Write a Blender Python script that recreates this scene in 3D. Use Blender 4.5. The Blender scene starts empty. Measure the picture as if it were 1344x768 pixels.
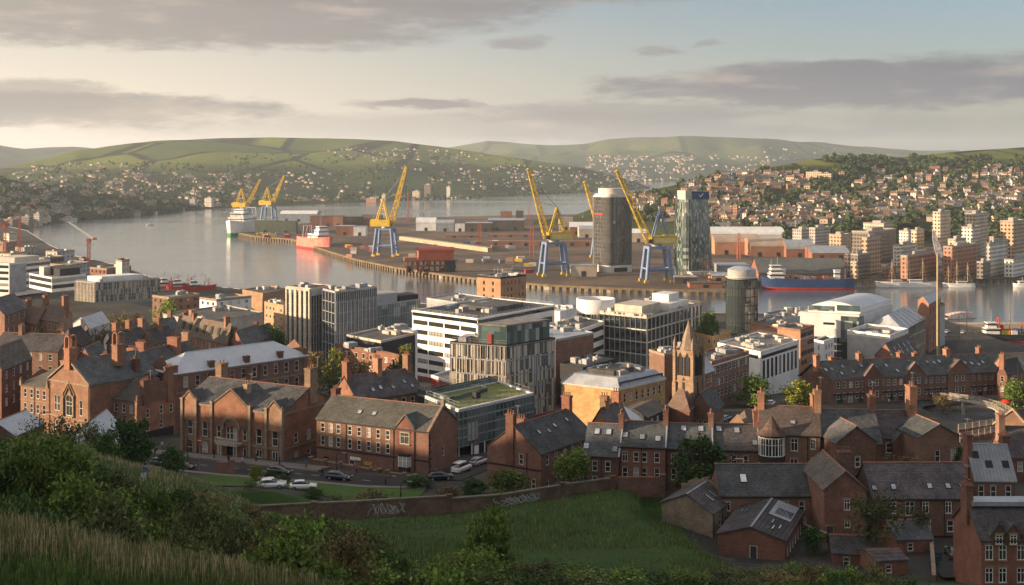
import bpy, math, random
from mathutils import Vector, Matrix, noise
R = math.radians
rnd = random.Random(7)
# ------------------------------------------------------------------ camera: level view from a hillside, shifted lens
F, CX, HY, CZ = 1622.0, 672.0, 215.0, 80.0
sc = bpy.context.scene
cam = bpy.data.cameras.new('camera')
cam_ob = bpy.data.objects.new('camera', cam)
sc.collection.objects.link(cam_ob)
cam_ob.location = (0, 0, CZ)
cam_ob.rotation_euler = (R(90), 0, 0)
cam.sensor_width = 36
cam.lens = 36 * F / 1344
cam.shift_y = -(384 - HY) / 1344
cam.clip_start = 0.5
cam.clip_end = 40000
sc.camera = cam_ob
sc.render.resolution_x, sc.render.resolution_y = 1024, 585
# ------------------------------------------------------------------ light
SUN_AZ, SUN_EL = R(-98), R(10)      # azimuth from +Y, clockwise; the sun stands low on the left
S = Vector((math.sin(SUN_AZ) * math.cos(SUN_EL), math.cos(SUN_AZ) * math.cos(SUN_EL), math.sin(SUN_EL)))
sl = bpy.data.lights.new('sun', 'SUN')
sl.energy = 5.0
sl.angle = R(0.5)
sl.color = (1, .74, .48)
so = bpy.data.objects.new('sun', sl)
sc.collection.objects.link(so)
so.rotation_euler = S.to_track_quat('Z', 'Y').to_euler()
vs = sc.view_settings
vs.view_transform = 'Standard'
vs.look = 'None'
vs.gamma = 1
vs.exposure = 1.27
vs.use_curve_mapping = False
cy = sc.cycles
cy.max_bounces = 6
cy.diffuse_bounces = 2
cy.glossy_bounces = 3
cy.transparent_max_bounces = 6
cy.volume_bounces = 0
cy.sample_clamp_indirect = 4
cy.use_denoising = True
# ------------------------------------------------------------------ node helper
class NT:
 def __init__(s, tree):
  s.t = tree
 def n(s, kind, **kw):
  nd = s.t.nodes.new(kind)
  for k, v in kw.items():
   if k[0] == '_':
    setattr(nd, k[1:], v)
   else:
    s.inp(nd, k, v)
  return nd
 def inp(s, nd, k, v):
  k = int(k[1:]) if k[0] == 'i' and k[1:].isdigit() else k.replace('_', ' ')
  sock = nd.inputs[k]
  if isinstance(v, bpy.types.NodeSocket):
   s.t.links.new(v, sock)
  else:
   if isinstance(v, (tuple, list)) and len(v) == 3 and sock.type == 'RGBA':
    v = (*v, 1)
   sock.default_value = v
 def m(s, op, a, b=0.0, c=0.0, clamp=False):
  nd = s.n('ShaderNodeMath', _operation=op, i0=a, i1=b, i2=c)
  nd.use_clamp = clamp
  return nd.outputs[0]
 def mix(s, f, a, b, mode='MIX'):
  nd = s.n('ShaderNodeMix', _data_type='RGBA', _blend_type=mode)
  s.inp(nd, 'i0', f); s.inp(nd, 'i6', a); s.inp(nd, 'i7', b)
  return nd.outputs[2]
 def ss(s, v, lo, hi, a=0.0, b=1.0):
  nd = s.n('ShaderNodeMapRange', _interpolation_type='SMOOTHSTEP', i0=v, i1=lo, i2=hi, i3=a, i4=b)
  return nd.outputs[0]
 def noise(s, vec, scale=1, detail=3, rough=.55):
  nd = s.n('ShaderNodeTexNoise', Vector=vec, Scale=scale, Detail=detail, Roughness=rough)
  return nd.outputs[0]
# ------------------------------------------------------------------ sky
def make_world():
 w = bpy.data.worlds.new('World')
 sc.world = w
 w.use_nodes = True
 t = NT(w.node_tree)
 w.node_tree.nodes.clear()
 K = 0.075
 sky = t.n('ShaderNodeTexSky', _sky_type='NISHITA', _sun_disc=False, _sun_elevation=SUN_EL, _sun_rotation=SUN_AZ,
              _altitude=80, _air_density=1.0, _dust_density=2.2, _ozone_density=1.2)
 d = t.n('ShaderNodeTexCoord').outputs['Generated']
 sx = t.n('ShaderNodeSeparateXYZ', i0=d)
 x, y, z = sx.outputs
 az = t.m('MULTIPLY', t.m('ARCTAN2', x, y), 57.29578)
 el = t.m('MULTIPLY', t.m('ARCSINE', z), 57.29578)
 # broad, flat cloud noise in azimuth / elevation
 vec = t.n('ShaderNodeCombineXYZ', i0=t.m('MULTIPLY', az, .16), i1=t.m('MULTIPLY', el, .8), i2=0.0).outputs[0]
 n1 = t.noise(vec, 1.0, 6, .6)
 vec2 = t.n('ShaderNodeCombineXYZ', i0=t.m('MULTIPLY', az, .5), i1=t.m('MULTIPLY', el, 1.6), i2=3.0).outputs[0]
 n2 = t.noise(vec2, 1.0, 6, .6)
 vec3 = t.n('ShaderNodeCombineXYZ', i0=t.m('MULTIPLY', az, .045), i1=t.m('MULTIPLY', el, .5), i2=7.0).outputs[0]
 n3 = t.noise(vec3, 1.0, 5, .55)
 vec4 = t.n('ShaderNodeCombineXYZ', i0=t.m('MULTIPLY', az, .9), i1=t.m('MULTIPLY', el, 4.0), i2=11.0).outputs[0]
 n4 = t.noise(vec4, 1.0, 7, .62)
 # thin warm veil, thickest towards the sun and the horizon
 side = t.ss(az, 25.0, -26.0)
 low = t.ss(el, 9.0, 0.0)
 veil = t.m('MULTIPLY_ADD', t.m('MULTIPLY', side, .58), t.m('MULTIPLY_ADD', low, .5, .5), t.m('MULTIPLY', low, .30), clamp=True)
 veilc = t.mix(side, (.68, .64, .63), (1.14, .94, .74))
 def k(c):
  return tuple(v / K for v in c)
 def sc_(col):
  return t.mix(1.0, col, (.455 / K,) * 3, 'MULTIPLY')
 base = t.mix(1.0, sky.outputs[0], (.80, .84, .99), 'MULTIPLY')
 base = t.mix(veil, base, sc_(veilc))
 mask = None
 # (azimuth, elevation, half-width, half-height, softness, strength) of the cloud banks
 banks = [(-15, 6.9, 15.5, 1.75, .5, .85), (-5, 7.9, 14, .9, .5, .75), (-19.5, 2.35, 9.5, .8, .5, .92), (-21, 2.9, 4.2, .75, .5, .72),
             (-4.7, 2.75, 3.6, .23, .6, .9), (17, 3.5, 13, 1.0, .42, .95), (12, 3.9, 4.8, .75, .5, .72), (24, 3.9, 9, 1.1, .5, .6),
             (5, 2.35, 8, .55, .55, .6), (2, 1.7, 26, .75, .7, .42), (.3, 5.6, 1.5, .34, .7, .6), (6.8, 5.2, 1.3, .28, .7, .7), (9, 5.5, .8, .16, .8, .5),
             (8, 1.3, 9, .55, .7, .5), (-33, 4.5, 9, 1.4, .6, .7), (38, 6, 8, 1.1, .6, .7)]
 wx = t.m('MULTIPLY_ADD', t.m('SUBTRACT', n2, .5), 3.0, az)
 wy = t.m('MULTIPLY_ADD', t.m('SUBTRACT', n2, .5), .75, el)
 for (a, e, rx, ry, so_, st) in banks:
  dx = t.m('DIVIDE', t.m('SUBTRACT', wx, a), rx * 1.14)
  dy = t.m('DIVIDE', t.m('SUBTRACT', wy, e), ry * 1.18)
  r2 = t.m('MULTIPLY_ADD', dx, dx, t.m('MULTIPLY', dy, dy))
  r2 = t.m('MULTIPLY_ADD', t.m('SUBTRACT', n1, .5), 1.5, r2)
  r2 = t.m('MULTIPLY_ADD', t.m('SUBTRACT', n4, .5), .8, r2)
  mk = t.m('MULTIPLY', t.ss(r2, 1.0, 1.0 - so_ * 1.4), st)
  mask = mk if mask is None else t.m('SUBTRACT', t.m('ADD', mask, mk), t.m('MULTIPLY', mask, mk))
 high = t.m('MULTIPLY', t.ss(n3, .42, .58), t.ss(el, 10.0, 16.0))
 cl_dark = t.mix(side, (.20, .20, .225), (.36, .31, .275))
 cl_lite = t.mix(side, (.36, .32, .305), (.60, .47, .37))
 clc = t.mix(t.ss(n1, .48, .70), cl_dark, cl_lite)
 col = t.mix(mask, base, sc_(clc))
 # broken cloud overhead, out of view, made bright to raise the fill light
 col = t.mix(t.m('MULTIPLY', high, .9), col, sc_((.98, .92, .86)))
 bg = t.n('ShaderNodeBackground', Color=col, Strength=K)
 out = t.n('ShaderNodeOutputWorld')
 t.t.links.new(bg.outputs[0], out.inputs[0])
make_world()
# ------------------------------------------------------------------ projection helpers (design aid: photograph pixel -> metres)
def PX(px, Y):
 return (px - CX) * Y / F
def PZ(py, Y):
 return CZ - (py - HY) * Y / F
def YZ(py, z):                       # depth at which a pixel row meets the level z
 return (CZ - z) * F / (py - HY)
def lerp(a, b, t):
 return a + (b - a) * t
def sstep(a, b, x):
 t = min(1, max(0, (x - a) / (b - a)))
 return t * t * (3 - 2 * t)
def pl(tab, x):                      # piecewise linear
 if x <= tab[0][0]:
  return tab[0][1]
 for (x0, y0), (x1, y1) in zip(tab, tab[1:]):
  if x <= x1:
   return y0 + (y1 - y0) * (x - x0) / (x1 - x0)
 return tab[-1][1]
# ------------------------------------------------------------------ mesh helpers
class MB:
 def __init__(s):
  s.v = []; s.f = []; s.m = []; s.sm = []
 def add(s, vs, fs, m=0, smooth=False):
  o = len(s.v)
  s.v.extend(tuple(p) for p in vs)
  for f in fs:
   s.f.append(tuple(i + o for i in f)); s.m.append(m); s.sm.append(smooth)
 def poly(s, *p, m=0):
  s.add(p, [tuple(range(len(p)))], m)
 def box(s, x0, y0, z0, x1, y1, z1, m=0):
  s.add([(x0, y0, z0), (x1, y0, z0), (x1, y1, z0), (x0, y1, z0), (x0, y0, z1), (x1, y0, z1), (x1, y1, z1), (x0, y1, z1)],
              [(3, 2, 1, 0), (4, 5, 6, 7), (0, 1, 5, 4), (1, 2, 6, 5), (2, 3, 7, 6), (3, 0, 4, 7)], m)
 def cbox(s, x, y, z, w, d, h, m=0):       # centred in x, y; standing on z
  s.box(x - w / 2, y - d / 2, z, x + w / 2, y + d / 2, z + h, m)
 def prism(s, pts, z0, z1, m=0, top=None):
  n = len(pts)
  s.add([(p[0], p[1], z0) for p in pts] + [(p[0], p[1], z1) for p in pts], [(i, (i + 1) % n, n + (i + 1) % n, n + i) for i in range(n)], m)
  s.add([(p[0], p[1], z1) for p in pts], [tuple(range(n))], m if top is None else top)
  s.add([(p[0], p[1], z0) for p in pts], [tuple(reversed(range(n)))], m)
 def tube(s, a, b, r0, r1=None, n=6, m=0, cap=True, smooth=True):
  a, b = Vector(a), Vector(b)
  r1 = r0 if r1 is None else r1
  d = (b - a)
  if d.length < 1e-6:
   return
  q = d.to_track_quat('Z', 'Y')
  vs = []
  for p, r in ((a, r0), (b, r1)):
   for i in range(n):
    t = 2 * math.pi * (i + .5) / n
    vs.append(p + q @ Vector((r * math.cos(t), r * math.sin(t), 0)))
  s.add(vs, [(i, (i + 1) % n, n + (i + 1) % n, n + i) for i in range(n)], m, smooth and n > 4)
  if cap:
   s.add(vs[n:], [tuple(range(n))], m); s.add(vs[:n], [tuple(reversed(range(n)))], m)
 def lathe(s, prof, n=16, m=0, cx=0, cy=0, smooth=True):   # prof: (r, z)
  vs = []
  for r, z in prof:
   for i in range(n):
    t = 2 * math.pi * i / n
    vs.append((cx + r * math.cos(t), cy + r * math.sin(t), z))
  fs = []
  for k in range(len(prof) - 1):
   for i in range(n):
    j = (i + 1) % n
    fs.append((k * n + i, k * n + j, (k + 1) * n + j, (k + 1) * n + i))
  s.add(vs, fs, m, smooth)
  s.add(vs[-n:], [tuple(range(n))], m); s.add(vs[:n], [tuple(reversed(range(n)))], m)
 def mesh(s, name, mats):
  me = bpy.data.meshes.new(name)
  me.from_pydata(s.v, [], s.f)
  me.update()
  for m in (mats if isinstance(mats, (list, tuple)) else [mats]):
   me.materials.append(m)
  if any(s.m):
   me.polygons.foreach_set('material_index', s.m)
  if any(s.sm):
   me.polygons.foreach_set('use_smooth', s.sm)
  return me
 def build(s, name, mats, parent=None):
  return put(name, s.mesh(name, mats), parent)
LINK = sc.collection.objects.link
def put(name, me, parent=None, loc=None, rz=0.0):
 o = bpy.data.objects.new(name, me)
 LINK(o)
 if parent is not None:
  o.parent = parent
 if loc is not None:
  o.location = loc
 if rz:
  o.rotation_euler = (0, 0, rz)
 return o
def tag(o, label, cat, group=None):
 o['label'] = label; o['category'] = cat
 if group:
  o['group'] = group
 return o
def thing(name, label, cat, loc, rz=0.0, group=None):
 o = put(name, None, None, loc, rz)
 return tag(o, label, cat, group)
def struct(o, kind='structure'):
 o['kind'] = kind
 return o
def clone(root, loc, rz=0.0, label=None, sc_=None):
 r = root.copy(); LINK(r)
 r.location = loc; r.rotation_euler = (0, 0, rz)
 if sc_:
  r.scale = (sc_,) * 3 if not isinstance(sc_, tuple) else sc_
 if label:
  r['label'] = label
 for ch in list(root.children):
  c = ch.copy(); LINK(c); c.parent = r
  for g in list(ch.children):
   d = g.copy(); LINK(d); d.parent = c
 return r
# ------------------------------------------------------------------ materials
MATS = {}
def new_mat(name):
 m = bpy.data.materials.new(name)
 m.use_nodes = True
 m.node_tree.nodes.clear()
 t = NT(m.node_tree)
 b = t.n('ShaderNodeBsdfPrincipled')
 o = t.n('ShaderNodeOutputMaterial')
 t.t.links.new(b.outputs[0], o.inputs[0])
 MATS[name] = m
 return m, t, b
def M(name, c, c2=None, scale=.6, rough=.85, metal=0.0, spec=.25, var=.12, fine=0.0, bump=0.0, lo=.35, hi=.65, geo=False):
 """two-tone noise material with a per-object shade variation"""
 m, t, b = new_mat(name)
 co = t.n('ShaderNodeNewGeometry').outputs['Position'] if geo else t.n('ShaderNodeTexCoord').outputs['Object']
 c2 = c2 or tuple(v * .8 for v in c)
 f = t.ss(t.noise(co, scale, 5, .65), lo, hi)
 col = t.mix(f, c, c2)
 if fine:
  g = t.ss(t.noise(co, scale * 9, 3, .7), .3, .7, 1 - fine, 1 + fine)
  col = t.mix(1.0, col, t.n('ShaderNodeCombineColor', i0=g, i1=g, i2=g).outputs[0], 'MULTIPLY')
 if var:
  rv = t.n('ShaderNodeObjectInfo').outputs['Random']
  g = t.m('MULTIPLY_ADD', rv, 2 * var, 1 - var)
  col = t.mix(1.0, col, t.n('ShaderNodeCombineColor', i0=g, i1=g, i2=g).outputs[0], 'MULTIPLY')
 t.inp(b, 'Base Color', col)
 b.inputs['Roughness'].default_value = rough
 b.inputs['Metallic'].default_value = metal
 b.inputs['Specular IOR Level'].default_value = spec
 if bump:
  t.inp(b, 'Normal', t.n('ShaderNodeBump', Strength=bump, Distance=.2, Height=t.noise(co, scale * 5, 4)).outputs[0])
 return m
def courses(name, c, c2, cm, bw, bh, mortar=.02, stain=.25, axis='xy', rough=.9, c3=None):
 """masonry or slates: coursed units on walls / slopes whose plan follows the object's own axes"""
 m, t, b = new_mat(name)
 co = t.n('ShaderNodeTexCoord').outputs['Object']
 sp = t.n('ShaderNodeSeparateXYZ', i0=co)
 u = t.m('ADD', sp.outputs[0], sp.outputs[1])
 vec = t.n('ShaderNodeCombineXYZ', i0=u, i1=sp.outputs[2], i2=0.0).outputs[0]
 br = t.n('ShaderNodeTexBrick', _offset=.5, Vector=vec, Color1=c, Color2=c2, Mortar=cm, Scale=1.0, Mortar_Size=mortar,
             Bias=0.0, Brick_Width=bw, Row_Height=bh)
 col = br.outputs[0]
 n1 = t.noise(co, .35, 6, .7)
 g = t.ss(n1, .3, .7, 1 - stain, 1 + stain * .7)
 col = t.mix(1.0, col, t.n('ShaderNodeCombineColor', i0=g, i1=g, i2=g).outputs[0], 'MULTIPLY')
 n2 = t.noise(co, 2.6, 4, .8)
 col = t.mix(t.ss(n2, .52, .74, 0, .65), col, c3 or tuple(v * .45 for v in c))
 rv = t.n('ShaderNodeObjectInfo').outputs['Random']
 g = t.m('MULTIPLY_ADD', rv, .5, .75)
 g2 = t.m('MULTIPLY_ADD', t.m('FRACT', t.m('MULTIPLY', rv, 7.31)), .28, .86)
 col = t.mix(1.0, col, t.n('ShaderNodeCombineColor', i0=g, i1=t.m('MULTIPLY', g, g2), i2=t.m('MULTIPLY', g, g2)).outputs[0], 'MULTIPLY')
 t.inp(b, 'Base Color', col)
 b.inputs['Roughness'].default_value = rough
 b.inputs['Specular IOR Level'].default_value = .2
 t.inp(b, 'Normal', t.n('ShaderNodeBump', Strength=.35, Distance=.05, Height=t.noise(co, 6, 3)).outputs[0])
 return m
# wall brick varies in tone from house to house
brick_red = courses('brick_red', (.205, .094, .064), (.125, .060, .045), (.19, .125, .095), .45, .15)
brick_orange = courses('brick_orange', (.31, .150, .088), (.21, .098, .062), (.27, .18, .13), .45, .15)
brick_brown = courses('brick_brown', (.20, .095, .06), (.15, .07, .045), (.17, .12, .09), .45, .15)
brick_yellow = courses('brick_yellow', (.50, .31, .13), (.40, .24, .10), (.42, .30, .17), .9, .4, .03)
sandstone = courses('sandstone', (.31, .21, .135), (.23, .155, .10), (.22, .15, .10), .8, .35, .03)
rubble_stone = courses('rubble_stone', (.22, .17, .12), (.14, .105, .075), (.24, .19, .14), .55, .25, .05, .3)
slate = courses('slate_roof', (.105, .102, .104), (.062, .062, .068), (.035, .035, .038), .34, .17, .02, .4, c3=(.15, .145, .115))
slate_brown = courses('slate_brown', (.135, .118, .102), (.09, .078, .07), (.04, .035, .033), .34, .17, .02, .3, c3=(.15, .13, .10))
slate_warm = courses('clay_tile', (.17, .12, .09), (.12, .085, .066), (.06, .045, .04), .34, .17, .02, .3, c3=(.2, .15, .11))
trim_stone = M('stone_trim', (.27, .20, .145), (.18, .135, .1), 1.2, fine=.2)
dark_trim = M('dark_trim', (.03, .03, .032), (.02, .02, .022), 2)
white_paint = M('white_paint', (.72, .70, .66), (.58, .56, .52), 1.0, rough=.6)
white_clad = M('white_cladding', (.70, .69, .67), (.58, .57, .55), .15, rough=.55, fine=.05)
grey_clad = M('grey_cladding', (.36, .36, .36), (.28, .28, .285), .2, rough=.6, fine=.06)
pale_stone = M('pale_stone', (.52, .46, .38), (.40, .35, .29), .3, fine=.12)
concrete = M('concrete', (.36, .33, .29), (.26, .24, .215), .3, fine=.15)
lead_grey = M('lead_roof', (.30, .32, .345), (.22, .235, .26), .25, rough=.45, spec=.4, fine=.1)
metal_roof = M('metal_roof', (.42, .44, .47), (.35, .37, .40), .12, rough=.4, spec=.5, fine=.05)
felt_roof = M('felt_roof', (.10, .095, .09), (.055, .052, .05), .25, fine=.25)
gravel_roof = M('gravel_roof', (.24, .22, .20), (.14, .13, .12), .25, fine=.25)
plant_grey = M('plant_unit', (.30, .295, .29), (.22, .22, .22), .4, rough=.6)
red_clad = M('red_cladding', (.30, .055, .045), (.22, .04, .035), .3)
terracotta = M('terracotta', (.27, .12, .075), (.19, .09, .06), 2)
iron = M('black_iron', (.02, .02, .022), (.03, .028, .026), 3, rough=.5)
steel_grey = M('steel_grey', (.30, .30, .31), (.2, .2, .21), 2, rough=.45, metal=.3)
door_paint = M('door_paint', (.03, .035, .05), (.05, .045, .04), 2, rough=.5, var=.4)
sign_blue = M('sign_blue', (.02, .16, .45), None, 2, rough=.5)
sign_red = M('sign_red', (.45, .03, .025), None, 2, rough=.5)
skylight = M('skylight_glass', (.34, .38, .42), (.2, .23, .26), 1.5, rough=.12, spec=.8, var=.4)
def glass(name, c, c2, var=.5, cell=None, rough=.06, blinds=None, cells=(1.5, 3.4)):
 """opaque reflective glazing: dark pane, per-pane tint, some blinds"""
 m, t, b = new_mat(name)
 co = t.n('ShaderNodeTexCoord').outputs['Object']
 rv = t.n('ShaderNodeObjectInfo').outputs['Random']
 if cell:
  sp = t.n('ShaderNodeSeparateXYZ', i0=co)
  u = t.m('FLOOR', t.m('DIVIDE', t.m('ADD', sp.outputs[0], sp.outputs[1]), cells[0]))
  v = t.m('FLOOR', t.m('DIVIDE', sp.outputs[2], cells[1]))
  vec = t.n('ShaderNodeCombineXYZ', i0=u, i1=v, i2=0.0).outputs[0]
  wn = t.n('ShaderNodeTexWhiteNoise', _noise_dimensions='3D', Vector=vec)
  rv = wn.outputs[0]
 col = t.mix(rv, c, c2)
 if blinds:
  col = t.mix(t.ss(rv, blinds[0], blinds[0] + .02), col, blinds[1])
 t.inp(b, 'Base Color', col)
 b.inputs['Roughness'].default_value = rough
 b.inputs['Specular IOR Level'].default_value = .9
 b.inputs['IOR'].default_value = 1.6
 if cell:      # each pane sits a hair out of true
  off = t.n('ShaderNodeVectorMath', _operation='SCALE', i0=wn.outputs[1], Scale=.05)
  off2 = t.n('ShaderNodeVectorMath', _operation='SUBTRACT', i0=off.outputs[0], i1=(.025, .025, .025))
  ad = t.n('ShaderNodeVectorMath', _operation='ADD', i0=t.n('ShaderNodeNewGeometry').outputs['Normal'], i1=off2.outputs[0])
  t.inp(b, 'Normal', t.n('ShaderNodeVectorMath', _operation='NORMALIZE', i0=ad.outputs[0]).outputs[0])
 return m
pane = glass('window_glass', (.012, .014, .017), (.05, .052, .05), blinds=(.8, (.34, .32, .28)))
curtain = glass('curtain_glass', (.012, .02, .022), (.06, .075, .075), cell=True, blinds=(.82, (.30, .27, .21)))
curtain_warm = glass('curtain_glass_blinds', (.03, .035, .034), (.14, .15, .135), cell=True, blinds=(.5, (.46, .43, .35)), cells=(.75, 3.0))
curtain_teal = glass('curtain_glass_teal', (.03, .055, .058), (.13, .18, .175), cell=True, blinds=(.8, (.32, .34, .30)))
curtain_dark = glass('curtain_glass_dark', (.006, .010, .014), (.02, .028, .034), cell=True, cells=(2.2, 3.4))
# ================================================================== THE LAND
CITY = [(120, 30.5), (150, 29), (200, 27.5), (230, 25.5), (260, 22.5), (300, 18), (340, 14.5), (400, 8), (450, 4.5), (520, 3), (9000, 3)]
H_MID = [(-200, 92), (0, 78.3), (31, 69.5), (36.5, 69.4), (39, 68), (60, 57), (85, 50), (110, 44), (150, 35.3), (184, 27.4), (200, 27.4), (230, 25.5)]
H_LEFT = [(-200, 92), (0, 78.3), (31, 69.5), (36.5, 69.4), (39, 68), (50, 62), (75, 58.5), (110, 54), (135, 46), (170, 34), (200, 27.8), (215, 26.4), (230, 25.5)]
H_RIGHT = [(-200, 90), (0, 77), (30, 65.5), (60, 54.5), (100, 42.5), (130, 34.5), (150, 29.6), (162, 28.5), (200, 27.5), (230, 25.5)]
RIDGE = [(-300, 112), (110, 112), (150, 92), (181, 71), (205, 65), (230, 53), (260, 34), (300, 13), (9000, 3)]
CANAL_Z = 13.9
def canal_mask(X, Y):                # 1 inside the canal cut in front of the long brick terrace
 return sstep(107, 110, X) * (1 - sstep(150, 154, X)) * sstep(299, 302, Y) * (1 - sstep(326, 329, Y))
def ground_z(X, Y):
 c = pl(CITY, Y)
 if Y < 232:
  l, m, r = pl(H_LEFT, Y), pl(H_MID, Y), pl(H_RIGHT, Y)
  tl = sstep(-12, -32, X) if X < 0 else 0
  h = m + (l - m) * sstep(23, 38, -X)
  if Y < 75:
   h -= max(0, X + 15) * .20 * (1 - sstep(50, 75, Y)) * sstep(5, 25, Y)
  px = CX + X * F / max(Y, 1)
  if Y > 150 and 300 < px < 840:
   wy = pl([(330, 181.5), (465, 183), (590, 185.5), (660, 188), (740, 191), (805, 193.5)], px)
   wz = pl([(330, 27.3), (465, 27.3), (590, 27.5), (660, 27.7), (740, 28.5), (805, 29.1)], px)
   if Y < wy + 1:
    h = lerp(35.3, wz, min(1, (Y - 150) / (wy - 150)))
  x1 = pl([(0, -4), (30, -2), (60, 4), (100, 16), (140, 17), (190, 18)], Y)
  x2 = pl([(0, 8), (30, 8), (60, 18), (100, 34), (140, 30), (190, 26)], Y)
  h = h + (r - h) * sstep(x1, x2, X)
  z = h if Y < 215 else lerp(h, c, (Y - 215) / 17)
 else:
  z = c
 if X < -60:
  k = sstep(-92 - max(0, Y - 190) * .45, -250, X)
  z += (max(z, pl(RIDGE, Y) + 4 * noise.noise((X * .02, Y * .02, 0))) - z) * k
 if 295 < Y < 332 and X > 90:
  z = lerp(z, CANAL_Z - 1.5, canal_mask(X, Y))
 return z
def gz(X, Y):
 return ground_z(X, Y)
def shore_pts():
 px = [(-420, 262), (-200, 275), (-60, 288), (10, 297), (36, 303), (50, 312), (66, 322), (98, 336), (150, 347), (205, 366), (250, 373), (330, 381), (430, 390),
          (560, 399), (700, 405), (800, 408), (950, 411), (1100, 412), (1218, 412), (1249, 424), (1262, 440)]
 return [(PX(a, YZ(b, 3)), YZ(b, 3)) for a, b in px]
SHORE = shore_pts()
def inside(poly, x, y):
 r = False
 j = len(poly) - 1
 for i in range(len(poly)):
  xi, yi = poly[i]; xj, yj = poly[j]
  if (yi > y) != (yj > y) and x < (xj - xi) * (y - yi) / (yj - yi) + xi:
   r = not r
  j = i
 return r
# ---- materials of the land
def land_mat(name, layers, bump=0.0, bscale=1.0):
 """layers: (colour, noise scale, lo, hi) laid one on another in world metres"""
 m, t, b = new_mat(name)
 co = t.n('ShaderNodeNewGeometry').outputs['Position']
 col = None
 for c, s_, lo, hi in layers:
  if col is None:
   r = t.n('ShaderNodeRGB'); r.outputs[0].default_value = (*c, 1); col = r.outputs[0]
  else:
   col = t.mix(t.ss(t.noise(co, s_, 6, .65), lo, hi), col, c)
 t.inp(b, 'Base Color', col)
 b.inputs['Roughness'].default_value = .95
 b.inputs['Specular IOR Level'].default_value = .1
 if bump:
  t.inp(b, 'Normal', t.n('ShaderNodeBump', Strength=bump, Distance=1.0, Height=t.noise(co, bscale, 5, .7)).outputs[0])
 return m
grass_m = land_mat("grass_ground", [((.05, .095, .024), 1, 0, 1), ((.06, .11, .026), .25, .4, .65), ((.03, .055, .016), .6, .5, .72), ((.10, .115, .04), 1.7, .55, .75)], .8, 3.0)
lawn_m = land_mat('lawn', [((.055, .10, .022), 1, 0, 1), ((.075, .115, .03), .15, .4, .7), ((.035, .07, .016), .7, .5, .8)], .3, 6)
dry_m = land_mat('dry_grass', [((.14, .115, .055), 1, 0, 1), ((.07, .075, .028), .3, .4, .6), ((.20, .165, .085), 2.0, .5, .8)], .8, 4)
asphalt_m = land_mat('asphalt', [((.050, .047, .045), 1, 0, 1), ((.034, .033, .033), .12, .4, .65), ((.075, .07, .066), 1.3, .55, .8)], .15, 5)
city_m = land_mat('city_ground', [((.075, .068, .06), 1, 0, 1), ((.045, .043, .04), .05, .4, .6), ((.12, .105, .09), .2, .55, .75), ((.045, .06, .022), .11, .56, .64)], .2, 2)
paving_m = land_mat('paving', [((.17, .155, .14), 1, 0, 1), ((.12, .11, .10), .4, .4, .7), ((.20, .185, .165), 2.2, .5, .8)], .1, 5)
yard_m = land_mat('dock_yard', [((.150, .105, .075), 1, 0, 1), ((.085, .066, .052), .011, .40, .56), ((.21, .155, .11), .02, .55, .7), ((.05, .045, .04), .05, .6, .72), ((.26, .2, .15), .11, .66, .8)])
def water_mat():
 m, t, b = new_mat('water')
 co = t.n('ShaderNodeNewGeometry').outputs['Position']
 sp = t.n('ShaderNodeSeparateXYZ', i0=co)
 v1 = t.n('ShaderNodeCombineXYZ', i0=t.m('MULTIPLY', sp.outputs[0], .35), i1=sp.outputs[1], i2=0.0).outputs[0]
 h = t.m('ADD', t.m('MULTIPLY', t.noise(v1, .22, 4, .65), 1.0), t.m('MULTIPLY', t.noise(co, .9, 2, .5), .25))
 big = t.noise(v1, .006, 4, .6)
 t.inp(b, 'Base Color', t.mix(t.ss(big, .35, .65), (.085, .098, .105), (.11, .122, .125)))
 t.inp(b, 'Roughness', t.ss(big, .35, .65, .07, .16))
 b.inputs['IOR'].default_value = 1.5
 b.inputs['Specular IOR Level'].default_value = .5
 t.inp(b, 'Normal', t.n('ShaderNodeBump', Strength=.16, Distance=.9, Height=h).outputs[0])
 return m
water_m = water_mat()
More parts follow.
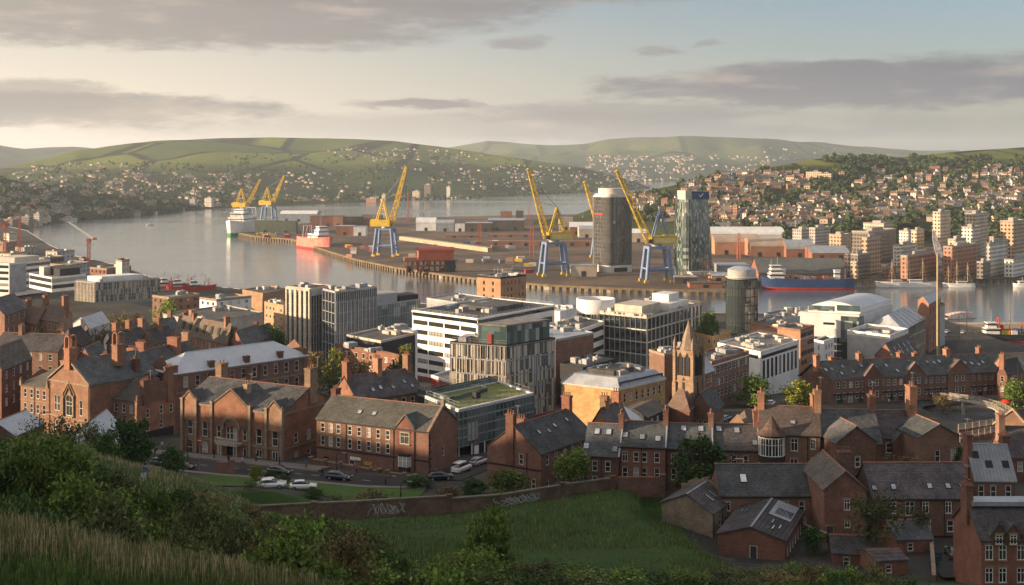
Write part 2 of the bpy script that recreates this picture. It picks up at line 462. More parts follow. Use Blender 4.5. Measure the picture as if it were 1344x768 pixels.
# ---- near ground: one sheet, finer towards the viewer
def axis(segs):
 out = []
 for a, b, st in segs:
  n = max(1, round((b - a) / st))
  out += [a + (b - a) * i / n for i in range(n)]
 out.append(segs[-1][1])
 return out
def make_ground():
 xs = axis([(-700, -260, 40), (-260, -120, 10), (-120, -60, 4), (-60, 60, 2), (60, 140, 3), (140, 300, 10), (300, 700, 50)])
 ys = axis([(-200, 0, 20), (0, 40, 2), (40, 220, 2.5), (220, 280, 5), (280, 320, 2), (320, 450, 6)])
 basin = YZ(470, 3)
 mb = MB()
 vs = []
 for y in ys:
  for x in xs:
   z = ground_z(x, y)
   if y < 215:
    z += (.35 * noise.noise((x * .25, y * .25, 1)) + .7 * noise.noise((x * .07, y * .07, 5))) * (1 - sstep(150, 185, y) * sstep(-25, -10, x)) * (1 - sstep(170, 195, y))
   vs.append((x, y, z))
 W = len(xs)
 fs = []; ms = []
 for j in range(len(ys) - 1):
  for i in range(W - 1):
   x, y = (xs[i] + xs[i + 1]) / 2, (ys[j] + ys[j + 1]) / 2
   m = 0
   if y > 196 + .22 * x or y > 212:
    m = 1
   if x > 24 and y > 140:
    m = 1
   if x < -95 and y < 300:
    m = 0
   fs.append((j * W + i, j * W + i + 1, (j + 1) * W + i + 1, (j + 1) * W + i)); ms.append(m)
 mb.add(vs, fs, 0, True)
 mb.m = ms
 struct(mb.build('ground', [grass_m, city_m]))
 # waterfront flat from Y=450 to the quay edge, with the quay wall down into the water
 mb = MB()
 for (x0, y0), (x1, y1) in zip(SHORE, SHORE[1:]):
  if x1 <= x0:
   continue
  b0, b1 = min(450, y0 - 20), min(450, y1 - 20)
  n = 12
  for k in range(n):
   a0, a1 = lerp(b0, y0, k / n), lerp(b0, y0, (k + 1) / n)
   c0, c1 = lerp(b1, y1, k / n), lerp(b1, y1, (k + 1) / n)
   mb.poly((x0, a0, pl(CITY, a0)), (x1, c0, pl(CITY, c0)), (x1, c1, pl(CITY, c1)), (x0, a1, pl(CITY, a1)))
  mb.poly((x0, y0, 3), (x1, y1, 3), (x1, y1, -2), (x0, y0, -2), m=1)
  dx, dy = x1 - x0, y1 - y0
  L = math.hypot(dx, dy); nx, ny = dy / L * .7, -dx / L * .7
  mb.poly((x0 + nx, y0 + ny, 3.35), (x1 + nx, y1 + ny, 3.35), (x1, y1, 3.35), (x0, y0, 3.35), m=1)
  mb.poly((x0 + nx, y0 + ny, 3.0), (x1 + nx, y1 + ny, 3.0), (x1 + nx, y1 + ny, 3.35), (x0 + nx, y0 + ny, 3.35), m=1)
  mb.poly((x0, y0, 2.4), (x0, y0, 3.35), (x1, y1, 3.35), (x1, y1, 2.4), m=1)
 ex, ey = SHORE[-1]
 fx, fy = SHORE[-2]
 gx = PX(1247, 497)
 mb.poly((ex, 450, 4.5), (ex, ey, 3), (gx, 497, 3), (gx, 450, 4.5)) if gx > ex else None
 mb.poly((ex, ey, 3), (gx, 497, 3), (gx, 497, -2), (ex, ey, -2), m=1)
 mb.poly((gx, 497, 3), (700, 497, 3), (700, 497, -2), (gx, 497, -2), m=1)
 mb.poly((gx, 450, 4.5), (gx, 497, 3), (700, 497, 3), (700, 450, 4.5))
 struct(mb.build('waterfront', [city_m, concrete]))
make_ground()
mb = MB()
mb.poly((-8900, 300, 0), (8900, 300, 0), (8900, 13400, 0), (-8900, 13400, 0))
struct(mb.build('water', water_m))
# ---- the docks across the channel
DOCK = [(300, 303), (335, 310), (384, 314), (433, 330), (470, 341), (520, 351), (580, 360), (640, 367), (720, 374), (800, 378), (900, 381), (955, 382), (965, 377)]
DOCK_W = [(PX(a, YZ(b, 3.2)), YZ(b, 3.2)) for a, b in DOCK]
RSHORE = [(1000, 369), (1130, 368.5), (1210, 368), (1344, 366), (1500, 362), (1800, 350)]
RSHORE_W = [(PX(a, YZ(b, 2.5)), YZ(b, 2.5)) for a, b in RSHORE]
def make_docks():
 back = [(470, 287), (620, 284), (780, 281), (860, 272), (1100, 262), (1500, 258)]
 bw = [(PX(a, YZ(b, 3)), YZ(b, 3)) for a, b in back]
 front = DOCK_W + RSHORE_W
 top = front + [(1900, 1500), (1400, 2400)] + list(reversed(bw)) + [(PX(345, 1500), 1500)]
 mb = MB()
 mb.poly(*[(x, y, 3.2) for x, y in top])
 n = len(top)
 for i in range(n):
  (x0, y0), (x1, y1) = top[i], top[(i + 1) % n]
  mb.poly((x0, y0, -2), (x1, y1, -2), (x1, y1, 3.2), (x0, y0, 3.2), m=1)
 struct(mb.build('dockland', [yard_m, concrete]))
 # timber fendering and coping along the quay
 fb = MB()
 for (x0, y0), (x1, y1) in zip(front, front[1:]):
  L = math.hypot(x1 - x0, y1 - y0)
  tx, ty = (x1 - x0) / L, (y1 - y0) / L
  for k in range(int(L / 5)):
   cx, cy_ = x0 + tx * (k * 5 + 2), y0 + ty * (k * 5 + 2)
   ox, oy = ty * .5, -tx * .5
   fb.prism([(cx + ox * 2.6 - tx * 1.1, cy_ + oy * 2.6 - ty * 1.1), (cx + ox * 2.6 + tx * 1.1, cy_ + oy * 2.6 + ty * 1.1), (cx - ox * .4 + tx * 1.1, cy_ - oy * .4 + ty * 1.1), (cx - ox * .4 - tx * 1.1, cy_ - oy * .4 - ty * 1.1)], -.5, 2.2)
  ox, oy = ty * .9, -tx * .9
  fb.prism([(x0 + ox, y0 + oy), (x1 + ox, y1 + oy), (x1 - ox * 1.6, y1 - oy * 1.6), (x0 - ox * 1.6, y0 - oy * 1.6)], 2.2, 3.5)
 struct(fb.build('quay', M('quay_timber', (.20, .145, .085), (.12, .09, .055), .2, fine=.3)))
make_docks()
# ---- hills: height sheets between a shore line and a ridge line
def field_mat(name, wood, field, field2, hedge, cut, fs=.004, warm=None):
 m, t, b = new_mat(name)
 co = t.n('ShaderNodeNewGeometry').outputs['Position']
 sp = t.n('ShaderNodeSeparateXYZ', i0=co)
 st = t.n('ShaderNodeCombineXYZ', i0=sp.outputs[0], i1=t.m('MULTIPLY', sp.outputs[1], .45), i2=0.0).outputs[0]
 vo = t.n('ShaderNodeTexVoronoi', _feature='F1', Vector=st, Scale=fs)
 vd = t.n('ShaderNodeTexVoronoi', _feature='DISTANCE_TO_EDGE', Vector=st, Scale=fs)
 rv = t.n('ShaderNodeSeparateColor', i0=vo.outputs[1]).outputs[0]
 n1 = t.noise(co, .0022, 6, .65)
 n2 = t.noise(co, .03, 5, .7)
 fcol = t.mix(rv, field, field2)
 fcol = t.mix(t.ss(n2, .4, .7, 0, .5), fcol, tuple(v * .6 for v in field2))
 fcol = t.mix(t.ss(vd.outputs[0], .05, .02), fcol, hedge)
 hz = t.m('ADD', sp.outputs[2], t.m('MULTIPLY', t.m('SUBTRACT', n1, .5), cut[2]))
 f = t.ss(hz, cut[0], cut[1])
 wcol = t.mix(t.ss(n2, .4, .6), wood, tuple(v * .55 for v in wood))
 wcol = t.mix(t.ss(n1, .45, .62, 0, .6), wcol, field2)
 t.inp(b, 'Base Color', t.mix(f, wcol, fcol))
 b.inputs['Roughness'].default_value = .95
 b.inputs['Specular IOR Level'].default_value = .05
 return m
class Hill:
 """px -> (foot row at z=0, ridge row, ridge depth); a real height sheet in metres"""
 def __init__(s, foot, ridge, depth, shape=1.0, amp=6.0, zfoot=0.0, seed=0, gully=.0):
  s.foot, s.ridge, s.depth, s.shape, s.amp, s.zf, s.seed, s.gully = foot, ridge, depth, shape, amp, zfoot, seed, gully
 def pt(s, px, v):
  Y0 = pl(s.foot, px)
  Y1 = max(pl(s.depth, px), Y0 + 30)
  zr = PZ(pl(s.ridge, px), Y1)
  Y = Y0 + (Y1 - Y0) * v
  X = PX(px, Y)
  if v <= 1:
   z = s.zf + (zr - s.zf) * (v ** s.shape)
  else:
   z = zr - (zr - s.zf) * (v - 1) * .8
  w = max(0, min(v, 1)) * (1 - .85 * sstep(.8, 1.0, v))
  z += s.amp * 4 * w * (noise.fractal((X * .0016 + s.seed, Y * .0016, 0), 1.0, 2.0, 4) + s.gully * noise.noise((X * .004 + s.seed, Y * .0008, 2)))
  return X, Y, z - (1.5 if v <= 0 else 0)
 def build(s, name, mat, p0, p1, dp, nv=40):
  mb = MB()
  n = int((p1 - p0) / dp) + 1
  vs = []
  vv = [i / nv for i in range(nv + 1)] + [1.05, 1.15, 1.4, 1.9]
  for v in vv:
   for i in range(n):
    vs.append(s.pt(p0 + i * dp, v))
  fs = [(j * n + i, j * n + i + 1, (j + 1) * n + i + 1, (j + 1) * n + i) for j in range(len(vv) - 1) for i in range(n - 1)]
  mb.add(vs, fs, 0, True)
  return struct(mb.build(name, mat))
def foot(tab, z=0.0):
 return [(a, YZ(b, z)) for a, b in tab]
hill_left = Hill(foot([(-500, 300), (0, 292), (120, 285), (330, 272.5), (480, 266), (640, 259), (760, 253), (858, 248)]),
                 [(-500, 225), (0, 222), (60, 208), (100, 197), (200, 186), (290, 181.5), (360, 180), (430, 181), (520, 186), (600, 196), (680, 206), (760, 219), (830, 237), (858, 247.5)],
                 [(-500, 3200), (0, 3300), (300, 4300), (430, 4400), (600, 4300), (700, 4100), (858, 3990)], 1.15, 7, 0, 1, .8)
hill_left_near = Hill(foot([(-500, 330), (-100, 312), (0, 301), (40, 299), (100, 291), (180, 284), (235, 278), (262, 274)]),
                      [(-500, 215), (-100, 226), (0, 233), (60, 243), (120, 250), (180, 257), (225, 268), (262, 274)],
                      [(-500, 1900), (0, 2000), (120, 2150), (262, 2210)], .9, 5, 0, 9, .5)
hill_far_left = Hill([(-500, 5200), (400, 5200)], [(-500, 170), (-100, 184), (0, 191), (30, 196), (60, 194), (100, 193), (130, 196), (300, 215)],
                     [(-500, 7000), (400, 7000)], 1, 10, 0, 3)
hill_mid = Hill(foot([(500, 240), (800, 239), (1000, 238.5), (1400, 238)]),
    [(500, 208), (560, 199), (590, 193), (640, 186), (690, 188.5), (740, 190.5), (765, 189), (800, 183.5), (850, 180.5), (920, 179.5), (1000, 181), (1040, 186), (1080, 186), (1130, 192.5), (1200, 196), (1300, 197), (1400, 198)],
    [(500, 8600), (640, 9000), (765, 8200), (850, 7600), (1000, 7400), (1080, 8200), (1400, 8600)], 1.1, 16, 0, 5, .9)
hill_right = Hill([(700, 1560), (770, 1500), (850, 1250), (930, 1130), (1100, 1110), (1344, 1150), (1900, 1200)],
                  [(700, 292), (755, 285), (790, 268), (850, 251), (900, 240), (950, 228), (1000, 221), (1050, 212), (1090, 206), (1130, 207), (1180, 207), (1230, 202), (1270, 198), (1344, 193), (1600, 180), (1900, 175)],
                  [(700, 1600), (770, 1600), (850, 1640), (900, 1680), (1000, 1850), (1100, 2000), (1344, 2300), (1900, 2500)], 1.25, 3.2, 3.0, 2, .8)
WOOD = (.030, .038, .016)
hill_far_left.build('far_hill', field_mat('far_hill_fields', WOOD, (.06, .075, .03), (.05, .06, .03), WOOD, (60, 110, 60), .0016), -400, 320, 16, 14)
hill_mid.build('distant_hill', field_mat('distant_hill_fields', (.035, .05, .022), (.11, .125, .045), (.055, .07, .03), WOOD, (60, 130, 90), .0020), 500, 1400, 7, 50)
hill_left.build('left_hill', field_mat('left_hill_fields', (.034, .044, .018), (.21, .225, .042), (.08, .11, .03), (.03, .03, .014), (55, 85, 60), .0033), -400, 858, 7, 60)
hill_left_near.build('wooded_hill', field_mat('wooded_hill_cover', (.022, .026, .013), (.03, .036, .016), (.03, .03, .014), WOOD, (60, 90, 40), .006), -400, 262, 6, 30)
hill_right.build('right_hill', field_mat('right_hill_fields', (.034, .040, .016), (.22, .23, .04), (.07, .09, .026), (.03, .028, .014), (72, 82, 22), .008), 700, 1900, 6, 60)
# ================================================================== BUILDING KIT
WINC = {}
def win_mesh(w, h, style, near):
 """window seen from -y: frame, sill, glazing bars; the pane is its own mesh when near"""
 key = (round(w, 2), round(h, 2), style, near)
 if key in WINC:
  return WINC[key]
 f, p = MB(), MB()
 t = .07
 arch = style.startswith('arch')
 f.box(-w / 2, .02, 0, -w / 2 + t, .13, h); f.box(w / 2 - t, .02, 0, w / 2, .13, h)
 f.box(-w / 2 + t, .02, 0, w / 2 - t, .13, t); f.box(-w / 2 + t, .02, h - t, w / 2 - t, .13, h)
 if 'sash' in style or arch:
  f.box(-w / 2 + t, .03, h * .48, w / 2 - t, .12, h * .48 + .06)
 if 'two' in style or w > 1.5 and 'strip' not in style:
  f.box(-.03, .03, t, .03, .12, h - t)
 if 'cross' in style:
  f.box(-.03, .03, t, .03, .12, h - t); f.box(-w / 2 + t, .032, h * .66, w / 2 - t, .118, h * .66 + .05)
 if 'strip' in style:
  n = max(2, round(w / 1.6))
  for i in range(1, n):
   x = -w / 2 + w * i / n
   f.box(x - .05, .03, t, x + .05, .12, h - t)
  f.box(-w / 2 + t, .032, h * .3, w / 2 - t, .118, h * .3 + .05)
 if 'plain' not in style and 'strip' not in style:
  f.box(-w / 2 - .1, -.09, -.14, w / 2 + .1, .1, -.003, m=1)                 # sill
  if arch:
   n = 8
   for sgn in (-1, 1):
    pts = [(sgn * w / 2, h)] + [(sgn * w / 2 * math.cos(math.pi / 2 * i / n), h - w / 2 + w / 2 * math.sin(math.pi / 2 * i / n)) for i in range(n + 1)]
    v = [(x, -.01, z) for x, z in pts]
    f.add(v, [tuple(range(len(v)))] if sgn > 0 else [tuple(reversed(range(len(v))))], 1)
   for i in range(2 * n):
    a0, a1 = math.pi * i / (2 * n), math.pi * (i + 1) / (2 * n)
    r0, r1 = w / 2, w / 2 + .22
    z0 = h - w / 2
    f.poly((r0 * math.cos(a0), -.05, z0 + r0 * math.sin(a0)), (r0 * math.cos(a1), -.05, z0 + r0 * math.sin(a1)),
                       (r1 * math.cos(a1), -.05, z0 + r1 * math.sin(a1)), (r1 * math.cos(a0), -.05, z0 + r1 * math.sin(a0)), m=1)
  else:
   f.box(-w / 2 - .12, -.03, h + .003, w / 2 + .12, .1, h + .2, m=1)      # lintel
 p.poly((-w / 2, .1, 0), (w / 2, .1, 0), (w / 2, .1, h), (-w / 2, .1, h))
 fm = dark_trim if 'dark' in style or 'strip' in style else white_paint
 if near:
  r = (f.mesh('window', [fm, trim_stone]), p.mesh('pane', [pane]))
 else:
  o = len(f.v)
  f.add(p.v, p.f, 2)
  r = (f.mesh('window', [fm, trim_stone, pane]), None)
 WINC[key] = r
 return r
POTC = {}
def pot_mesh(n=8):
 if 'm' not in POTC:
  mb = MB()
  mb.lathe([(.13, 0), (.15, .08), (.12, .12), (.11, .5), (.15, .52), (.15, .6), (.1, .6)], 8)
  POTC['m'] = mb.mesh('chimney_pot', terracotta)
 return POTC['m']
class Bldg:
 """A, B, C: eaves corners left / nearest / right as photograph pixels, Y: depth of B. Left face is S (A-B), right face is E (B-C)."""
 def __init__(s, name, label, cat, A, B, C, Y, base=None, group=None, near=True, world=None, depth=None):
  if world:
   (ax, ay), (bx, by), (cx, cy_), z = world
  else:
   z = PZ(B[1], Y)
   k = (B[1] - HY) * Y
   YA = k / (A[1] - HY)
   ax, ay, bx, by = PX(A[0], YA), YA, PX(B[0], Y), Y
   if C is None:
    L = math.hypot(bx - ax, by - ay)
    nx, ny = -(by - ay) / L, (bx - ax) / L
    cx, cy_ = bx + nx * depth, by + ny * depth
   else:
    YC = k / (C[1] - HY)
    cx, cy_ = PX(C[0], YC), YC
  dx, dy = ax + cx - bx, ay + cy_ - by
  ox, oy = (ax + cx) / 2, (ay + cy_) / 2
  if base is None:
   base = min(gz(*p) for p in ((ax, ay), (bx, by), (cx, cy_), (dx, dy)))
  s.base, s.h, s.near = base, z - base, near
  s.rz = math.atan2(by - ay, bx - ax)
  co, si = math.cos(s.rz), math.sin(s.rz)
  s.c = [((x - ox) * co + (y - oy) * si, -(x - ox) * si + (y - oy) * co) for x, y in ((ax, ay), (bx, by), (cx, cy_), (dx, dy))]
  s.root = thing(name, label, cat, (ox, oy, base), s.rz, group)
  s.wd = math.dist(s.c[0], s.c[1]); s.dp = math.dist(s.c[1], s.c[2])
  s.rise = 0; s.axis = 'x'
 def face(s, k):
  i = 'SENW'.index(k)
  p, q = s.c[i], s.c[(i + 1) % 4]
  L = math.dist(p, q)
  t = ((q[0] - p[0]) / L, (q[1] - p[1]) / L)
  return p, q, L, t, (t[1], -t[0])
 def on(s, k, u, z, out=0.0):
  p, q, L, t, n = s.face(k)
  return (p[0] + t[0] * u + n[0] * out, p[1] + t[1] * u + n[1] * out, z)
 def grid(s, k, rows, n, ww, m0=1.2, m1=None, style='sash'):
  """evenly spaced windows: rows of (sill height, window height)"""
  L = s.face(k)[2]
  m1 = m0 if m1 is None else m1
  out = []
  for z, h in rows:
   for i in range(n):
    u = m0 + (L - m0 - m1) * (i + .5) / n
    out.append((u - ww / 2, z, ww, h, style))
  return out
 def wall(s, mat, wins=None, name='wall', z0=0.0, z1=None, rec=.13, label=None):
  wins = wins or {}
  z1 = s.h if z1 is None else z1
  mb = MB()
  for k in 'SENW':
   p, q, L, t, n = s.face(k)
   rs = [r for r in wins.get(k, []) if r[0] > .05 and r[0] + r[2] < L - .05 and r[1] + r[3] < z1 and r[1] > z0 - .001]
   us = sorted({0.0, L, *[r[0] for r in rs], *[r[0] + r[2] for r in rs]})
   zs = sorted({z0, z1, *[r[1] for r in rs], *[r[1] + r[3] for r in rs]})
   P = lambda u, z, o=0: (p[0] + t[0] * u - n[0] * o, p[1] + t[1] * u - n[1] * o, z)
   for a, b in zip(zs, zs[1:]):
    zc = (a + b) / 2
    run = None
    for u0, u1 in zip(us, us[1:]):
     uc = (u0 + u1) / 2
     hole = any(r[0] < uc < r[0] + r[2] and r[1] < zc < r[1] + r[3] for r in rs)
     if not hole:
      run = (run[0], u1) if run else (u0, u1)
     if (hole or u1 == L) and run:
      mb.poly(P(run[0], a), P(run[1], a), P(run[1], b), P(run[0], b)); run = None
   for (u, z, w, h, *st) in rs:
    mb.poly(P(u, z), P(u, z, rec), P(u, z + h, rec), P(u, z + h)); mb.poly(P(u + w, z + h), P(u + w, z + h, rec), P(u + w, z, rec), P(u + w, z))
    mb.poly(P(u, z + h), P(u, z + h, rec), P(u + w, z + h, rec), P(u + w, z + h)); mb.poly(P(u, z, rec), P(u, z), P(u + w, z), P(u + w, z, rec))
    style = st[0] if st else 'sash'
    if style == 'hole':
     continue
    me, pm = win_mesh(w, h, style, s.near)
    x, y, _ = P(u + w / 2, z)
    wo = put('window', me, s.root, (x, y, z), math.atan2(t[1], t[0]))
    if pm:
     put('pane', pm, wo)
   if s.rise and s.axis == 'x' and k in 'EW' or s.rise and s.axis == 'y' and k in 'SN':
    if s.gabled and z1 == s.h:
     mb.poly(P(0, z1), P(L, z1), P(L / 2, z1 + s.rise))
  o = mb.build(name, mat, s.root)
  if label:
   o['label'] = label
  return o
 def pitched(s, axis, rise, gabled=True):
  s.axis, s.rise, s.gabled = axis, rise, gabled
  return s
 def _e(s, over):
  """eaves corners pushed outward"""
  mx = sum(p[0] for p in s.c) / 4; my = sum(p[1] for p in s.c) / 4
  return [(mx + (p[0] - mx) * (1 + over * 2 / s.wd), my + (p[1] - my) * (1 + over * 2 / s.dp)) for p in s.c]
 def ridge_pts(s, c=None, hip=0.0):
  c = c or s.c
  mid = lambda a, b: ((a[0] + b[0]) / 2, (a[1] + b[1]) / 2)
  if s.axis == 'x':
   a, b = mid(c[3], c[0]), mid(c[1], c[2])
  else:
   a, b = mid(c[0], c[1]), mid(c[3], c[2])
  if hip:
   L = math.dist(a, b)
   f = min(.49, hip / L)
   a, b = (lerp(a[0], b[0], f), lerp(a[1], b[1], f)), (lerp(b[0], a[0], f), lerp(b[1], a[1], f))
  return a, b
 def roof(s, mat, over=.3, hip=0.0, ridge=None, th=.14, name='roof'):
  e = s._e(over)
  k = s.rise * over / (min(s.wd, s.dp) / 2 if hip else (s.dp / 2 if s.axis == 'x' else s.wd / 2))
  ze, zr = s.h - k, s.h + s.rise
  a, b = s.ridge_pts(e, hip)
  A, B = (*a, zr), (*b, zr)
  E = [(*p, ze) for p in e]
  if s.axis == 'x':
   sl = [[E[0], E[1], B, A], [E[2], E[3], A, B]]
   if hip: sl += [[E[1], E[2], B], [E[3], E[0], A]]
  else:
   sl = [[E[1], E[2], B, A], [E[3], E[0], A, B]]
   if hip: sl += [[E[0], E[1], A], [E[2], E[3], B]]
  mb = MB()
  for poly in sl:
   n = len(poly)
   lift = [(x, y, z + th) for x, y, z in poly]
   mb.add(lift, [tuple(range(n))]); mb.add(poly, [tuple(reversed(range(n)))])
   for i in range(n):
    j = (i + 1) % n
    mb.poly(poly[i], poly[j], lift[j], lift[i])
  s.sl = sl
  o = mb.build(name, mat, s.root)
  rb = MB()
  d = Vector(B) - Vector(A)
  if d.length > .5:
   q = d.normalized(); w = Vector((-q.y, q.x, 0)) * .16
   A2, B2 = Vector(A) + Vector((0, 0, th + .1)), Vector(B) + Vector((0, 0, th + .1))
   lo = Vector((0, 0, -.12))
   rb.poly(A2, B2, B2 + w + lo, A2 + w + lo); rb.poly(B2, A2, A2 - w + lo, B2 - w + lo)
   rb.build('ridge_tiles', ridge or terracotta, o)
  s.roofo = o
  return o
 def slope_pt(s, side, t, v):
  """point on slope 0 (front / right) or 1 (back / left): t along the eaves, v from eaves to ridge"""
  p = s.sl[side]
  a = Vector(p[0]).lerp(Vector(p[1]), t)
  b = Vector(p[3]).lerp(Vector(p[2]), t)
  n = (Vector(p[1]) - Vector(p[0])).cross(Vector(p[3]) - Vector(p[0])).normalized()
  return a.lerp(b, v), (Vector(p[1]) - Vector(p[0])).normalized(), (b - a).normalized(), n
 def skylights(s, side, lst, w=.8, h=1.1, mat=None):
  for t, v in lst:
   c, tx, up, n = s.slope_pt(side, t, v)
   c = c + n * .16
   mb = MB()
   for (ww, hh, o, m) in ((w, h, .06, 1), (w - .16, h - .16, .075, 0)):
    P = [c + tx * (sx * ww / 2) + up * (sy * hh / 2) + n * o for sx, sy in ((-1, -1), (1, -1), (1, 1), (-1, 1))]
    Q = [p - n * .2 for p in P]
    mb.add(P, [(0, 1, 2, 3)], m)
    if m:
     for i in range(4):
      mb.poly(Q[i], Q[(i + 1) % 4], P[(i + 1) % 4], P[i], m=1)
   mb.build('skylight', [mat or skylight, dark_trim], s.roofo)
 def chimney(s, t, off=0.0, h=1.8, w=.9, d=1.3, pots=3, mat=None, down=2.5, tall=False):
  a, b = s.ridge_pts()
  L = math.dist(a, b)
  tx, ty = (b[0] - a[0]) / L, (b[1] - a[1]) / L
  half = (s.dp if s.axis == 'x' else s.wd) / 2
  x, y = a[0] + tx * L * t - ty * off * half, a[1] + ty * L * t + tx * off * half
  z = s.h + s.rise * (1 - abs(off))
  mb = MB()
  w2, d2 = w / 2, d / 2                              # w along the ridge, d across
  mb.box(-w2, -d2, -down, w2, d2, h - .35)
  mb.box(-w2 - .06, -d2 - .06, h - .35, w2 + .06, d2 + .06, h - .22); mb.box(-w2 - .12, -d2 - .12, h - .22, w2 + .12, d2 + .12, h - .05)
  mb.box(-w2 - .03, -d2 - .03, h - .05, w2 + .03, d2 + .03, h)
  o = put('chimney', mb.mesh('chimney', mat or brick_red), s.root, (x, y, z), math.atan2(ty, tx))
  if s.near and rnd.random() < .55:
   am = MB(); am.tube((w2, d2, h - .6), (w2, d2, h + 2.0), .028, .028, 4)
   for q in range(5):
    am.tube((w2 - .45 + .06 * q, d2 - .5 + .24 * q, h + 1.85), (w2 + .45 - .06 * q, d2 - .5 + .24 * q, h + 1.85), .016, .016, 3)
   am.tube((w2, d2 - .55, h + 1.85), (w2, d2 + .55, h + 1.85), .02, .02, 3)
   am.build('aerial', steel_grey, o)
  for i in range(pots):
   put('chimney_pot', pot_mesh(), o, (0, (-d2 + d * (i + .5) / pots), h))
  return o
 def flat(s, mat=None, par=.7, pmat=None, th=.3, name='roof'):
  mb = MB()
  e = s._e(-th)
  mb.poly(*[(*p, s.h - .02) for p in e])
  pb = MB()
  o = s._e(.06)
  for i in range(4):
   j = (i + 1) % 4
   pb.poly((*o[i], s.h - .3), (*o[j], s.h - .3), (*o[j], s.h + par), (*o[i], s.h + par))
   pb.poly((*e[j], s.h - .3), (*e[i], s.h - .3), (*e[i], s.h + par), (*e[j], s.h + par))
   pb.poly((*o[i], s.h + par), (*o[j], s.h + par), (*e[j], s.h + par), (*e[i], s.h + par))
  r = mb.build(name, mat or felt_roof, s.root)
  pb.build('parapet', pmat or trim_stone, s.root)
  return r
 def bl(s, u, v, z=0.0):
  """u across S face (0..1), v towards the back (0..1)"""
  a = (lerp(s.c[0][0], s.c[1][0], u), lerp(s.c[0][1], s.c[1][1], u))
  b = (lerp(s.c[3][0], s.c[2][0], u), lerp(s.c[3][1], s.c[2][1], u))
  return (lerp(a[0], b[0], v), lerp(a[1], b[1], v), z)
 def block(s, name, u0, v0, u1, v1, z0, z1, mat, label=None):
  """a box-like volume set on the footprint (plant rooms, roof houses, bays)"""
  mb = MB()
  q = [s.bl(u0, v0), s.bl(u1, v0), s.bl(u1, v1), s.bl(u0, v1)]
  mb.prism([(p[0], p[1]) for p in q], z0, z1)
  return mb.build(name, mat, s.root)
 def plant(s, n, seed=1, zone=(.12, .12, .88, .88), hmax=1.5):
  """roof plant: cabinets, ducts, cowls"""
  r = random.Random(seed)
  for i in range(n):
   u, v = r.uniform(zone[0], zone[2]), r.uniform(zone[1], zone[3])
   w, d, h = r.uniform(1, 4), r.uniform(1, 3), r.uniform(.6, hmax)
   x, y, _ = s.bl(u, v)
   mb = MB()
   mb.cbox(0, 0, 0, w, d, h)
   mb.cbox(0, 0, h, w * .9, d * .9, .1)
   if r.random() < .5:
    mb.tube((w * .2, 0, h), (w * .2, 0, h + .5), .3, .3, 8)
   put('roof_plant', mb.mesh('roof_plant', r.choice((plant_grey, plant_grey, lead_grey, steel_grey, pale_stone))), s.root, (x, y, s.h - .02), r.choice((0, math.pi / 2)))
 def band(s, name, mat, z0, z1, out=.06, faces='SE', inset=0.0):
  mb = MB()
  for k in faces:
   L = s.face(k)[2]
   a, b = s.on(k, inset, z0, out), s.on(k, L - inset, z0, out)
   a0, b0 = s.on(k, inset, z0, -.05), s.on(k, L - inset, z0, -.05)
   up = lambda p: (p[0], p[1], z1)
   mb.poly(a, b, up(b), up(a)); mb.poly(up(a), up(b), up(b0), up(a0)); mb.poly(a0, b0, b, a)
   mb.poly(b, b0, up(b0), up(b)); mb.poly(a0, a, up(a), up(a0))
  return mb.build(name, mat, s.root)
 def fins(s, name, mat, faces, n, z0, z1, w=.12, out=.15, skip=None, seed=0):
  r = random.Random(seed)
  mb = MB()
  for k in faces:
   p, q, L, t, nn = s.face(k)
   for i in range(n + 1):
    if skip and r.random() < skip:
     continue
    u = L * i / n
    a, b = max(0, u - w / 2), min(L, u + w / 2)
    P = [s.on(k, a, 0, out), s.on(k, b, 0, out), s.on(k, b, 0, -.02), s.on(k, a, 0, -.02)]
    mb.prism([(v[0], v[1]) for v in reversed(P)][::-1], z0, z1)
  return mb.build(name, mat, s.root)
 def frontgable(s, k, u, w, zt, rise, mat, rmat, proj=.25, z0=0.0, back=3.0, name='gable', win=None, coping=None):
  """a gabled bay standing proud of face k, its little roof running back into the main one"""
  p, q, L, t, n = s.face(k)
  mb = MB(); rb = MB()
  P = lambda a, z, o: s.on(k, a, z, o)
  a0, a1, am = u - w / 2, u + w / 2, u
  mb.poly(P(a0, z0, proj), P(a1, z0, proj), P(a1, zt, proj), P(am, zt + rise, proj), P(a0, zt, proj))
  mb.poly(P(a0, z0, -.05), P(a0, z0, proj), P(a0, zt, proj), P(a0, zt, -back)); mb.poly(P(a1, z0, proj), P(a1, z0, -.05), P(a1, zt, -back), P(a1, zt, proj))
  g = mb.build(name, mat, s.root)
  o = .2
  f = rise / (w / 2) * o
  for sg in (-1, 1):
   e0 = P(u + sg * (w / 2 + o), zt - f, proj + .15); e1 = P(u + sg * (w / 2 + o), zt - f, -back)
   r0 = P(u, zt + rise, proj + .15); r1 = P(u, zt + rise, -back - w * .5)
   up = lambda v: (v[0], v[1], v[2] + .16)
   pts = [e0, e1, r1, r0] if sg > 0 else [e1, e0, r0, r1]
   lp = [up(v) for v in pts]
   rb.add(lp, [(0, 1, 2, 3)]); rb.add(pts, [(3, 2, 1, 0)])
   for i in range(4):
    rb.poly(pts[i], pts[(i + 1) % 4], lp[(i + 1) % 4], lp[i])
  rb.build('gable_roof', rmat, s.root)
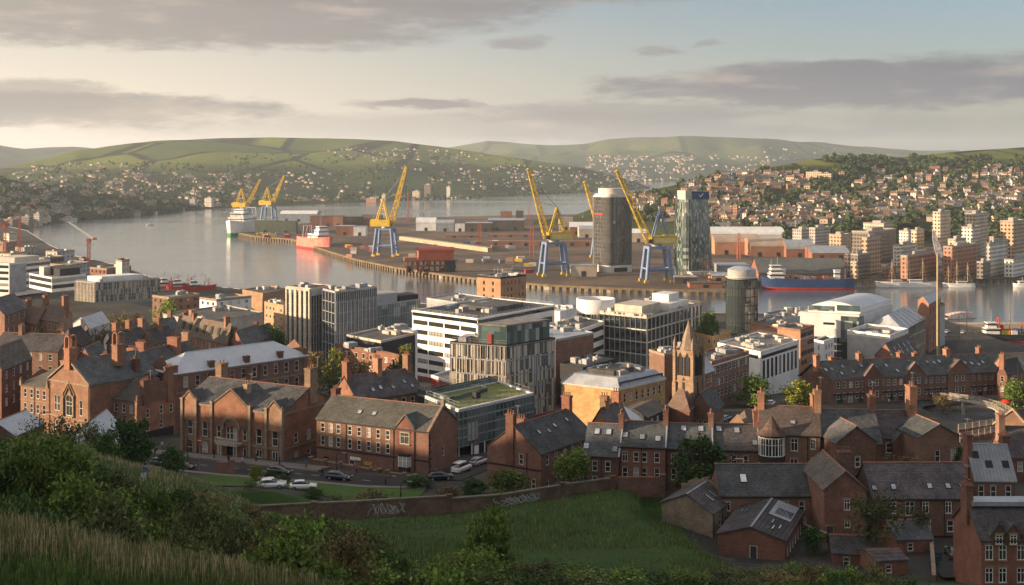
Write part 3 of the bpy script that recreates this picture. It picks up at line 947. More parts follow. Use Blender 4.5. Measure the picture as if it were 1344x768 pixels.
  if coping:
   cb = MB()
   for sg in (-1, 1):
    A_, B_ = Vector(P(u + sg * (w / 2 + .1), zt - .1, proj + .1)), Vector(P(u, zt + rise + .05, proj + .1))
    nn = Vector((n[0], n[1], 0)) * .3
    upv = Vector((0, 0, .3))
    cb.poly(A_, B_, B_ + upv, A_ + upv); cb.poly(A_ + upv, B_ + upv, B_ + upv - nn, A_ + upv - nn); cb.poly(A_ - nn, B_ - nn, B_, A_)
   cb.build('coping', coping, s.root)
  for (du, z, ww, hh, st) in (win or []):
   me, pm = win_mesh(ww, hh, st, s.near)
   x, y, _ = P(u + du, z, proj + .135)
   wo = put('window', me, s.root, (x, y, z), math.atan2(t[1], t[0]))
   if pm: put('pane', pm, wo)
  return g
 def addwin(s, k, u, z, w, h, st='sash', out=.135, name='window'):
  p, q, L, t, n = s.face(k)
  me, pm = win_mesh(w, h, st, s.near)
  x, y, _ = s.on(k, u, z, out)
  wo = put(name, me, s.root, (x, y, z), math.atan2(t[1], t[0]))
  if pm: put('pane', pm, wo)
  return wo
 def pipes(s, k, us, z1=None):
  for u in us:
   mb = MB()
   mb.tube(s.on(k, u, 0, .1), s.on(k, u, (z1 or s.h) - .1, .1), .06, .06, 6)
   mb.build('downpipe', iron, s.root)
 def gutter(s, k):
  mb = MB()
  L = s.face(k)[2]
  mb.tube(s.on(k, 0, s.h - .12, .36), s.on(k, L, s.h - .12, .36), .08, .08, 6)
  mb.build('gutter', iron, s.root)
 def door(s, k, u, w=1.1, h=2.2, mat=None, z=0.0, out=.05):
  p, q, L, t, n = s.face(k)
  mb = MB()
  mb.box(-w / 2, -out, 0, w / 2, .03, h, 0)
  mb.box(-w / 2 - .14, -out - .05, 0, -w / 2, .03, h + .14, 1); mb.box(w / 2, -out - .05, 0, w / 2 + .14, .03, h + .14, 1); mb.box(-w / 2, -out - .05, h, w / 2, .03, h + .14, 1)
  mb.box(-w / 2 + .15, -out - .02, h * .5, w / 2 - .15, -out, h - .2, 0)
  x, y, _ = s.on(k, u, z)
  return put('door', mb.mesh('door', [mat or door_paint, trim_stone]), s.root, (x, y, z), math.atan2(t[1], t[0]))
# ================================================================== NEAR BUILDINGS
BR, BO, BB = brick_red, brick_orange, brick_brown
# ---- gabled chapel-like hall on the left
def hall_chapel():
 b = Bldg('gabled_hall', 'gabled red brick hall with a pointed front arch and twin tall arched chimneys', 'hall', (64.7, 496.5), (117.5, 505.6), None, 255, depth=17)
 b.pitched('y', 4.4)
 L = b.wd
 b.wall(BO, {'S': [(1.9, 7.2, .8, 3.2, 'arch'), (3.0, 7.2, .8, 3.2, 'arch'), (L - 3.4, 7.0, 1.0, 3.2, 'arch'), (L / 2 - 1.1, 6.6, 2.2, 4.3, 'arch cross'),
                      (2.2, 3.0, .9, 2.2), (L / 2 - .5, 2.4, 1.1, 2.4), (L - 3.4, 3.0, .9, 2.2)], 'E': b.grid('E', [(4.4, 2.4), (.9, 2)], 4, .9)})
 b.roof(slate)
 # pointed hood over the middle window
 mb = MB()
 for w, z, o in ((4.2, 12.6, .22), (3.3, 11.8, .30)):
  for sg in (-1, 1):
   a, c = b.on('S', L / 2 + sg * w / 2, z - 1.7, o), b.on('S', L / 2, z + .9, o)
   d = .28
   a0, c0 = b.on('S', L / 2 + sg * w / 2, z - 1.7, 0), b.on('S', L / 2, z + .9, 0)
   up = lambda p: (p[0], p[1], p[2] + d)
   mb.poly(a, c, up(c), up(a)); mb.poly(up(a), up(c), up(c0), up(a0)); mb.poly(a0, c0, c, a)
 for sg in (-1, 1):
  x, y, _ = b.on('S', L / 2 + sg * 1.8, 0, .2)
  mb.cbox(x, y, 6.4, .35, .35, 4.3); mb.cbox(x, y, 10.7, .5, .5, .25)
 mb.build('hood_mould', sandstone, b.root)
 b.band('string_course', trim_stone, 6.0, 6.3, .1, 'S'); b.band('eaves_course', trim_stone, b.h - .4, b.h - .1, .12, 'SE')
 cb = MB()
 for sg in (-1, 1):
  a, c = Vector(b.on('S', L / 2 + sg * (L / 2 + .2), b.h - .1, .35)), Vector(b.on('S', L / 2, b.h + 4.45, .35))
  n = Vector((0, .5, 0)); u = Vector((0, 0, .35))
  cb.poly(a, c, c + u, a + u); cb.poly(a + u, c + u, c + u + n, a + u + n); cb.poly(a + n, c + n, c, a)
 cb.build('coping', trim_stone, b.root)
 # twin tall open-topped chimney turrets
 for (t, off) in ((.02, .0), (.55, -.55)):
  a, c = b.ridge_pts()
  x, y = lerp(a[0], c[0], t) - off * L / 2, lerp(a[1], c[1], t)
  mb = MB(); z0 = b.h + 2.6; w = .95
  mb.cbox(x, y, z0, w * 2, w * 2, 4.2); mb.cbox(x, y, z0 + 4.2, w * 2.3, w * 2.3, .3)
  for sx in (-1, 1):
   for sy in (-1, 1):
    mb.cbox(x + sx * w * .8, y + sy * w * .8, z0 + 4.5, .34, .34, 1.9)
  for k in range(8):                              # arched heads
   a0, a1 = math.pi * k / 8, math.pi * (k + 1) / 8
   for sy in (-1, 1):
    p0 = (x + w * .8 * math.cos(a0), z0 + 6.3 + w * .8 * math.sin(a0)); p1 = (x + w * .8 * math.cos(a1), z0 + 6.3 + w * .8 * math.sin(a1))
    mb.tube((p0[0], y + sy * w * .8, p0[1]), (p1[0], y + sy * w * .8, p1[1]), .2, .2, 4)
    mb.tube((x + sy * w * .8, y + p0[0] - x, p0[1]), (x + sy * w * .8, y + p1[0] - x, p1[1]), .2, .2, 4)
  mb.build('chimney', BO, b.root)
 for off in (-.75, .75):
  b.chimney(.75, off, 2.6, 1.2, 1.6, 4)
 b.pipes('S', [.25, L - .25])
 # lower wing on the left
 w = Bldg('brick_wing', 'low two storey brick wing with hipped roof at the left of the gabled hall', 'building', (27, 504), (64.2, 509), None, 264, depth=11, base=b.base - .4)
 w.pitched('x', 2.6)
 w.wall(BO, {'S': w.grid('S', [(w.h - 2.7, 1.9), (w.h - 5.9, 2.0)], 4, .95, .5)})
 w.roof(slate_brown, hip=4)
 w.chimney(.96, -.2, 3.2, 1.2, 1.2, 2, BO)
 w.band('string_course', trim_stone, w.h - 3.4, w.h - 3.2, .08, 'S')
 w.pipes('S', [w.wd * .5])
 mb = MB()
 for u in (.3, w.wd - .3):
  x, y, _ = w.on('S', u, 0, .05)
  mb.cbox(x, y, w.h - .2, .6, .6, 1.0); mb.lathe([(.3, w.h + .8), (.36, w.h + 1.0), (.05, w.h + 1.7)], 8, cx=x, cy=y)
 mb.build('finial', sandstone, w.root)
hall_chapel()
def shop_house():
 b = Bldg('brick_shop', 'brick corner shop with stepped gable and brown slate roof beside the gabled hall', 'building', (125.7, 520.5), (179.5, 527.5), (230, 516.5), 256)
 b.pitched('x', 3.4)
 b.wall(BO, {'S': b.grid('S', [(b.h - 2.6, 1.8), (b.h - 5.8, 2.1)], 5, .95, .5), 'E': [(2.6, b.h - 3.8, .9, 1.8), (6.4, b.h - 3.6, .9, 1.8), (2.6, b.h - 6.6, .9, 1.8), (6.4, b.h - 6.6, .9, 1.8), (9.2, b.h - 3.8, .9, 1.8)]})
 b.roof(slate_brown, .15)
 mb = MB()                                         # stepped parapet on the right gable
 D = b.dp
 for i in range(7):
  v = (i + .5) / 7
  hh = b.h + b.rise * (1 - abs(v - .5) * 2) + .75
  a, c, e, f = b.on('E', D * i / 7, 0, .12), b.on('E', D * (i + 1) / 7, 0, .12), b.on('E', D * (i + 1) / 7, 0, -.3), b.on('E', D * i / 7, 0, -.3)
  mb.prism([(p[0], p[1]) for p in (a, c, e, f)], b.h - .8, hh)
 mb.build('stepped_parapet', BR, b.root)
 b.chimney(.985, -.55, 2.6, 1.0, 1.9, 4); b.chimney(.985, .7, 5.0, 1.2, 1.7, 3, BO); b.chimney(.5, .6, 2.2, 1.1, 2.2, 5)
 b.band('shopfront', dark_trim, .3, 2.7, .12, 'E', .6)
 b.pipes('S', [.15, b.wd * .5])
 b.band('string_course', trim_stone, b.h - 3.3, b.h - 3.1, .07, 'S')
shop_house()
# ---- ornate library-like hall
def ornate_hall():
 b = Bldg('ornate_hall', 'ornate sandstone civic hall with a carved arched porch and three front gables', 'hall', (240, 526), (371.3, 542.5), None, 226, depth=15)
 L = b.wd; H = b.h
 b.pitched('x', 3.4)
 U = lambda f: f * L
 bays = [.075, .225, .84 - .02, .935]
 ws = []
 for f in (.075, .23, .77, .925):
  ws += [(U(f) - .65, 4.7, 1.3, 2.9, 'arch'), (U(f) - .7, .9, 1.4, 2.8, 'arch' if f < .3 else 'sash two')]
 ws += [(U(.37) - .45, 4.9, .9, 2.3, 'arch'), (U(.63) - .45, 4.9, .9, 2.3, 'arch'), (U(.5) - 1.3, 4.7, .8, 2.5, 'arch'), (U(.5) - .4, 4.7, .8, 2.7, 'arch'), (U(.5) + .5, 4.7, .8, 2.5, 'arch'),
           (U(.37) - .4, .6, .8, 2.9, 'sash'), (U(.63) - .4, .6, .8, 2.9, 'sash'), (U(.5) - 1.2, .1, 2.4, 3.85, 'hole')]
 b.wall(courses('hall_brick', (.27, .13, .08), (.19, .09, .058), (.24, .15, .1), .45, .15, stain=.35), {'S': ws, 'E': b.grid('E', [(1.2, 1.9), (4.8, 1.9)], 3, 1.0, 2)})
 b.roof(slate, .2)
 sw = MATS['hall_brick']
 b.frontgable('S', U(.5), L * .34, H + .3, 2.9, sw, slate, proj=.25, z0=7.5, back=5, coping=trim_stone)
 b.frontgable('S', U(.075), L * .125, H + .5, 1.5, sw, slate, proj=.25, z0=7.5, back=2, coping=trim_stone)
 b.frontgable('S', U(.925), L * .125, H + .5, 1.5, sw, slate, proj=.25, z0=7.5, back=2, coping=trim_stone)
 mb = MB()                                         # buttress piers with caps
 for f in (.004, .148, .31, .69, .85, .996):
  x, y, _ = b.on('S', U(f), 0, .15)
  mb.cbox(x, y, 0, .55, .7, H + .4); mb.cbox(x, y, H + .4, .75, .9, .3); mb.lathe([(.3, H + .7), (.05, H + 1.3)], 4, cx=x, cy=y, smooth=False)
 mb.build('piers', trim_stone, b.root)
 b.band('string_course', trim_stone, 4.1, 4.45, .16, 'SE'); b.band('eaves_course', trim_stone, H - .45, H - .1, .18, 'SE'); b.band('plinth', trim_stone, 0, .7, .14, 'S', .3)
 mb = MB()                                         # big arch over the first floor window
 cx_, zc, r = U(.5), 6.9, 2.1
 for rr, o in ((2.1, .5), (1.8, .42)):
  for k in range(14):
   a0, a1 = math.pi * k / 14, math.pi * (k + 1) / 14
   q = [b.on('S', cx_ + rad * math.cos(a), zc + rad * math.sin(a), o) for rad, a in ((rr, a0), (rr, a1), (rr + .25, a1), (rr + .25, a0))]
   q2 = [b.on('S', cx_ + rad * math.cos(a), zc + rad * math.sin(a), .2) for rad, a in ((rr, a0), (rr, a1), (rr + .25, a1), (rr + .25, a0))]
   mb.poly(*q); mb.poly(q2[3], q2[2], q[2], q[3]); mb.poly(q[0], q[1], q2[1], q2[0])
 for sg in (-1, 1):
  x, y, _ = b.on('S', cx_ + sg * 2.0, 0, .35)
  mb.lathe([(.2, 4.6), (.16, 4.8), (.15, 6.6), (.24, 6.9)], 8, cx=x, cy=y)
 mb.build('arch_surround', trim_stone, b.root)
 pb = MB()                                         # porch: columns, round arch, balcony with carving
 p0 = b.on('S', cx_, 0, 1.0)
 for sg in (-1, 1):
  for k in (1.55, 2.15):
   x, y, _ = b.on('S', cx_ + sg * k, 0, 1.1)
   pb.lathe([(.26, .3), (.26, .6), (.19, .7), (.17, 3.75), (.28, 3.95)], 10, cx=x, cy=y)
 for a_, z0, z1, o0, o1 in ((2.6, 3.95, 4.4, -.02, 1.5), (2.8, 4.4, 4.55, -.02, 1.7)):
  q = [b.on('S', cx_ - a_, 0, o1), b.on('S', cx_ + a_, 0, o1), b.on('S', cx_ + a_, 0, o0), b.on('S', cx_ - a_, 0, o0)]
  pb.prism([(v[0], v[1]) for v in q], z0, z1)
 for k in range(9):
  x, y, _ = b.on('S', cx_ - 2.6 + 5.2 * k / 8, 0, 1.55)
  pb.lathe([(.12, 4.55), (.2, 4.8), (.1, 5.0), (.2, 5.2)], 6, cx=x, cy=y)
 q = [b.on('S', cx_ - 2.7, 0, 1.65), b.on('S', cx_ + 2.7, 0, 1.65), b.on('S', cx_ + 2.7, 0, 1.45), b.on('S', cx_ - 2.7, 0, 1.45)]
 pb.prism([(v[0], v[1]) for v in q], 5.2, 5.35)
 pb.build('porch', pale_stone, b.root)
 db = MB()
 q = [b.on('S', cx_ - 1.2, .1, -.6), b.on('S', cx_ + 1.2, .1, -.6)]
 db.poly(q[0], q[1], (q[1][0], q[1][1], 3.95), (q[0][0], q[0][1], 3.95))
 db.build('door', door_paint, b.root)
 sb = MB()
 for i in range(4):
  q = [b.on('S', cx_ - 1.9, 0, 2.6 - i * .35), b.on('S', cx_ + 1.9, 0, 2.6 - i * .35), b.on('S', cx_ + 1.9, 0, 0), b.on('S', cx_ - 1.9, 0, 0)]
  sb.prism([(v[0], v[1]) for v in q], i * .12 - .3, i * .12)
 sb.build('steps', paving_m, b.root)
 b.chimney(.04, .3, 3.6, 1.5, 2.0, 2, sandstone); b.chimney(.985, .15, 4.2, 1.4, 2.2, 3, sandstone); b.chimney(.55, -.6, 2.6, .9, 1.2, 2, sandstone)
 b.pipes('S', [U(.16), U(.84)])
 mb = MB()
 x, y, _ = b.on('S', U(.985), 1.3, .3)
 mb.box(x - .5, y - .05, 1.3, x + .5, y + .05, 2.5); mb.build('notice_board', sign_blue, b.root)
 r = Bldg('brick_annexe', 'plain brick annexe with a gabled slate roof tucked behind the ornate hall', 'building', (372, 526), (398, 531), (413, 521), 244)
 r.pitched('y', 2.2); r.wall(BB, {'E': r.grid('E', [(1, 1.8), (4.4, 1.8)], 2, .9)}); r.roof(slate)
ornate_hall()
# ---- long institution with pale hipped metal roof
def long_institute():
 b = Bldg('brick_institute', 'long three storey red brick institute with a pale grey hipped metal roof', 'building', (196, 483), (228, 490), (403, 465.5), 268)
 H = b.h
 b.pitched('y', 3.2)
 n = 11
 b.wall(BR, {'E': b.grid('E', [(H - 3.4, 2.3), (H - 7.3, 2.3), (H - 11, 2.2)], n, 1.15, 1.5), 'S': b.grid('S', [(H - 3.4, 2.3), (H - 7.3, 2.3)], 4, 1.1)})
 b.roof(metal_roof, .5, hip=6.5, ridge=metal_roof)
 b.band('cornice', trim_stone, H - .7, H - .1, .3); b.band('string_course', trim_stone, H - 4.6, H - 4.3, .1)
 for u in (.0, .26, .52, .78, .98):
  mb = MB()
  x, y, _ = b.on('E', b.dp * u + .3, 0, -.35)
  mb.cbox(x, y, H - 3, 1.0, 1.3, 4.3); mb.cbox(x, y, H + 1.3, 1.2, 1.5, .3)
  mb.build('chimney', BR, b.root)
 b.pipes('E', [b.dp * .27, b.dp * .62])
long_institute()
# ---- red brick block by the road, slate roof
def road_block():
 b = Bldg('brick_block', 'three storey red brick block with brown slate roof, bay window and walled front yard', 'building', (415.6, 549.4), (562.5, 566.6), (600, 551.5), 213)
 L = b.wd; H = b.h
 b.pitched('x', 3.3)
 ws = []
 us = [.04, .115, .185, .29, .375, .46, .545, .63]
 for f in us:
  ws += [(f * L - .05, H - 2.25, .85, 1.6), (f * L - .05, H - 4.7, .85, 1.75)]
 ws += [(.30 * L, .5, 1.2, 1.5), (.07 * L, .1, 1.0, 1.9, 'hole')]
 b.wall(BR, {'S': ws, 'E': [(b.dp * .5 - .4, 3.4, .85, 1.7), (b.dp * .25 - .3, .7, .6, .9)]})
 b.roof(slate_brown, .2)
 b.frontgable('S', L * .80, L * .155, H + .2, 2.1, BR, slate, proj=.12, z0=0.0, back=3.5, coping=trim_stone, win=[(0, H - 2.6, 1.9, 2.0, 'cross')])
 by = MB()                                          # two-light bay below
 q = [b.on('S', L * .80 - 1.2, 0, .15), b.on('S', L * .80 - .85, 0, .85), b.on('S', L * .80 + .85, 0, .85), b.on('S', L * .80 + 1.2, 0, .15)]
 pts = [(v[0], v[1]) for v in q]
 by.prism(pts, 1.6, 2.2); by.prism(pts, 4.0, 4.35)
 bo = by.build('bay_window', dark_trim, b.root)
 gb = MB()
 for (a, c) in zip(q, q[1:]):
  gb.poly((a[0], a[1], 2.2), (c[0], c[1], 2.2), (c[0], c[1], 4.0), (a[0], a[1], 4.0))
 gb.build('pane', glass('bay_glass', (.25, .27, .27), (.4, .4, .38)), bo)
 fb = MB()
 for a in q:
  fb.cbox(a[0], a[1], 2.2, .12, .12, 1.8)
 for (a, c) in zip(q, q[1:]):
  m = ((a[0] + c[0]) / 2, (a[1] + c[1]) / 2)
  fb.cbox(m[0], m[1], 2.2, .09, .09, 1.8)
  fb.tube((a[0], a[1], 3.3), (c[0], c[1], 3.3), .05, .05, 4)
 fb.build('frame', white_paint, bo)
 b.skylights(0, [(.34, .45), (.47, .45)], .9, 1.0)
 b.band('string_course', dark_trim, H - 5.3, H - 5.05, .08, 'S'); b.band('eaves_course', dark_trim, H - .35, H - .1, .1, 'S')
 b.band('quoins', trim_stone, 0, H - 1, .06, 'E', b.dp * .0 + .0) if False else None
 mb = MB()                                          # coping and kneelers of the right gable
 D = b.dp
 for sg in (0, 1):
  a, c = Vector(b.on('E', D * sg + (.3 if sg else -.3), H - .3, .2)), Vector(b.on('E', D / 2, H + 3.55, .2))
  n = Vector((-.55, 0, 0)); u = Vector((0, 0, .3))
  mb.poly(a, c, c + u, a + u); mb.poly(a + u, c + u, c + u + n, a + u + n); mb.poly(a + n, c + n, c, a)
 x, y, _ = b.on('E', D / 2, 0, .0)
 mb.cbox(x, y, H + 3.3, .6, .7, 1.3)
 mb.build('coping', trim_stone, b.root)
 qb = MB()
 for i in range(int(H / .6)):
  w = .5 if i % 2 else .8
  a, c = b.on('E', 0, 0, .04), b.on('E', w, 0, .04)
  qb.poly((a[0], a[1], i * .6), (c[0], c[1], i * .6), (c[0], c[1], i * .6 + .5), (a[0], a[1], i * .6 + .5))
 qb.build('quoins', dark_trim, b.root)
 b.chimney(.012, .1, 1.6, 1.1, 1.6, 3); b.pipes('S', [L * .275, L * .70, L * .885]); b.gutter('S')
 sgn = MB(); x, y, _ = b.on('S', L * .36, 0, .12)
 sgn.box(x - 1.1, y - .05, 2.15, x + 1.1, y + .05, 2.65); sgn.build('sign_board', white_paint, b.root)
 sgn = MB(); x, y, _ = b.on('S', L * .475, 0, .12)
 sgn.box(x - .9, y - .05, 1.5, x + .9, y + .05, 2.1); sgn.build('sign_board', M('sign_amber', (.45, .2, .05), None, 3), b.root)
 # yard wall
 a = b.on('S', .0, 0, 1.6); c = b.on('S', L * .66, 0, 3.2); d = b.on('S', L * .74, 0, 3.4); e = b.on('S', L * .98, 0, 3.6)
 for lab, p, q in (('long brick yard wall with stone coping in front of the red brick block', a, c), ('short brick yard wall right of the gateway by the red brick block', d, e)):
  mw = b.root.matrix_basis
  P, Q = mw @ Vector(p), mw @ Vector(q)
  dv = Q - P
  t = thing('yard_wall', lab, 'wall', (P.x, P.y, b.base - .3), math.atan2(dv.y, dv.x))
  ln = math.hypot(dv.x, dv.y)
  m1, m2 = MB(), MB()
  m1.box(0, -.18, 0, ln, .18, 2.0)
  m2.box(-.05, -.26, 2.0, ln + .05, .26, 2.16)
  for k in range(int(ln / 3.5) + 2):
   x = min(ln, k * 3.5)
   m1.cbox(x, 0, 0, .6, .6, 2.3); m2.cbox(x, 0, 2.3, .75, .75, .15)
  m1.build('masonry', BR, t); m2.build('coping', trim_stone, t)
road_block()
def slate_house():
 b = Bldg('chimneyed_house', 'brick house with a dark slate roof and three tall orange chimneys beside the glass offices', 'house', (436, 517), (469, 525.5), (554, 513.5), 241)
 b.pitched('y', 4.0)
 b.wall(BO, {'S': [(b.wd / 2 - .4, b.h - .2 - 2, .8, 1.3)], 'E': b.grid('E', [(b.h - 2.4, 1.6), (b.h - 5.4, 1.6)], 6, 1.0)})
 b.roof(slate, .25)
 for t in (.03, .5, .97):
  b.chimney(t, 0, 3.0, 1.0, 1.9, 4, BO)
 b.skylights(0, [(.3, .35), (.42, .4), (.6, .35), (.8, .5), (.88, .3)], .8, 1.0)
 b.gutter('E')
slate_house()
# ---- corner house and terrace along the wall
def corner_house():
 b = Bldg('corner_house', 'red brick corner house, chimneyed gable end to the road, long slate roof', 'house', (639.4, 585), (709.7, 596), None, 199, depth=17)
 b.pitched('y', 3.9)
 L = b.wd; H = b.h
 b.wall(BR, {'S': [(L * .40, H - 2.1, .85, 1.7), (L * .60, H - 2.2, .85, 1.7), (L * .38, .5, .85, 1.7), (L * .62, .5, .85, 1.7), (L * .83, 1.2, .8, 1.6)],
    'E': b.grid('E', [(H - 2.2, 1.7), (.6, 1.7)], 6, .85, .8)})
 b.roof(slate, .2)
 b.chimney(.012, .12, 2.4, 1.0, 1.5, 3, down=6); b.chimney(.98, 0, 2.4, 1.0, 1.6, 4); b.chimney(.38, .55, 2.0, 1.2, 2.0, 4)
 b.skylights(0, [(.25, .6), (.4, .55), (.8, .7), (.55, .65)], .7, .9)
 b.band('string_course', dark_trim, H - 2.9, H - 2.6, .06, 'S')
 b.pipes('S', [L * .75]); b.gutter('E')
corner_house()
def terrace_units():
 G = 'brick terraced houses with slate roofs along the retaining wall'
 specs = [
  ('low terraced house with four small skylights at the left end of the row', (767, 597), (811.5, 599.5), 8.6, 4.2, [(.25, .3, 'sash'), (.75, .35, 'sash')], [(.3, .75), (.62, .75), (.06, .3), (.85, .25)], .98, 1.9),
  ('terraced house with a blue garage door between the low house and the tree', (811.5, 585), (873, 587.5), 8.4, 3.1, [(.1, 0, 'cross'), (.34, 0, 'sash'), (.6, 0, 'sash'), (.87, 0, 'sash')], [(.15, .45), (.5, .4), (.82, .35)], .985, 2.2),
  ('terraced house half hidden behind the round dark green tree', (873, 588), (934.5, 590), 8.4, 3.1, [(.14, 0, 'cross'), (.4, 0, 'sash'), (.7, 0, 'sash')], [(.4, .8), (.75, .8)], .985, 1.9),
  ('terraced house right of the tree with a tall white vent pipe at its back', (934.5, 590), (997, 591), 8.4, 3.2, [(.2, 0, 'sash'), (.42, 0, 'sash'), (.75, 0, 'sash')], [(.2, .8), (.56, .75), (.9, .3)], .985, 2.4)]
 out = []
 for i, (lab, A, B, dep, rise, wn, sky, ct, ch) in enumerate(specs):
  b = Bldg('terraced_house', lab, 'house', A, B, None, 197.5, depth=dep, base=27.2, group=G)
  b.pitched('x', rise)
  L, H = b.wd, b.h
  ws = []
  for f, dz, st in wn:
   ws += [(f * L - .1 if f < .5 else f * L - .75, H - 2.5, .85, 1.6, st), (f * L - .1 if f < .5 else f * L - .75, H - 5.1, .85, 1.7, 'sash')]
  b.wall(BR, {'S': ws})
  b.roof(slate, .22)
  b.skylights(0, sky, .95, 1.15)
  b.chimney(ct, .0, ch, .8, 1.5, 3)
  b.gutter('S'); b.pipes('S', [L * .04, L * .5])
  fb = MB()
  p, q, r_, s_ = [Vector(v) for v in (b.sl[0][1], b.sl[0][2], b.sl[0][2], b.sl[0][1])]
  up = Vector((0, 0, .22)); w = Vector((-.25, 0, 0))
  fb.poly(p + up, q + up, q + up + w, p + up + w); fb.poly(p + up + w, q + up + w, q + w, p + w); fb.poly(p, q, q + up, p + up)
  fb.build('flashing', lead_grey, b.roofo)
  if i == 1:
   b.door('S', L * .12, 2.2, 2.3, sign_blue); b.door('S', L * .92, .9, 2.1, sign_blue)
   b.block('porch', .33, -.16, .49, 0, H - 5.6, H - 5.2, dark_trim)
   b.block('yard_outhouse', .47, -.42, .86, -.02, 0, 2.6, BR); b.block('outhouse_roof', .45, -.44, .88, -.02, 2.6, 2.85, felt_roof)
  if i == 3:
   mb = MB()
   x, y, _ = b.on('S', L * .66, 0, .3)
   mb.tube((x, y, 0), (x, y, H - 1.3), .09, .09, 6); mb.tube((x, y, H - 1.35), (x - 1.4, y, H - 1.35), .09, .09, 6)
   mb.build('vent_pipe', white_paint, b.root)
  out.append(b)
 return out
TERR = terrace_units()
def bay_house():
 b = Bldg('bay_house', 'brown brick house with a two storey white bay window under a pointed turret roof', 'house', (998, 569), (1076.5, 572), None, 195.5, depth=8.6, base=27.2)
 b.pitched('x', 3.6)
 L, H = b.wd, b.h
 b.wall(BB, {'S': [(L * .51, H - 2.6, 1.1, 2.0, 'cross'), (L * .5, H - 6.1, 1.2, 2.3, 'cross'), (L * .51, H - 9.2, 1.1, 1.9, 'cross'), (L * .84, H - 2.2, .75, 1.6, 'cross'), (L * .84, H - 5.4, .8, 1.9), (L * .84, H - 8.6, .8, 1.9)]})
 b.roof(slate_brown, .2)
 b.chimney(.02, .0, 2.3, 1.0, 1.6, 3, BO); b.chimney(.985, 0, 2.9, 1.0, 2.0, 5, BO)
 b.skylights(0, [(.55, .45)], .9, .8)
 n = 8; cx_, r = L * .19, 2.05
 O = b.on('S', cx_, 0, .3)
 ring = [(O[0] + r * math.cos(math.pi + math.pi * k / 6), O[1] + r * .8 * math.sin(math.pi + math.pi * k / 6)) for k in range(7)] + [(O[0] + r, O[1] + .4), (O[0] - r, O[1] + .4)]
 tb, gb, rb = MB(), MB(), MB()
 for z0, z1 in ((0, .5), (2.4, 3.5), (5.3, 6.5), (H - .35, H)):
  tb.prism(ring, z0, z1)
 t = tb.build('bay', dark_trim, b.root)
 inner = [(O[0] + (x - O[0]) * .97, O[1] + (y - O[1]) * .97) for x, y in ring]
 for z0, z1 in ((.5, 2.4), (3.5, 5.3), (6.5, H - .35)):
  wb = MB()
  for (p, q) in zip(inner[:6], inner[1:7]):
   gb.poly((p[0], p[1], z0), (q[0], q[1], z0), (q[0], q[1], z1), (p[0], p[1], z1))
   wb.tube((p[0], p[1], z0 + (z1 - z0) * .62), (q[0], q[1], z0 + (z1 - z0) * .62), .045, .045, 4)
   m = ((p[0] + q[0]) / 2, (p[1] + q[1]) / 2)
   wb.cbox(m[0], m[1], z0, .08, .08, z1 - z0); wb.cbox(p[0], p[1], z0, .16, .16, z1 - z0)
   wb.tube((p[0], p[1], z0 + .06), (q[0], q[1], z0 + .06), .09, .09, 4); wb.tube((p[0], p[1], z1 - .06), (q[0], q[1], z1 - .06), .09, .09, 4)
  wb.cbox(inner[6][0], inner[6][1], z0, .16, .16, z1 - z0)
  wb.build('frame', white_paint, t)
 gb.build('pane', pane, t)
 ap = (O[0], O[1] + .1, H + 3.0)
 o = [(O[0] + (x - O[0]) * 1.2, O[1] + (y - O[1]) * 1.2) for x, y in ring]
 for i in range(len(o)):
  p, q = o[i], o[(i + 1) % len(o)]
  rb.poly((p[0], p[1], H - .1), (q[0], q[1], H - .1), ((p[0] + O[0] * 2) / 3, (p[1] + O[1] * 2) / 3, H + 1.0)) if False else None
  m = lambda v: (lerp(v[0], O[0], .45), lerp(v[1], O[1], .45), H + .9)
  rb.poly((p[0], p[1], H), (q[0], q[1], H), m(q), m(p)); rb.poly(m(p), m(q), ap)
 rb.build('turret_roof', slate_warm, t)
 b.pipes('S', [L * .38, L * .79]); b.gutter('S')
bay_house()
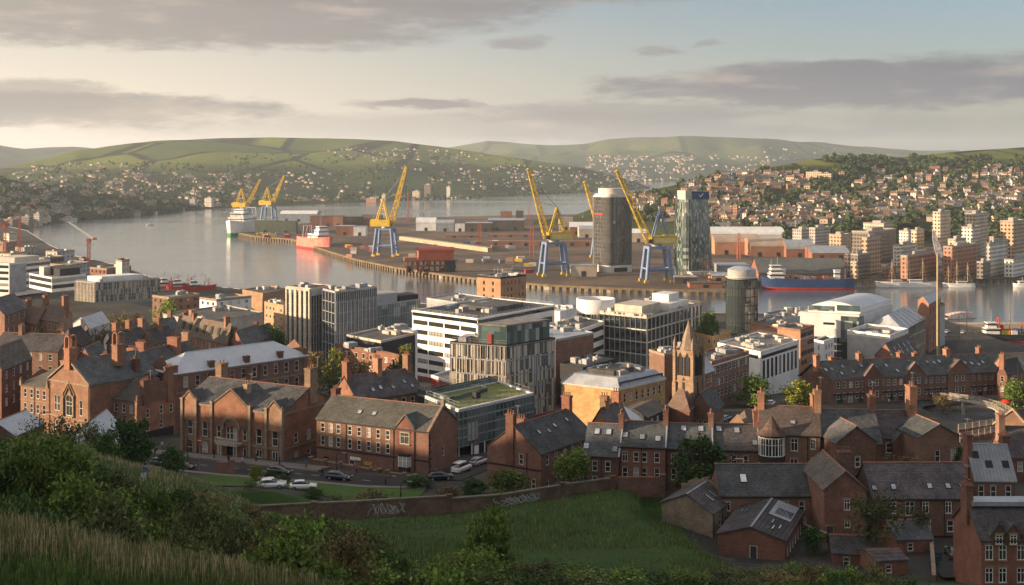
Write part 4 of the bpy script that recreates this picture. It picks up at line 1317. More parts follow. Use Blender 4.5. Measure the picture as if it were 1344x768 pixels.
def gable_row():
 b = Bldg('cross_gabled_house', 'red brick house with a broad gabled wing projecting from a dark slate roof', 'house', (1078, 582), (1157, 582), None, 196, depth=9, base=27.2)
 b.pitched('x', 4.4)
 L, H = b.wd, b.h
 b.wall(BR, {'S': [(L * .16, H - 2.2, .7, 1.5), (L * .16, H - 5.2, .7, 1.7)]})
 b.roof(slate, .2)
 w = Bldg('gabled_wing', '', 'house', (1097.5, 581), (1150, 579.5), None, 191.5, depth=6, base=27.2)
 w.pitched('y', 2.4); w.wall(BR, {'S': [(w.wd * .47, w.h - 3.9, .85, 1.6)], 'E': [(2, 2.4, .8, 1.6)]}); w.roof(slate, .3)
 mw = b.root.matrix_basis.inverted() @ w.root.matrix_basis
 rt = w.root
 for ch in list(rt.children):                       # the wing belongs to the house: hang its parts on it
  ch.matrix_local = mw @ ch.matrix_basis
  ch.parent = b.root
 bpy.data.objects.remove(rt)
 b.chimney(.0, .0, 2.6, 1.0, 1.9, 5, BO); b.chimney(.98, .1, 2.9, .9, 1.5, 2, BO)
 b.gutter('S'); b.pipes('S', [L * .1])
 c = Bldg('recessed_house', 'low recessed brick house with a tiny central gable and tall chimney on its right', 'house', (1157, 575), (1205.5, 574.5), None, 199, depth=8, base=27.2)
 c.pitched('x', 3.6)
 c.wall(BB, {'S': [(c.wd * .12, c.h - 2.4, .9, 1.6), (c.wd * .78, c.h - 2.4, .9, 1.6), (c.wd * .12, c.h - 5.6, .9, 1.6), (c.wd * .78, c.h - 5.6, .9, 1.6)]})
 c.roof(slate, .2); c.frontgable('S', c.wd * .47, 2.6, c.h - .6, 1.5, BR, slate, proj=.9, back=1.5)
 c.chimney(.985, -.25, 5.2, 1.2, 2.2, 2, BO, down=5)
 d = Bldg('hipped_brick_house', 'plain red brick house with a low gable and hipped slate roof next to the footbridge', 'house', (1205.5, 574.5), (1259.5, 572.5), None, 194, depth=10, base=27.2)
 d.pitched('y', 1.9)
 d.wall(BR, {'S': [(d.wd * .40, d.h - 3.9, .85, 1.8), (d.wd * .78, d.h - 3.9, .9, 1.9), (d.wd * .38, d.h - 7.2, 1.2, 1.4, 'cross'), (d.wd * .78, d.h - 6.6, .9, 2.0)]})
 d.roof(slate, .25, hip=0)
gable_row()
def row_two():
 b = Bldg('slate_row', 'long low brick range with one pale skylight behind the red workshop', 'building', (946, 650.5), (1077.5, 650.5), None, 176, depth=8.5, base=28)
 b.pitched('x', 3.4)
 L, H = b.wd, b.h
 b.wall(BR, {'S': [(L * .03, H - 2.2, .95, 1.3, 'cross'), (L * .62, H - 2.3, .8, 1.5), (L * .78, H - 2.3, .8, 1.5), (L * .62, H - 4.6, .8, 1.5), (L * .8, H - 4.6, .8, 1.5)]})
 b.roof(slate, .2); b.skylights(0, [(.26, .55)], 1.0, 1.5, white_paint); b.gutter('S'); b.pipes('S', [L * .96])
 g = Bldg('gable_end_house', 'red brick house with its gable end to the hill and a grey slate roof', 'house', (1081.8, 642), (1137, 642), None, 168.5, depth=12, base=28.6)
 g.pitched('y', 2.4)
 g.wall(BR, {'S': [(g.wd * .47, g.h - 2.9, .8, 1.55, 'cross'), (g.wd * .48, g.h - 5.3, .8, 1.0, 'cross')]}); g.roof(slate_brown, .3)
 g.door('S', g.wd * .13, .9, 2.0)
 g.chimney(.85, -.9, 2.6, 1.0, 1.8, 4)
 r = Bldg('long_brick_row', 'long brick row with mossy slates and a line of small skylights beside the bare tree', 'building', (1146, 654), (1276, 653.5), None, 171, depth=8.6, base=28.5)
 r.pitched('x', 3.8)
 L, H = r.wd, r.h
 ws = [(L * f - .45, H - 2.15, .9, 1.6, 'cross') for f in (.2, .53, .76, .94)] + [(L * f - .45, H - 4.7, .9, 1.6) for f in (.18, .55, .78)]
 ws += [(L * .325, H - 2.4, 1.25, 1.9, 'cross'), (L * .325, H - 4.6, 1.25, 1.5)]
 r.wall(BR, {'S': ws}); r.roof(slate, .2); r.skylights(0, [(.05, .3), (.24, .33), (.6, .35), (.78, .35), (.92, .35)], .75, .9); r.gutter('S'); r.pipes('S', [L * .48, L * .72])
 m = Bldg('metal_roofed_house', 'narrow brick house with a pale standing seam metal roof and three dark rooflights', 'house', (1280, 631), (1333, 631.5), None, 177, depth=7.5, base=28)
 m.pitched('x', 4.3)
 L, H = m.wd, m.h
 m.wall(BR, {'S': [(L * f - .4, H - 2.4, .8, 1.7) for f in (.15, .45, .82)] + [(L * f - .4, H - 5.2, .8, 1.7) for f in (.3, .8)]})
 m.roof(lead_grey, .15, ridge=lead_grey); m.skylights(0, [(.16, .72), (.44, .47), (.83, .47)], .95, 1.1, dark_trim)
 sb = MB()
 for i in range(13):
  t = i / 12
  p0, tx, up, n = m.slope_pt(0, t, 0); p1 = m.slope_pt(0, t, 1)[0]
  sb.tube(p0 + n * .17, p1 + n * .17, .04, .04, 4)
 sb.build('roof_seams', lead_grey, m.roofo)
 m.chimney(.0, -.1, 2.2, .7, 2.2, 0, BR, down=5); m.chimney(1.02, .3, 2.6, 1.0, 1.8, 3)
 e = Bldg('dormer_house', 'tall dark brick house with gabled dormers at the bottom right corner', 'house', (1288, 709), (1392, 709), None, 142, depth=9, base=29)
 e.pitched('x', 3.2)
 L, H = e.wd, e.h
 ws = [(L * f - .45, H - z, .9, 1.7, 'cross') for f in (.1, .27, .5, .72, .9) for z in (2.3, 4.9, 7.5)]
 e.wall(BB, {'S': ws}); e.roof(slate, .2)
 for f in (.22, .40, .62, .85):
  e.frontgable('S', L * f, 1.7, H + .7, 1.1, BB, slate, proj=.05, z0=H - .6, back=1.2, win=[(0, H - .45, .8, 1.1, 'cross')])
 e.block('roof_deck', .02, .36, .98, .64, H + 3.0, H + 3.5, lead_grey)
 e.chimney(.0, .0, 2.2, .8, 2.0, 3)
 # right edge pair by the bridge
 k = Bldg('stone_gabled_house', 'brick house with a sunlit stone-coped gable beside the footbridge at the right edge', 'house', (1306, 556), (1356, 567), None, 240, depth=11)
 k.pitched('y', 3.4); k.wall(brick_brown, {'S': [(k.wd * .5 - .5, k.h - 2.2, 1, 1.7, 'cross')]}); k.roof(slate, .35)
 cb = MB()
 for sg in (-1, 1):
  a, c = Vector(k.on('S', k.wd / 2 + sg * (k.wd / 2 + .3), k.h - .3, .4)), Vector(k.on('S', k.wd / 2, k.h + 3.5, .4))
  n = Vector((0, .5, 0)); u = Vector((0, 0, .4))
  cb.poly(a, c, c + u, a + u); cb.poly(a + u, c + u, c + u + n, a + u + n)
 cb.build('coping', sandstone, k.root)
 k2 = Bldg('dark_slate_house', 'dark slate roofed house with a chimney cut off by the right edge', 'house', (1322, 600), (1400, 601), None, 205, depth=8)
 k2.pitched('x', 4.2); k2.wall(BB, {'S': k2.grid('S', [(k2.h - 2.4, 1.6), (k2.h - 5, 1.6)], 4, .9)}); k2.roof(slate, .2); k2.chimney(.02, 0, 2.2, 1, 1.8, 3)
 # stone barn and workshop
 s = Bldg('stone_barn', 'rubble stone barn with two long skylights and a ragged stone parapet below the grass bank', 'barn', (868.5, 659), (935.5, 674.5), (961.6, 656), 171, base=27.0)
 s.pitched('y', 1.9); s.wall(rubble_stone, {'E': [(2.5, 1.4, .9, 1.6), (5, 1.4, .9, 1.6)]}); s.roof(slate, .25, ridge=lead_grey)
 s.skylights(0, [(.42, .5), (.62, .55)], .55, 1.7)
 mb = MB(); r_ = random.Random(4)
 n = 22
 for i in range(n):
  v = (i + .5) / n
  hh = s.h + 1.9 * (1 - abs(v - .5) * 2) + r_.uniform(.5, 1.0)
  a, c, e_, f = [s.on('N', s.wd * w_, 0, o) for w_, o in ((i / n, .1), ((i + 1) / n, .1), ((i + 1) / n, -.4), (i / n, -.4))]
  mb.prism([(p[0], p[1]) for p in (a, c, e_, f)], s.h - .5, hh)
 mb.build('ragged_parapet', rubble_stone, s.root); s.pipes('E', [.2, 3.8])
 w = Bldg('workshop', 'red brick workshop with a large pale rooflight beside the stone barn', 'workshop', (942, 700.5), (1030, 710), (1054, 671.5), 160, base=27.6)
 w.pitched('y', 1.3)
 w.wall(BR, {'S': [(w.wd * .48, .6, 1.0, 1.9, 'plain')], 'E': w.grid('E', [(.9, 1.3)], 6, .8)}); w.roof(slate, .25, ridge=lead_grey)
 w.skylights(0, [(.75, .5)], 7.5, 3.2, lead_grey); w.skylights(0, [(.68, .45)], 3.2, 2.5, dark_trim); w.skylights(0, [(.2, .5), (.28, .35), (.36, .6)], 1.8, .3); w.skylights(1, [(.35, .5), (.3, .3)], 1.6, .3)
 for lab, A, B, Y, d, rise, m_ in (('small brick outhouse with a slate lean-to roof at the end of the alley', (1177, 709), (1224, 707), 163, 6, 1.6, BR), ('low flat roofed shed below the brick outhouse', (1150, 737), (1191, 735), 153, 5, .5, BB),
                                      ('low slate roofed shed by the bare tree at the foot of the hill', (1093, 726), (1139, 728), 157, 6, 1.4, BB)):
  q = Bldg('shed', lab, 'shed', A, B, None, Y, depth=d, base=gz(PX(A[0], Y), Y) - 1)
  q.pitched('x', rise); q.wall(m_, {'S': [(q.wd * .3, q.h - 1.5, .8, 1.0)]}); q.roof(slate, .2)
row_two()
# ================================================================== OFFICES AND OLD STREETS IN THE MIDDLE GROUND
def glazed(b, faces, nu, nz, gmat, fmat, z0=0.0, z1=None, slab=.45, out=.14, finw=.12, nm='glass_facade', core=None):
 """curtain wall: glass skin, slab edges and mullions on the given faces, plain core elsewhere"""
 z1 = b.h if z1 is None else z1
 gb, fb, cb = MB(), MB(), MB()
 for k in 'SENW':
  p, q, L, t, n = b.face(k)
  tgt = gb if k in faces else cb
  a, c = b.on(k, 0, z0), b.on(k, L, z0)
  tgt.poly(a, c, (c[0], c[1], z1), (a[0], a[1], z1))
 gb.build(nm, gmat, b.root)
 if cb.v: cb.build('wall', core or grey_clad, b.root)
 nus = nu if isinstance(nu, (tuple, list)) else [nu] * len(faces)
 for k, m in zip(faces, nus):
  L = b.face(k)[2]
  for i in range(m + 1):
   u = L * i / m
   a, c = max(-.02, u - finw / 2), min(L + .02, u + finw / 2)
   P = [b.on(k, a, 0, out), b.on(k, c, 0, out), b.on(k, c, 0, -.02), b.on(k, a, 0, -.02)]
   fb.prism([(v[0], v[1]) for v in P], z0, z1)
  for j in range(nz + 1):
   z = z0 + (z1 - z0) * j / nz
   za, zb = max(z0, z - slab / 2), min(z1, z + slab / 2)
   P = [b.on(k, -.04, 0, out * .6), b.on(k, L + .04, 0, out * .6), b.on(k, L, 0, -.02), b.on(k, 0, 0, -.02)]
   fb.prism([(v[0], v[1]) for v in P], za, zb)
 fb.build('mullions', fmat, b.root)
def ribbons(b, mat, faces, n, pitch, zt, wh=1.5, seg=1, m=.4):
 """walls with continuous window strips, counted down from the roof"""
 wins = {}
 for k in faces:
  L = b.face(k)[2]
  lst = []
  for i in range(n):
   z = b.h - zt - i * pitch
   if z < .3: break
   for s_ in range(seg):
    w = (L - 2 * m) / seg
    lst.append((m + s_ * w + .15, z, w - .3, wh, 'strip'))
  wins[k] = lst
 b.wall(mat, wins)
def rails(b, mat, h=1.1, inset=.3, name='roof_railing', z=None):
 mb = MB()
 e = b._e(-inset)
 z = b.h if z is None else z
 for i in range(4):
  p, q = e[i], e[(i + 1) % 4]
  n = max(2, int(math.dist(p, q) / 2))
  for j in range(n + 1):
   x, y = lerp(p[0], q[0], j / n), lerp(p[1], q[1], j / n)
   mb.tube((x, y, z), (x, y, z + h), .035, .035, 4)
  for hh in (h, h * .55):
   mb.tube((*p, z + hh), (*q, z + hh), .035, .035, 4)
 return mb.build(name, mat, b.root)
def offices():
 # green roofed glass block
 b = Bldg('green_roof_block', 'low glass office block with a grass roof next to the red brick block', 'office', (558, 521), (602, 539), (700, 517), 230, base=24.5)
 glazed(b, 'SE', (6, 19), 4, curtain_teal, steel_grey, 2.6, None, .3, .12, .1, core=grey_clad)
 u = b.block('ground_floor', .12, .1, .9, .94, 0, 2.6, dark_trim); b.door('E', 5, 1.2, 2.2, white_paint, out=-.8)
 b.flat(M('roof_grass', (.10, .13, .03), (.16, .15, .06), .5, fine=.25), .25, white_clad, .5)
 rails(b, steel_grey, 1.2, .7); b.block('roof_hatch', .55, .38, .66, .44, b.h, b.h + 1.3, dark_trim)
 b.fins('columns', white_clad, 'E', 6, 0, 2.6, .35, .0)
 gs = MB(); p, q = b.bl(.02, .02), b.bl(.02, .98)
 gs.poly((p[0], p[1], b.h), (q[0], q[1], b.h), (q[0], q[1], b.h + 1.5), (p[0], p[1], b.h + 1.5))
 gs.build('glass_screen', curtain_teal, b.root)
 # glazed screen walkway left of it
 c = Bldg('glazed_walkway', 'glass sided roof terrace between the slate house and the grass roof', 'terrace', (548, 517), (590, 529), (640, 516), 239, base=24.5)
 c.wall(dark_trim, {}); c.flat(gravel_roof, .1, steel_grey); rails(c, steel_grey, 1.2, .1)
 gb = MB()
 for k in 'SE':
  L = c.face(k)[2]
  a, d = c.on(k, 0, c.h, .02), c.on(k, L, c.h, .02)
  gb.poly(a, d, (d[0], d[1], c.h + 1.1), (a[0], a[1], c.h + 1.1))
 gb.build('glass_screen', curtain_teal, c.root)
 # big glass block with red base
 b = Bldg('glass_office', 'five storey glass office with uneven vertical blinds and a dark red base', 'office', (591, 449.4), (664.5, 454.6), (728, 444.5), 268)
 glazed(b, 'SE', (22, 14), 5, curtain_warm, steel_grey, 4.5, None, .3, .1, .08)
 e = b._e(-.01)
 mb = MB(); mb.prism(b._e(.35), 0, 4.5); mb.build('red_base', red_clad, b.root)
 for j in range(5):
  z0, z1 = lerp(4.5, b.h, j / 5) + .2, lerp(4.5, b.h, (j + 1) / 5) - .2
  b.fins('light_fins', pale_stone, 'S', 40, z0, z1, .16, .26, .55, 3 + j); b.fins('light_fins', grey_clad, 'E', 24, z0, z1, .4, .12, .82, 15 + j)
 b.flat(gravel_roof, .3, dark_trim); rails(b, steel_grey)
 up = b.block('upper_storey', .5, .02, .99, .9, b.h - .01, b.h + 4.2, curtain_teal)
 b.block('upper_roof', .48, 0, 1.0, .92, b.h + 4.2, b.h + 4.55, gravel_roof)
 b.block('stair_core', .66, .0, .74, .1, b.h, b.h + 2.4, red_clad); b.plant(5, 3, (.05, .1, .45, .8));
 # white office with ribbon windows
 b = Bldg('white_office', 'large white office block with seven rows of ribbon windows on a red base', 'office', (541, 407.8), (627, 419), (728, 400.7), 400)
 ribbons(b, white_clad, 'S', 7, 3.35, 2.2, 1.35, 3, .4) if False else None
 wins = {'S': [], 'E': []}
 for i in range(6):
  z = b.h - 4.4 - i * 3.25
  for s_ in range(4):
   w = (b.wd - .8) / 4
   wins['S'].append((.4 + s_ * w + .2, z, w - .5, 1.5, 'strip'))
 for i in range(6):
  for s_ in (0, 1, 2):
   w = (b.dp - 1) / 3
   if i > 1 or s_ > 0:
    wins['E'].append((.5 + s_ * w + .8, b.h - 5.6 - i * 3.25, w - 2.0, 1.9, 'strip'))
 b.near = False
 b.wall(white_clad, wins)
 b.band('top_glazing', curtain_dark, b.h - 1.6, b.h - .35, .04, 'SE', .2)
 b.band('roof_edge', white_clad, b.h - .35, b.h + .1, .35)
 b.band('red_base', red_clad, -1, b.h - 21.8, .15)
 b.flat(felt_roof, .25, white_clad); b.plant(13, 5); rails(b, steel_grey)
 b.block('roof_house', .3, .35, .8, .75, b.h, b.h + 1.5, felt_roof)
 lo = Bldg('low_red_wing', 'low red clad wing with a white roof edge at the foot of the white office', 'building', (566, 494), (596, 503), (640, 490), 300)
 lo.wall(red_clad, {}); lo.flat(gravel_roof, .4, white_clad)
 # blank red box
 b = Bldg('red_box', 'windowless red brick box between the glass office and the dark banded office', 'building', (690, 436), (729, 447), (779, 437.5), 330)
 b.wall(red_clad if False else brick_red, {}); b.flat(lead_grey, .3, lead_grey); b.plant(4, 8)
 lo = Bldg('dark_low_block', 'dark low flat roofed block in front of the red box', 'building', (735, 478), (765, 484), (812, 471), 318)
 lo.wall(dark_trim, {}); lo.flat(felt_roof, .3, dark_trim); lo.plant(6, 18)
 # white and dark striped block behind
 b = Bldg('striped_low_block', 'low white block with dark window bands behind the red box', 'office', (720, 428), (757, 436), (793, 423), 395, near=False)
 ribbons(b, white_clad, 'SE', 4, 3.3, 2.3, 1.5, 2); b.flat(felt_roof, .4, white_clad); b.plant(6, 9)
 # dark banded office
 b = Bldg('banded_office', 'dark glass office with thin white floor bands and cream roof plant rooms', 'office', (787, 411), (849, 417.5), (920, 399.5), 410)
 glazed(b, 'SE', (9, 14), 6, curtain_dark, M('pale_band', (.45, .43, .40)), 0, None, .4, .4, .04)
 b.flat(gravel_roof, .3, pale_stone); rails(b, steel_grey)
 b.block('top_storey', .0, .0, 1.0, .12, b.h - .01, b.h + .9, curtain_warm)
 b.block('plant_room', .22, .08, .8, .4, b.h, b.h + 3.2, pale_stone); b.block('plant_room', .4, .45, .95, .8, b.h, b.h + 2.6, white_clad); b.block('plant_room', .45, .55, .8, .75, b.h + 2.6, b.h + 5.2, white_clad)
 b.plant(12, 11, (.05, .1, .95, .95), 1.6)
 # white drum
 t = thing('white_drum', 'round white rooftop drum on a ring of short columns beside the banded office', 'building', (PX(782, 440), 440, 5))
 mb = MB(); r = 6.9
 z0, z1 = PZ(410, 440) - 5, PZ(391.5, 440) - 5
 mb.lathe([(r * .9, 0), (r * .9, z0)], 28); mb.build('base_glazing', curtain_warm, t)
 mb = MB(); mb.lathe([(r, z0), (r, z1), (r - .5, z1), (r - .5, z1 - 1.2), (.1, z1 - 1.2)], 36); mb.build('drum', white_clad, t)
 mb = MB()
 for i in range(20):
  a = 2 * math.pi * i / 20
  mb.cbox(r * .95 * math.cos(a), r * .95 * math.sin(a), 0, .4, .4, z0)
 mb.build('columns', pale_stone, t)
 # brown tower
 b = Bldg('brown_tower', 'tall brown brick slab tower with two columns of small windows at the water', 'tower', (626, 363), (657, 365.5), (690.5, 361.5), 560, near=False)
 n = 8
 b.wall(M('tower_brick', (.36, .20, .11), (.29, .155, .085), .3, fine=.12), {'S': [(b.wd * f - .6, b.h - 3.4 - i * 3.1, 1.2, 1.7, 'plain dark') for f in (.3, .68) for i in range(n)], 'E': b.grid('E', [(b.h - 3.2 - i * 3.1, 1.7) for i in range(n)], 6, .8, style='plain dark')})
 b.flat(felt_roof, .5, dark_trim); b.plant(5, 13); rails(b, steel_grey)
 mb = MB()
 for i in range(3):
  x, y, _ = b.bl(.3 + .15 * i, .4); mb.tube((x, y, b.h), (x, y, b.h + 4.5), .12, .08, 6)
  mb.tube((x - .8, y, b.h + 3), (x + .8, y, b.h + 3), .06, .06, 4)
 mb.build('mast', steel_grey, b.root)
 # striped tower with long glass wing
 b = Bldg('finned_tower', 'pale tower with tall vertical stone fins at the left end of the long glass block', 'tower', (376, 376.5), (407.5, 379.5), (439, 375.5), 430, base=4)
 glazed(b, 'SE', (5, 9), 9, curtain_dark, pale_stone, 0, b.h - 2.4, .12, .05, .05)
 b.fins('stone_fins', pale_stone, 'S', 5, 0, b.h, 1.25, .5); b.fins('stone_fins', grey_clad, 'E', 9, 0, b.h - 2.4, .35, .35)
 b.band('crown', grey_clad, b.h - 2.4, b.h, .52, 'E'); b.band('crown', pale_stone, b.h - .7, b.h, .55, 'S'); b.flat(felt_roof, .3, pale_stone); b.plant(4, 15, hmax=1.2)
 w = Bldg('glass_wing', 'long dark glass wing with silver fins stretching right of the finned tower', 'office', (424, 380), (440, 384), (494, 377.5), 420, base=4)
 glazed(w, 'SE', (4, 22), 9, curtain_dark, grey_clad, 0, None, .15, .3, .22, core=grey_clad)
 w.fins('silver_fins', grey_clad, 'E', 11, 0, w.h - 3, .7, .32)
 w.flat(gravel_roof, .4, grey_clad); w.plant(8, 17)
 w2 = Bldg('glass_wing_step', 'lower stepped glass block at the right end of the long glass wing', 'office', (478, 397), (492, 401), (551, 393), 440, base=4)
 glazed(w2, 'SE', (4, 20), 6, curtain_teal, grey_clad, 0, None, .2, .2, .14); w2.flat(felt_roof, .3, grey_clad)
 w2.block('upper_storey', .1, .02, .95, .5, w2.h, w2.h + 3.6, grey_clad); w2.block('upper_storey', .1, .55, .95, .98, w2.h, w2.h + 2.0, dark_trim); w2.plant(5, 19)
 # cylinder tower
 Y = 520; t = thing('round_glass_tower', 'slim round dark glass tower with a white drum cap on the near waterfront', 'tower', (PX(973.5, Y), Y, 3))
 r = 20.5 * Y / F; zt = PZ(366, Y) - 3
 gm = glass('round_glass', (.012, .02, .022), (.05, .065, .062), cell=True, cells=(1.6, 3.1), blinds=(.92, (.25, .24, .18)))
 mb = MB(); mb.lathe([(r, 0), (r, zt)], 32); mb.build('glass_shell', gm, t)
 mb = MB()
 for i in range(9):
  mb.lathe([(r + .1, zt * i / 8 - .16), (r + .16, zt * i / 8 - .16), (r + .16, zt * i / 8 + .16), (r + .1, zt * i / 8 + .16)], 32)
 for i in range(32):
  a = 2 * math.pi * i / 32
  mb.tube((r * math.cos(a), r * math.sin(a), 0), (r * math.cos(a), r * math.sin(a), zt), .1, .1, 4)
 mb.build('mullions', dark_trim, t)
 mb = MB(); mb.lathe([(r * .9, zt), (r * .9, zt + 4.0), (r * .86, zt + 4.1)], 28); mb.build('drum_cap', plant_grey, t)
 mb = MB(); mb.lathe([(r * .9, zt + 4.1), (r * .5, zt + 5.2), (.1, zt + 5.4)], 28); mb.build('cap_roof', lead_grey, t)
 mb = MB(); mb.lathe([(r + .15, zt + .8), (r + .2, zt + .8), (r + .2, zt + .95), (r + .15, zt + .95)], 32)
 for i in range(24):
  a = 2 * math.pi * i / 24
  mb.tube((r * math.cos(a), r * math.sin(a), zt), (r * math.cos(a), r * math.sin(a), zt + .9), .04, .04, 4)
 mb.build('roof_railing', white_paint, t)
 # yellow brick bank
 b = Bldg('yellow_brick_block', 'sunlit yellow brick block with a slate mansard and long row of windows beside the church', 'building', (737, 501.7), (812.5, 510.5), (873, 496.5), 262)
 b.near = False
 b.wall(brick_yellow, {'E': b.grid('E', [(b.h - 3.2, 1.9), (b.h - 6.6, 1.9)], 7, 1.0, 1.0)})
 H = b.h
 mb = MB(); o, i_ = b._e(.25), b._e(-1.5)
 for k in range(4):
  p, q, r_, s_ = o[k], o[(k + 1) % 4], i_[(k + 1) % 4], i_[k]
  mb.poly((*p, H), (*q, H), (*r_, H + 2.0), (*s_, H + 2.0))
 mb.poly(*[(*p, H + 2.0) for p in i_]); mb.build('mansard_roof', lead_grey, b.root)
 b.band('dormer_strip', curtain_dark, H + .1, H + 1.3, -.55, 'E', .8); b.band('cornice', pale_stone, H - .35, H, .3)
 hh = b.h; b.h += 2.0; b.plant(16, 21, (.2, .2, .8, .8), 1.0); b.block('roof_house', .3, .2, .75, .7, b.h, b.h + 1.0, felt_roof); b.block('roof_house', .6, .55, .72, .65, b.h, b.h + 1.7, pale_stone); b.h = hh
 # red gable block behind the bank
 b = Bldg('plain_red_block', 'plain red brick block with a dark flat roof behind the church tower', 'building', (852, 460), (872, 466), (918, 460), 300)
 b.wall(brick_red, {}); b.flat(felt_roof, .3); b.plant(5, 22)
 # brick street range behind church
 b = Bldg('street_range', 'long red brick street range with rows of white windows right of the church tower', 'building', (905, 468), (934, 477), (983, 462.5), 322, near=False)
 b.wall(brick_red, {'E': b.grid('E', [(b.h - 3, 1.7), (b.h - 6.2, 1.7), (b.h - 9.3, 1.9)], 9, 1.2, .8), 'S': b.grid('S', [(b.h - 3, 1.7)], 3, 1.2)})
 b.flat(felt_roof, .5, brick_orange); b.plant(8, 24)
 b.band('white_band', white_paint, b.h - .9, b.h - .6, .1, 'E')
 c = Bldg('mansard_house', 'brick house with a grey mansard roof squeezed between the church tower and the street range', 'house', (893, 488), (915, 494), (938, 486), 296, near=False)
 c.pitched('y', 2.8); c.wall(brick_red, {'E': c.grid('E', [(c.h - 2.5, 1.6), (c.h - 5.4, 1.6)], 4, 1.0)}); c.roof(lead_grey, .2)
 # white office with vertical slots
 b = Bldg('slotted_office', 'white office with tall vertical window slots and a grey plant deck behind the street trees', 'office', (942, 451), (998, 463), (1048.5, 447.5), 360, near=False)
 wins = {'E': [], 'S': []}
 for i in range(9):
  u = 1 + (b.dp - 2) * (i + .5) / 9
  wins['E'] += [(u - .85, b.h - 8.2, 1.7, 5.6, 'strip')]
 wins['E'] += [(1.0, b.h - 2.0, b.dp - 2, 1.0, 'strip'), (1.5, .6, b.dp - 3, 2.6, 'strip')]
 wins['S'] += [(1, b.h - 8.2, 1.6, 5.6, 'strip'), (3.4, b.h - 8.2, 1.6, 5.6, 'strip'), (1.0, b.h - 2.0, b.wd - 2, 1.0, 'strip')]
 b.wall(white_clad, wins); b.flat(gravel_roof, .35, white_clad); b.plant(18, 25, hmax=1.1); rails(b, steel_grey)
 # brown brick office
 b = Bldg('terracotta_office', 'orange brick office with pale window bands behind the white slotted office', 'office', (985, 426), (1050.5, 434.5), (1068.5, 428.5), 415, near=False)
 ribbons(b, M('office_brick', (.38, .20, .12), (.30, .155, .095), .3, fine=.1), 'E', 4, 3.1, 2.4, 1.5, 2); b.flat(felt_roof, .5, brick_orange); b.plant(8, 27)
 b.band('pale_bands', pale_stone, b.h - 3.0, b.h - 2.7, .08, 'E')
 b = Bldg('small_white_flats', 'narrow white block of flats with a roof garden below the waterfront hall', 'flats', (1068.5, 447), (1081, 449.5), (1095, 444), 385, near=False)
 b.wall(white_clad, {'E': b.grid('E', [(b.h - 2.6 - i * 2.8, 1.5) for i in range(4)], 3, 1.0, style='plain dark'), 'S': b.grid('S', [(b.h - 2.6 - i * 2.8, 1.5) for i in range(4)], 1, .8, style='plain dark')}); b.flat(grass_m, .4, white_clad)
 # low roofs by the waterfront
 for i, (lab, A, B, C, Y, wm, rm) in enumerate((
  ('low grey roofed quay building left of the waterfront hall', (1003, 412), (1022, 418), (1062, 410), 480, grey_clad, felt_roof),
  ('low gravel roofed block left of the round glass tower', (905, 436), (935, 443), (960, 436), 420, brick_yellow, gravel_roof),
  ('low grey roofed block by the water right of the round glass tower', (995, 418), (1012, 424), (1050, 416), 440, grey_clad, gravel_roof),
  ('long low white roofed quay shed behind the white office', (690, 405), (735, 410), (760, 404), 480, white_clad, metal_roof),
  ('low domed grey roof block behind the white office', (560, 392), (600, 398), (640, 391), 500, grey_clad, gravel_roof),
  ('flat dark roofed warehouse with a pale edge below the long glass wing', (455, 441), (500, 449), (545, 438), 345, dark_trim, felt_roof),
  ('white roofed shed in front of the stepped glass block', (492, 436), (520, 443), (548, 434), 360, white_clad, metal_roof),
  ('long low brown brick range behind the bare trees', (440, 452), (452, 455), (523, 467), 335, brick_brown, felt_roof),
  ('tan brick block with dark window bands left of the finned tower', (347, 397), (372, 402), (384, 399), 445, M('tan_brick', (.40, .25, .14), (.32, .19, .11), .3, fine=.1), gravel_roof),
  ('low tan brick warehouse on the quay left of the finned tower', (318, 381), (345, 386), (378, 380), 545, M('tan_brick_old', (.33, .20, .11), (.25, .15, .09), .3, fine=.1), felt_roof),
  ('flat roofed car deck with green verges by the left quay', (214, 413), (262, 424), (345, 411), 400, concrete, felt_roof))):
  b = Bldg('quay_building' if i not in (9, 10) else 'warehouse', lab, 'building', A, B, C, Y, near=False)
  wins = {}
  if i in (1, 7, 8): wins = {k: b.grid(k, [(b.h - 2.4 - j * 3, 1.4) for j in range(3 if i == 8 else 2)], max(2, int(b.face(k)[2] / 3)), 1.2, .5, style='plain') for k in 'SE'}
  b.wall(wm, wins); b.flat(rm, .4, wm if i != 5 else pale_stone); b.plant(4, 30 + i)
 # skylit brick hall
 b = Bldg('skylit_hall', 'brick hall with a slate roof crossed by pale skylight strips behind the long terrace', 'hall', (1148, 466), (1176, 474), (1205.5, 460.5), 385)
 b.near = False
 b.pitched('y', 4.5); b.wall(brick_red, {'E': b.grid('E', [(b.h - 2.5, 1.5)], 5, 1)}); b.roof(slate, .2)
 b.skylights(0, [(.2 + .2 * i, .3 + .3 * j) for i in range(4) for j in range(2)], .7, 2.0)
offices()
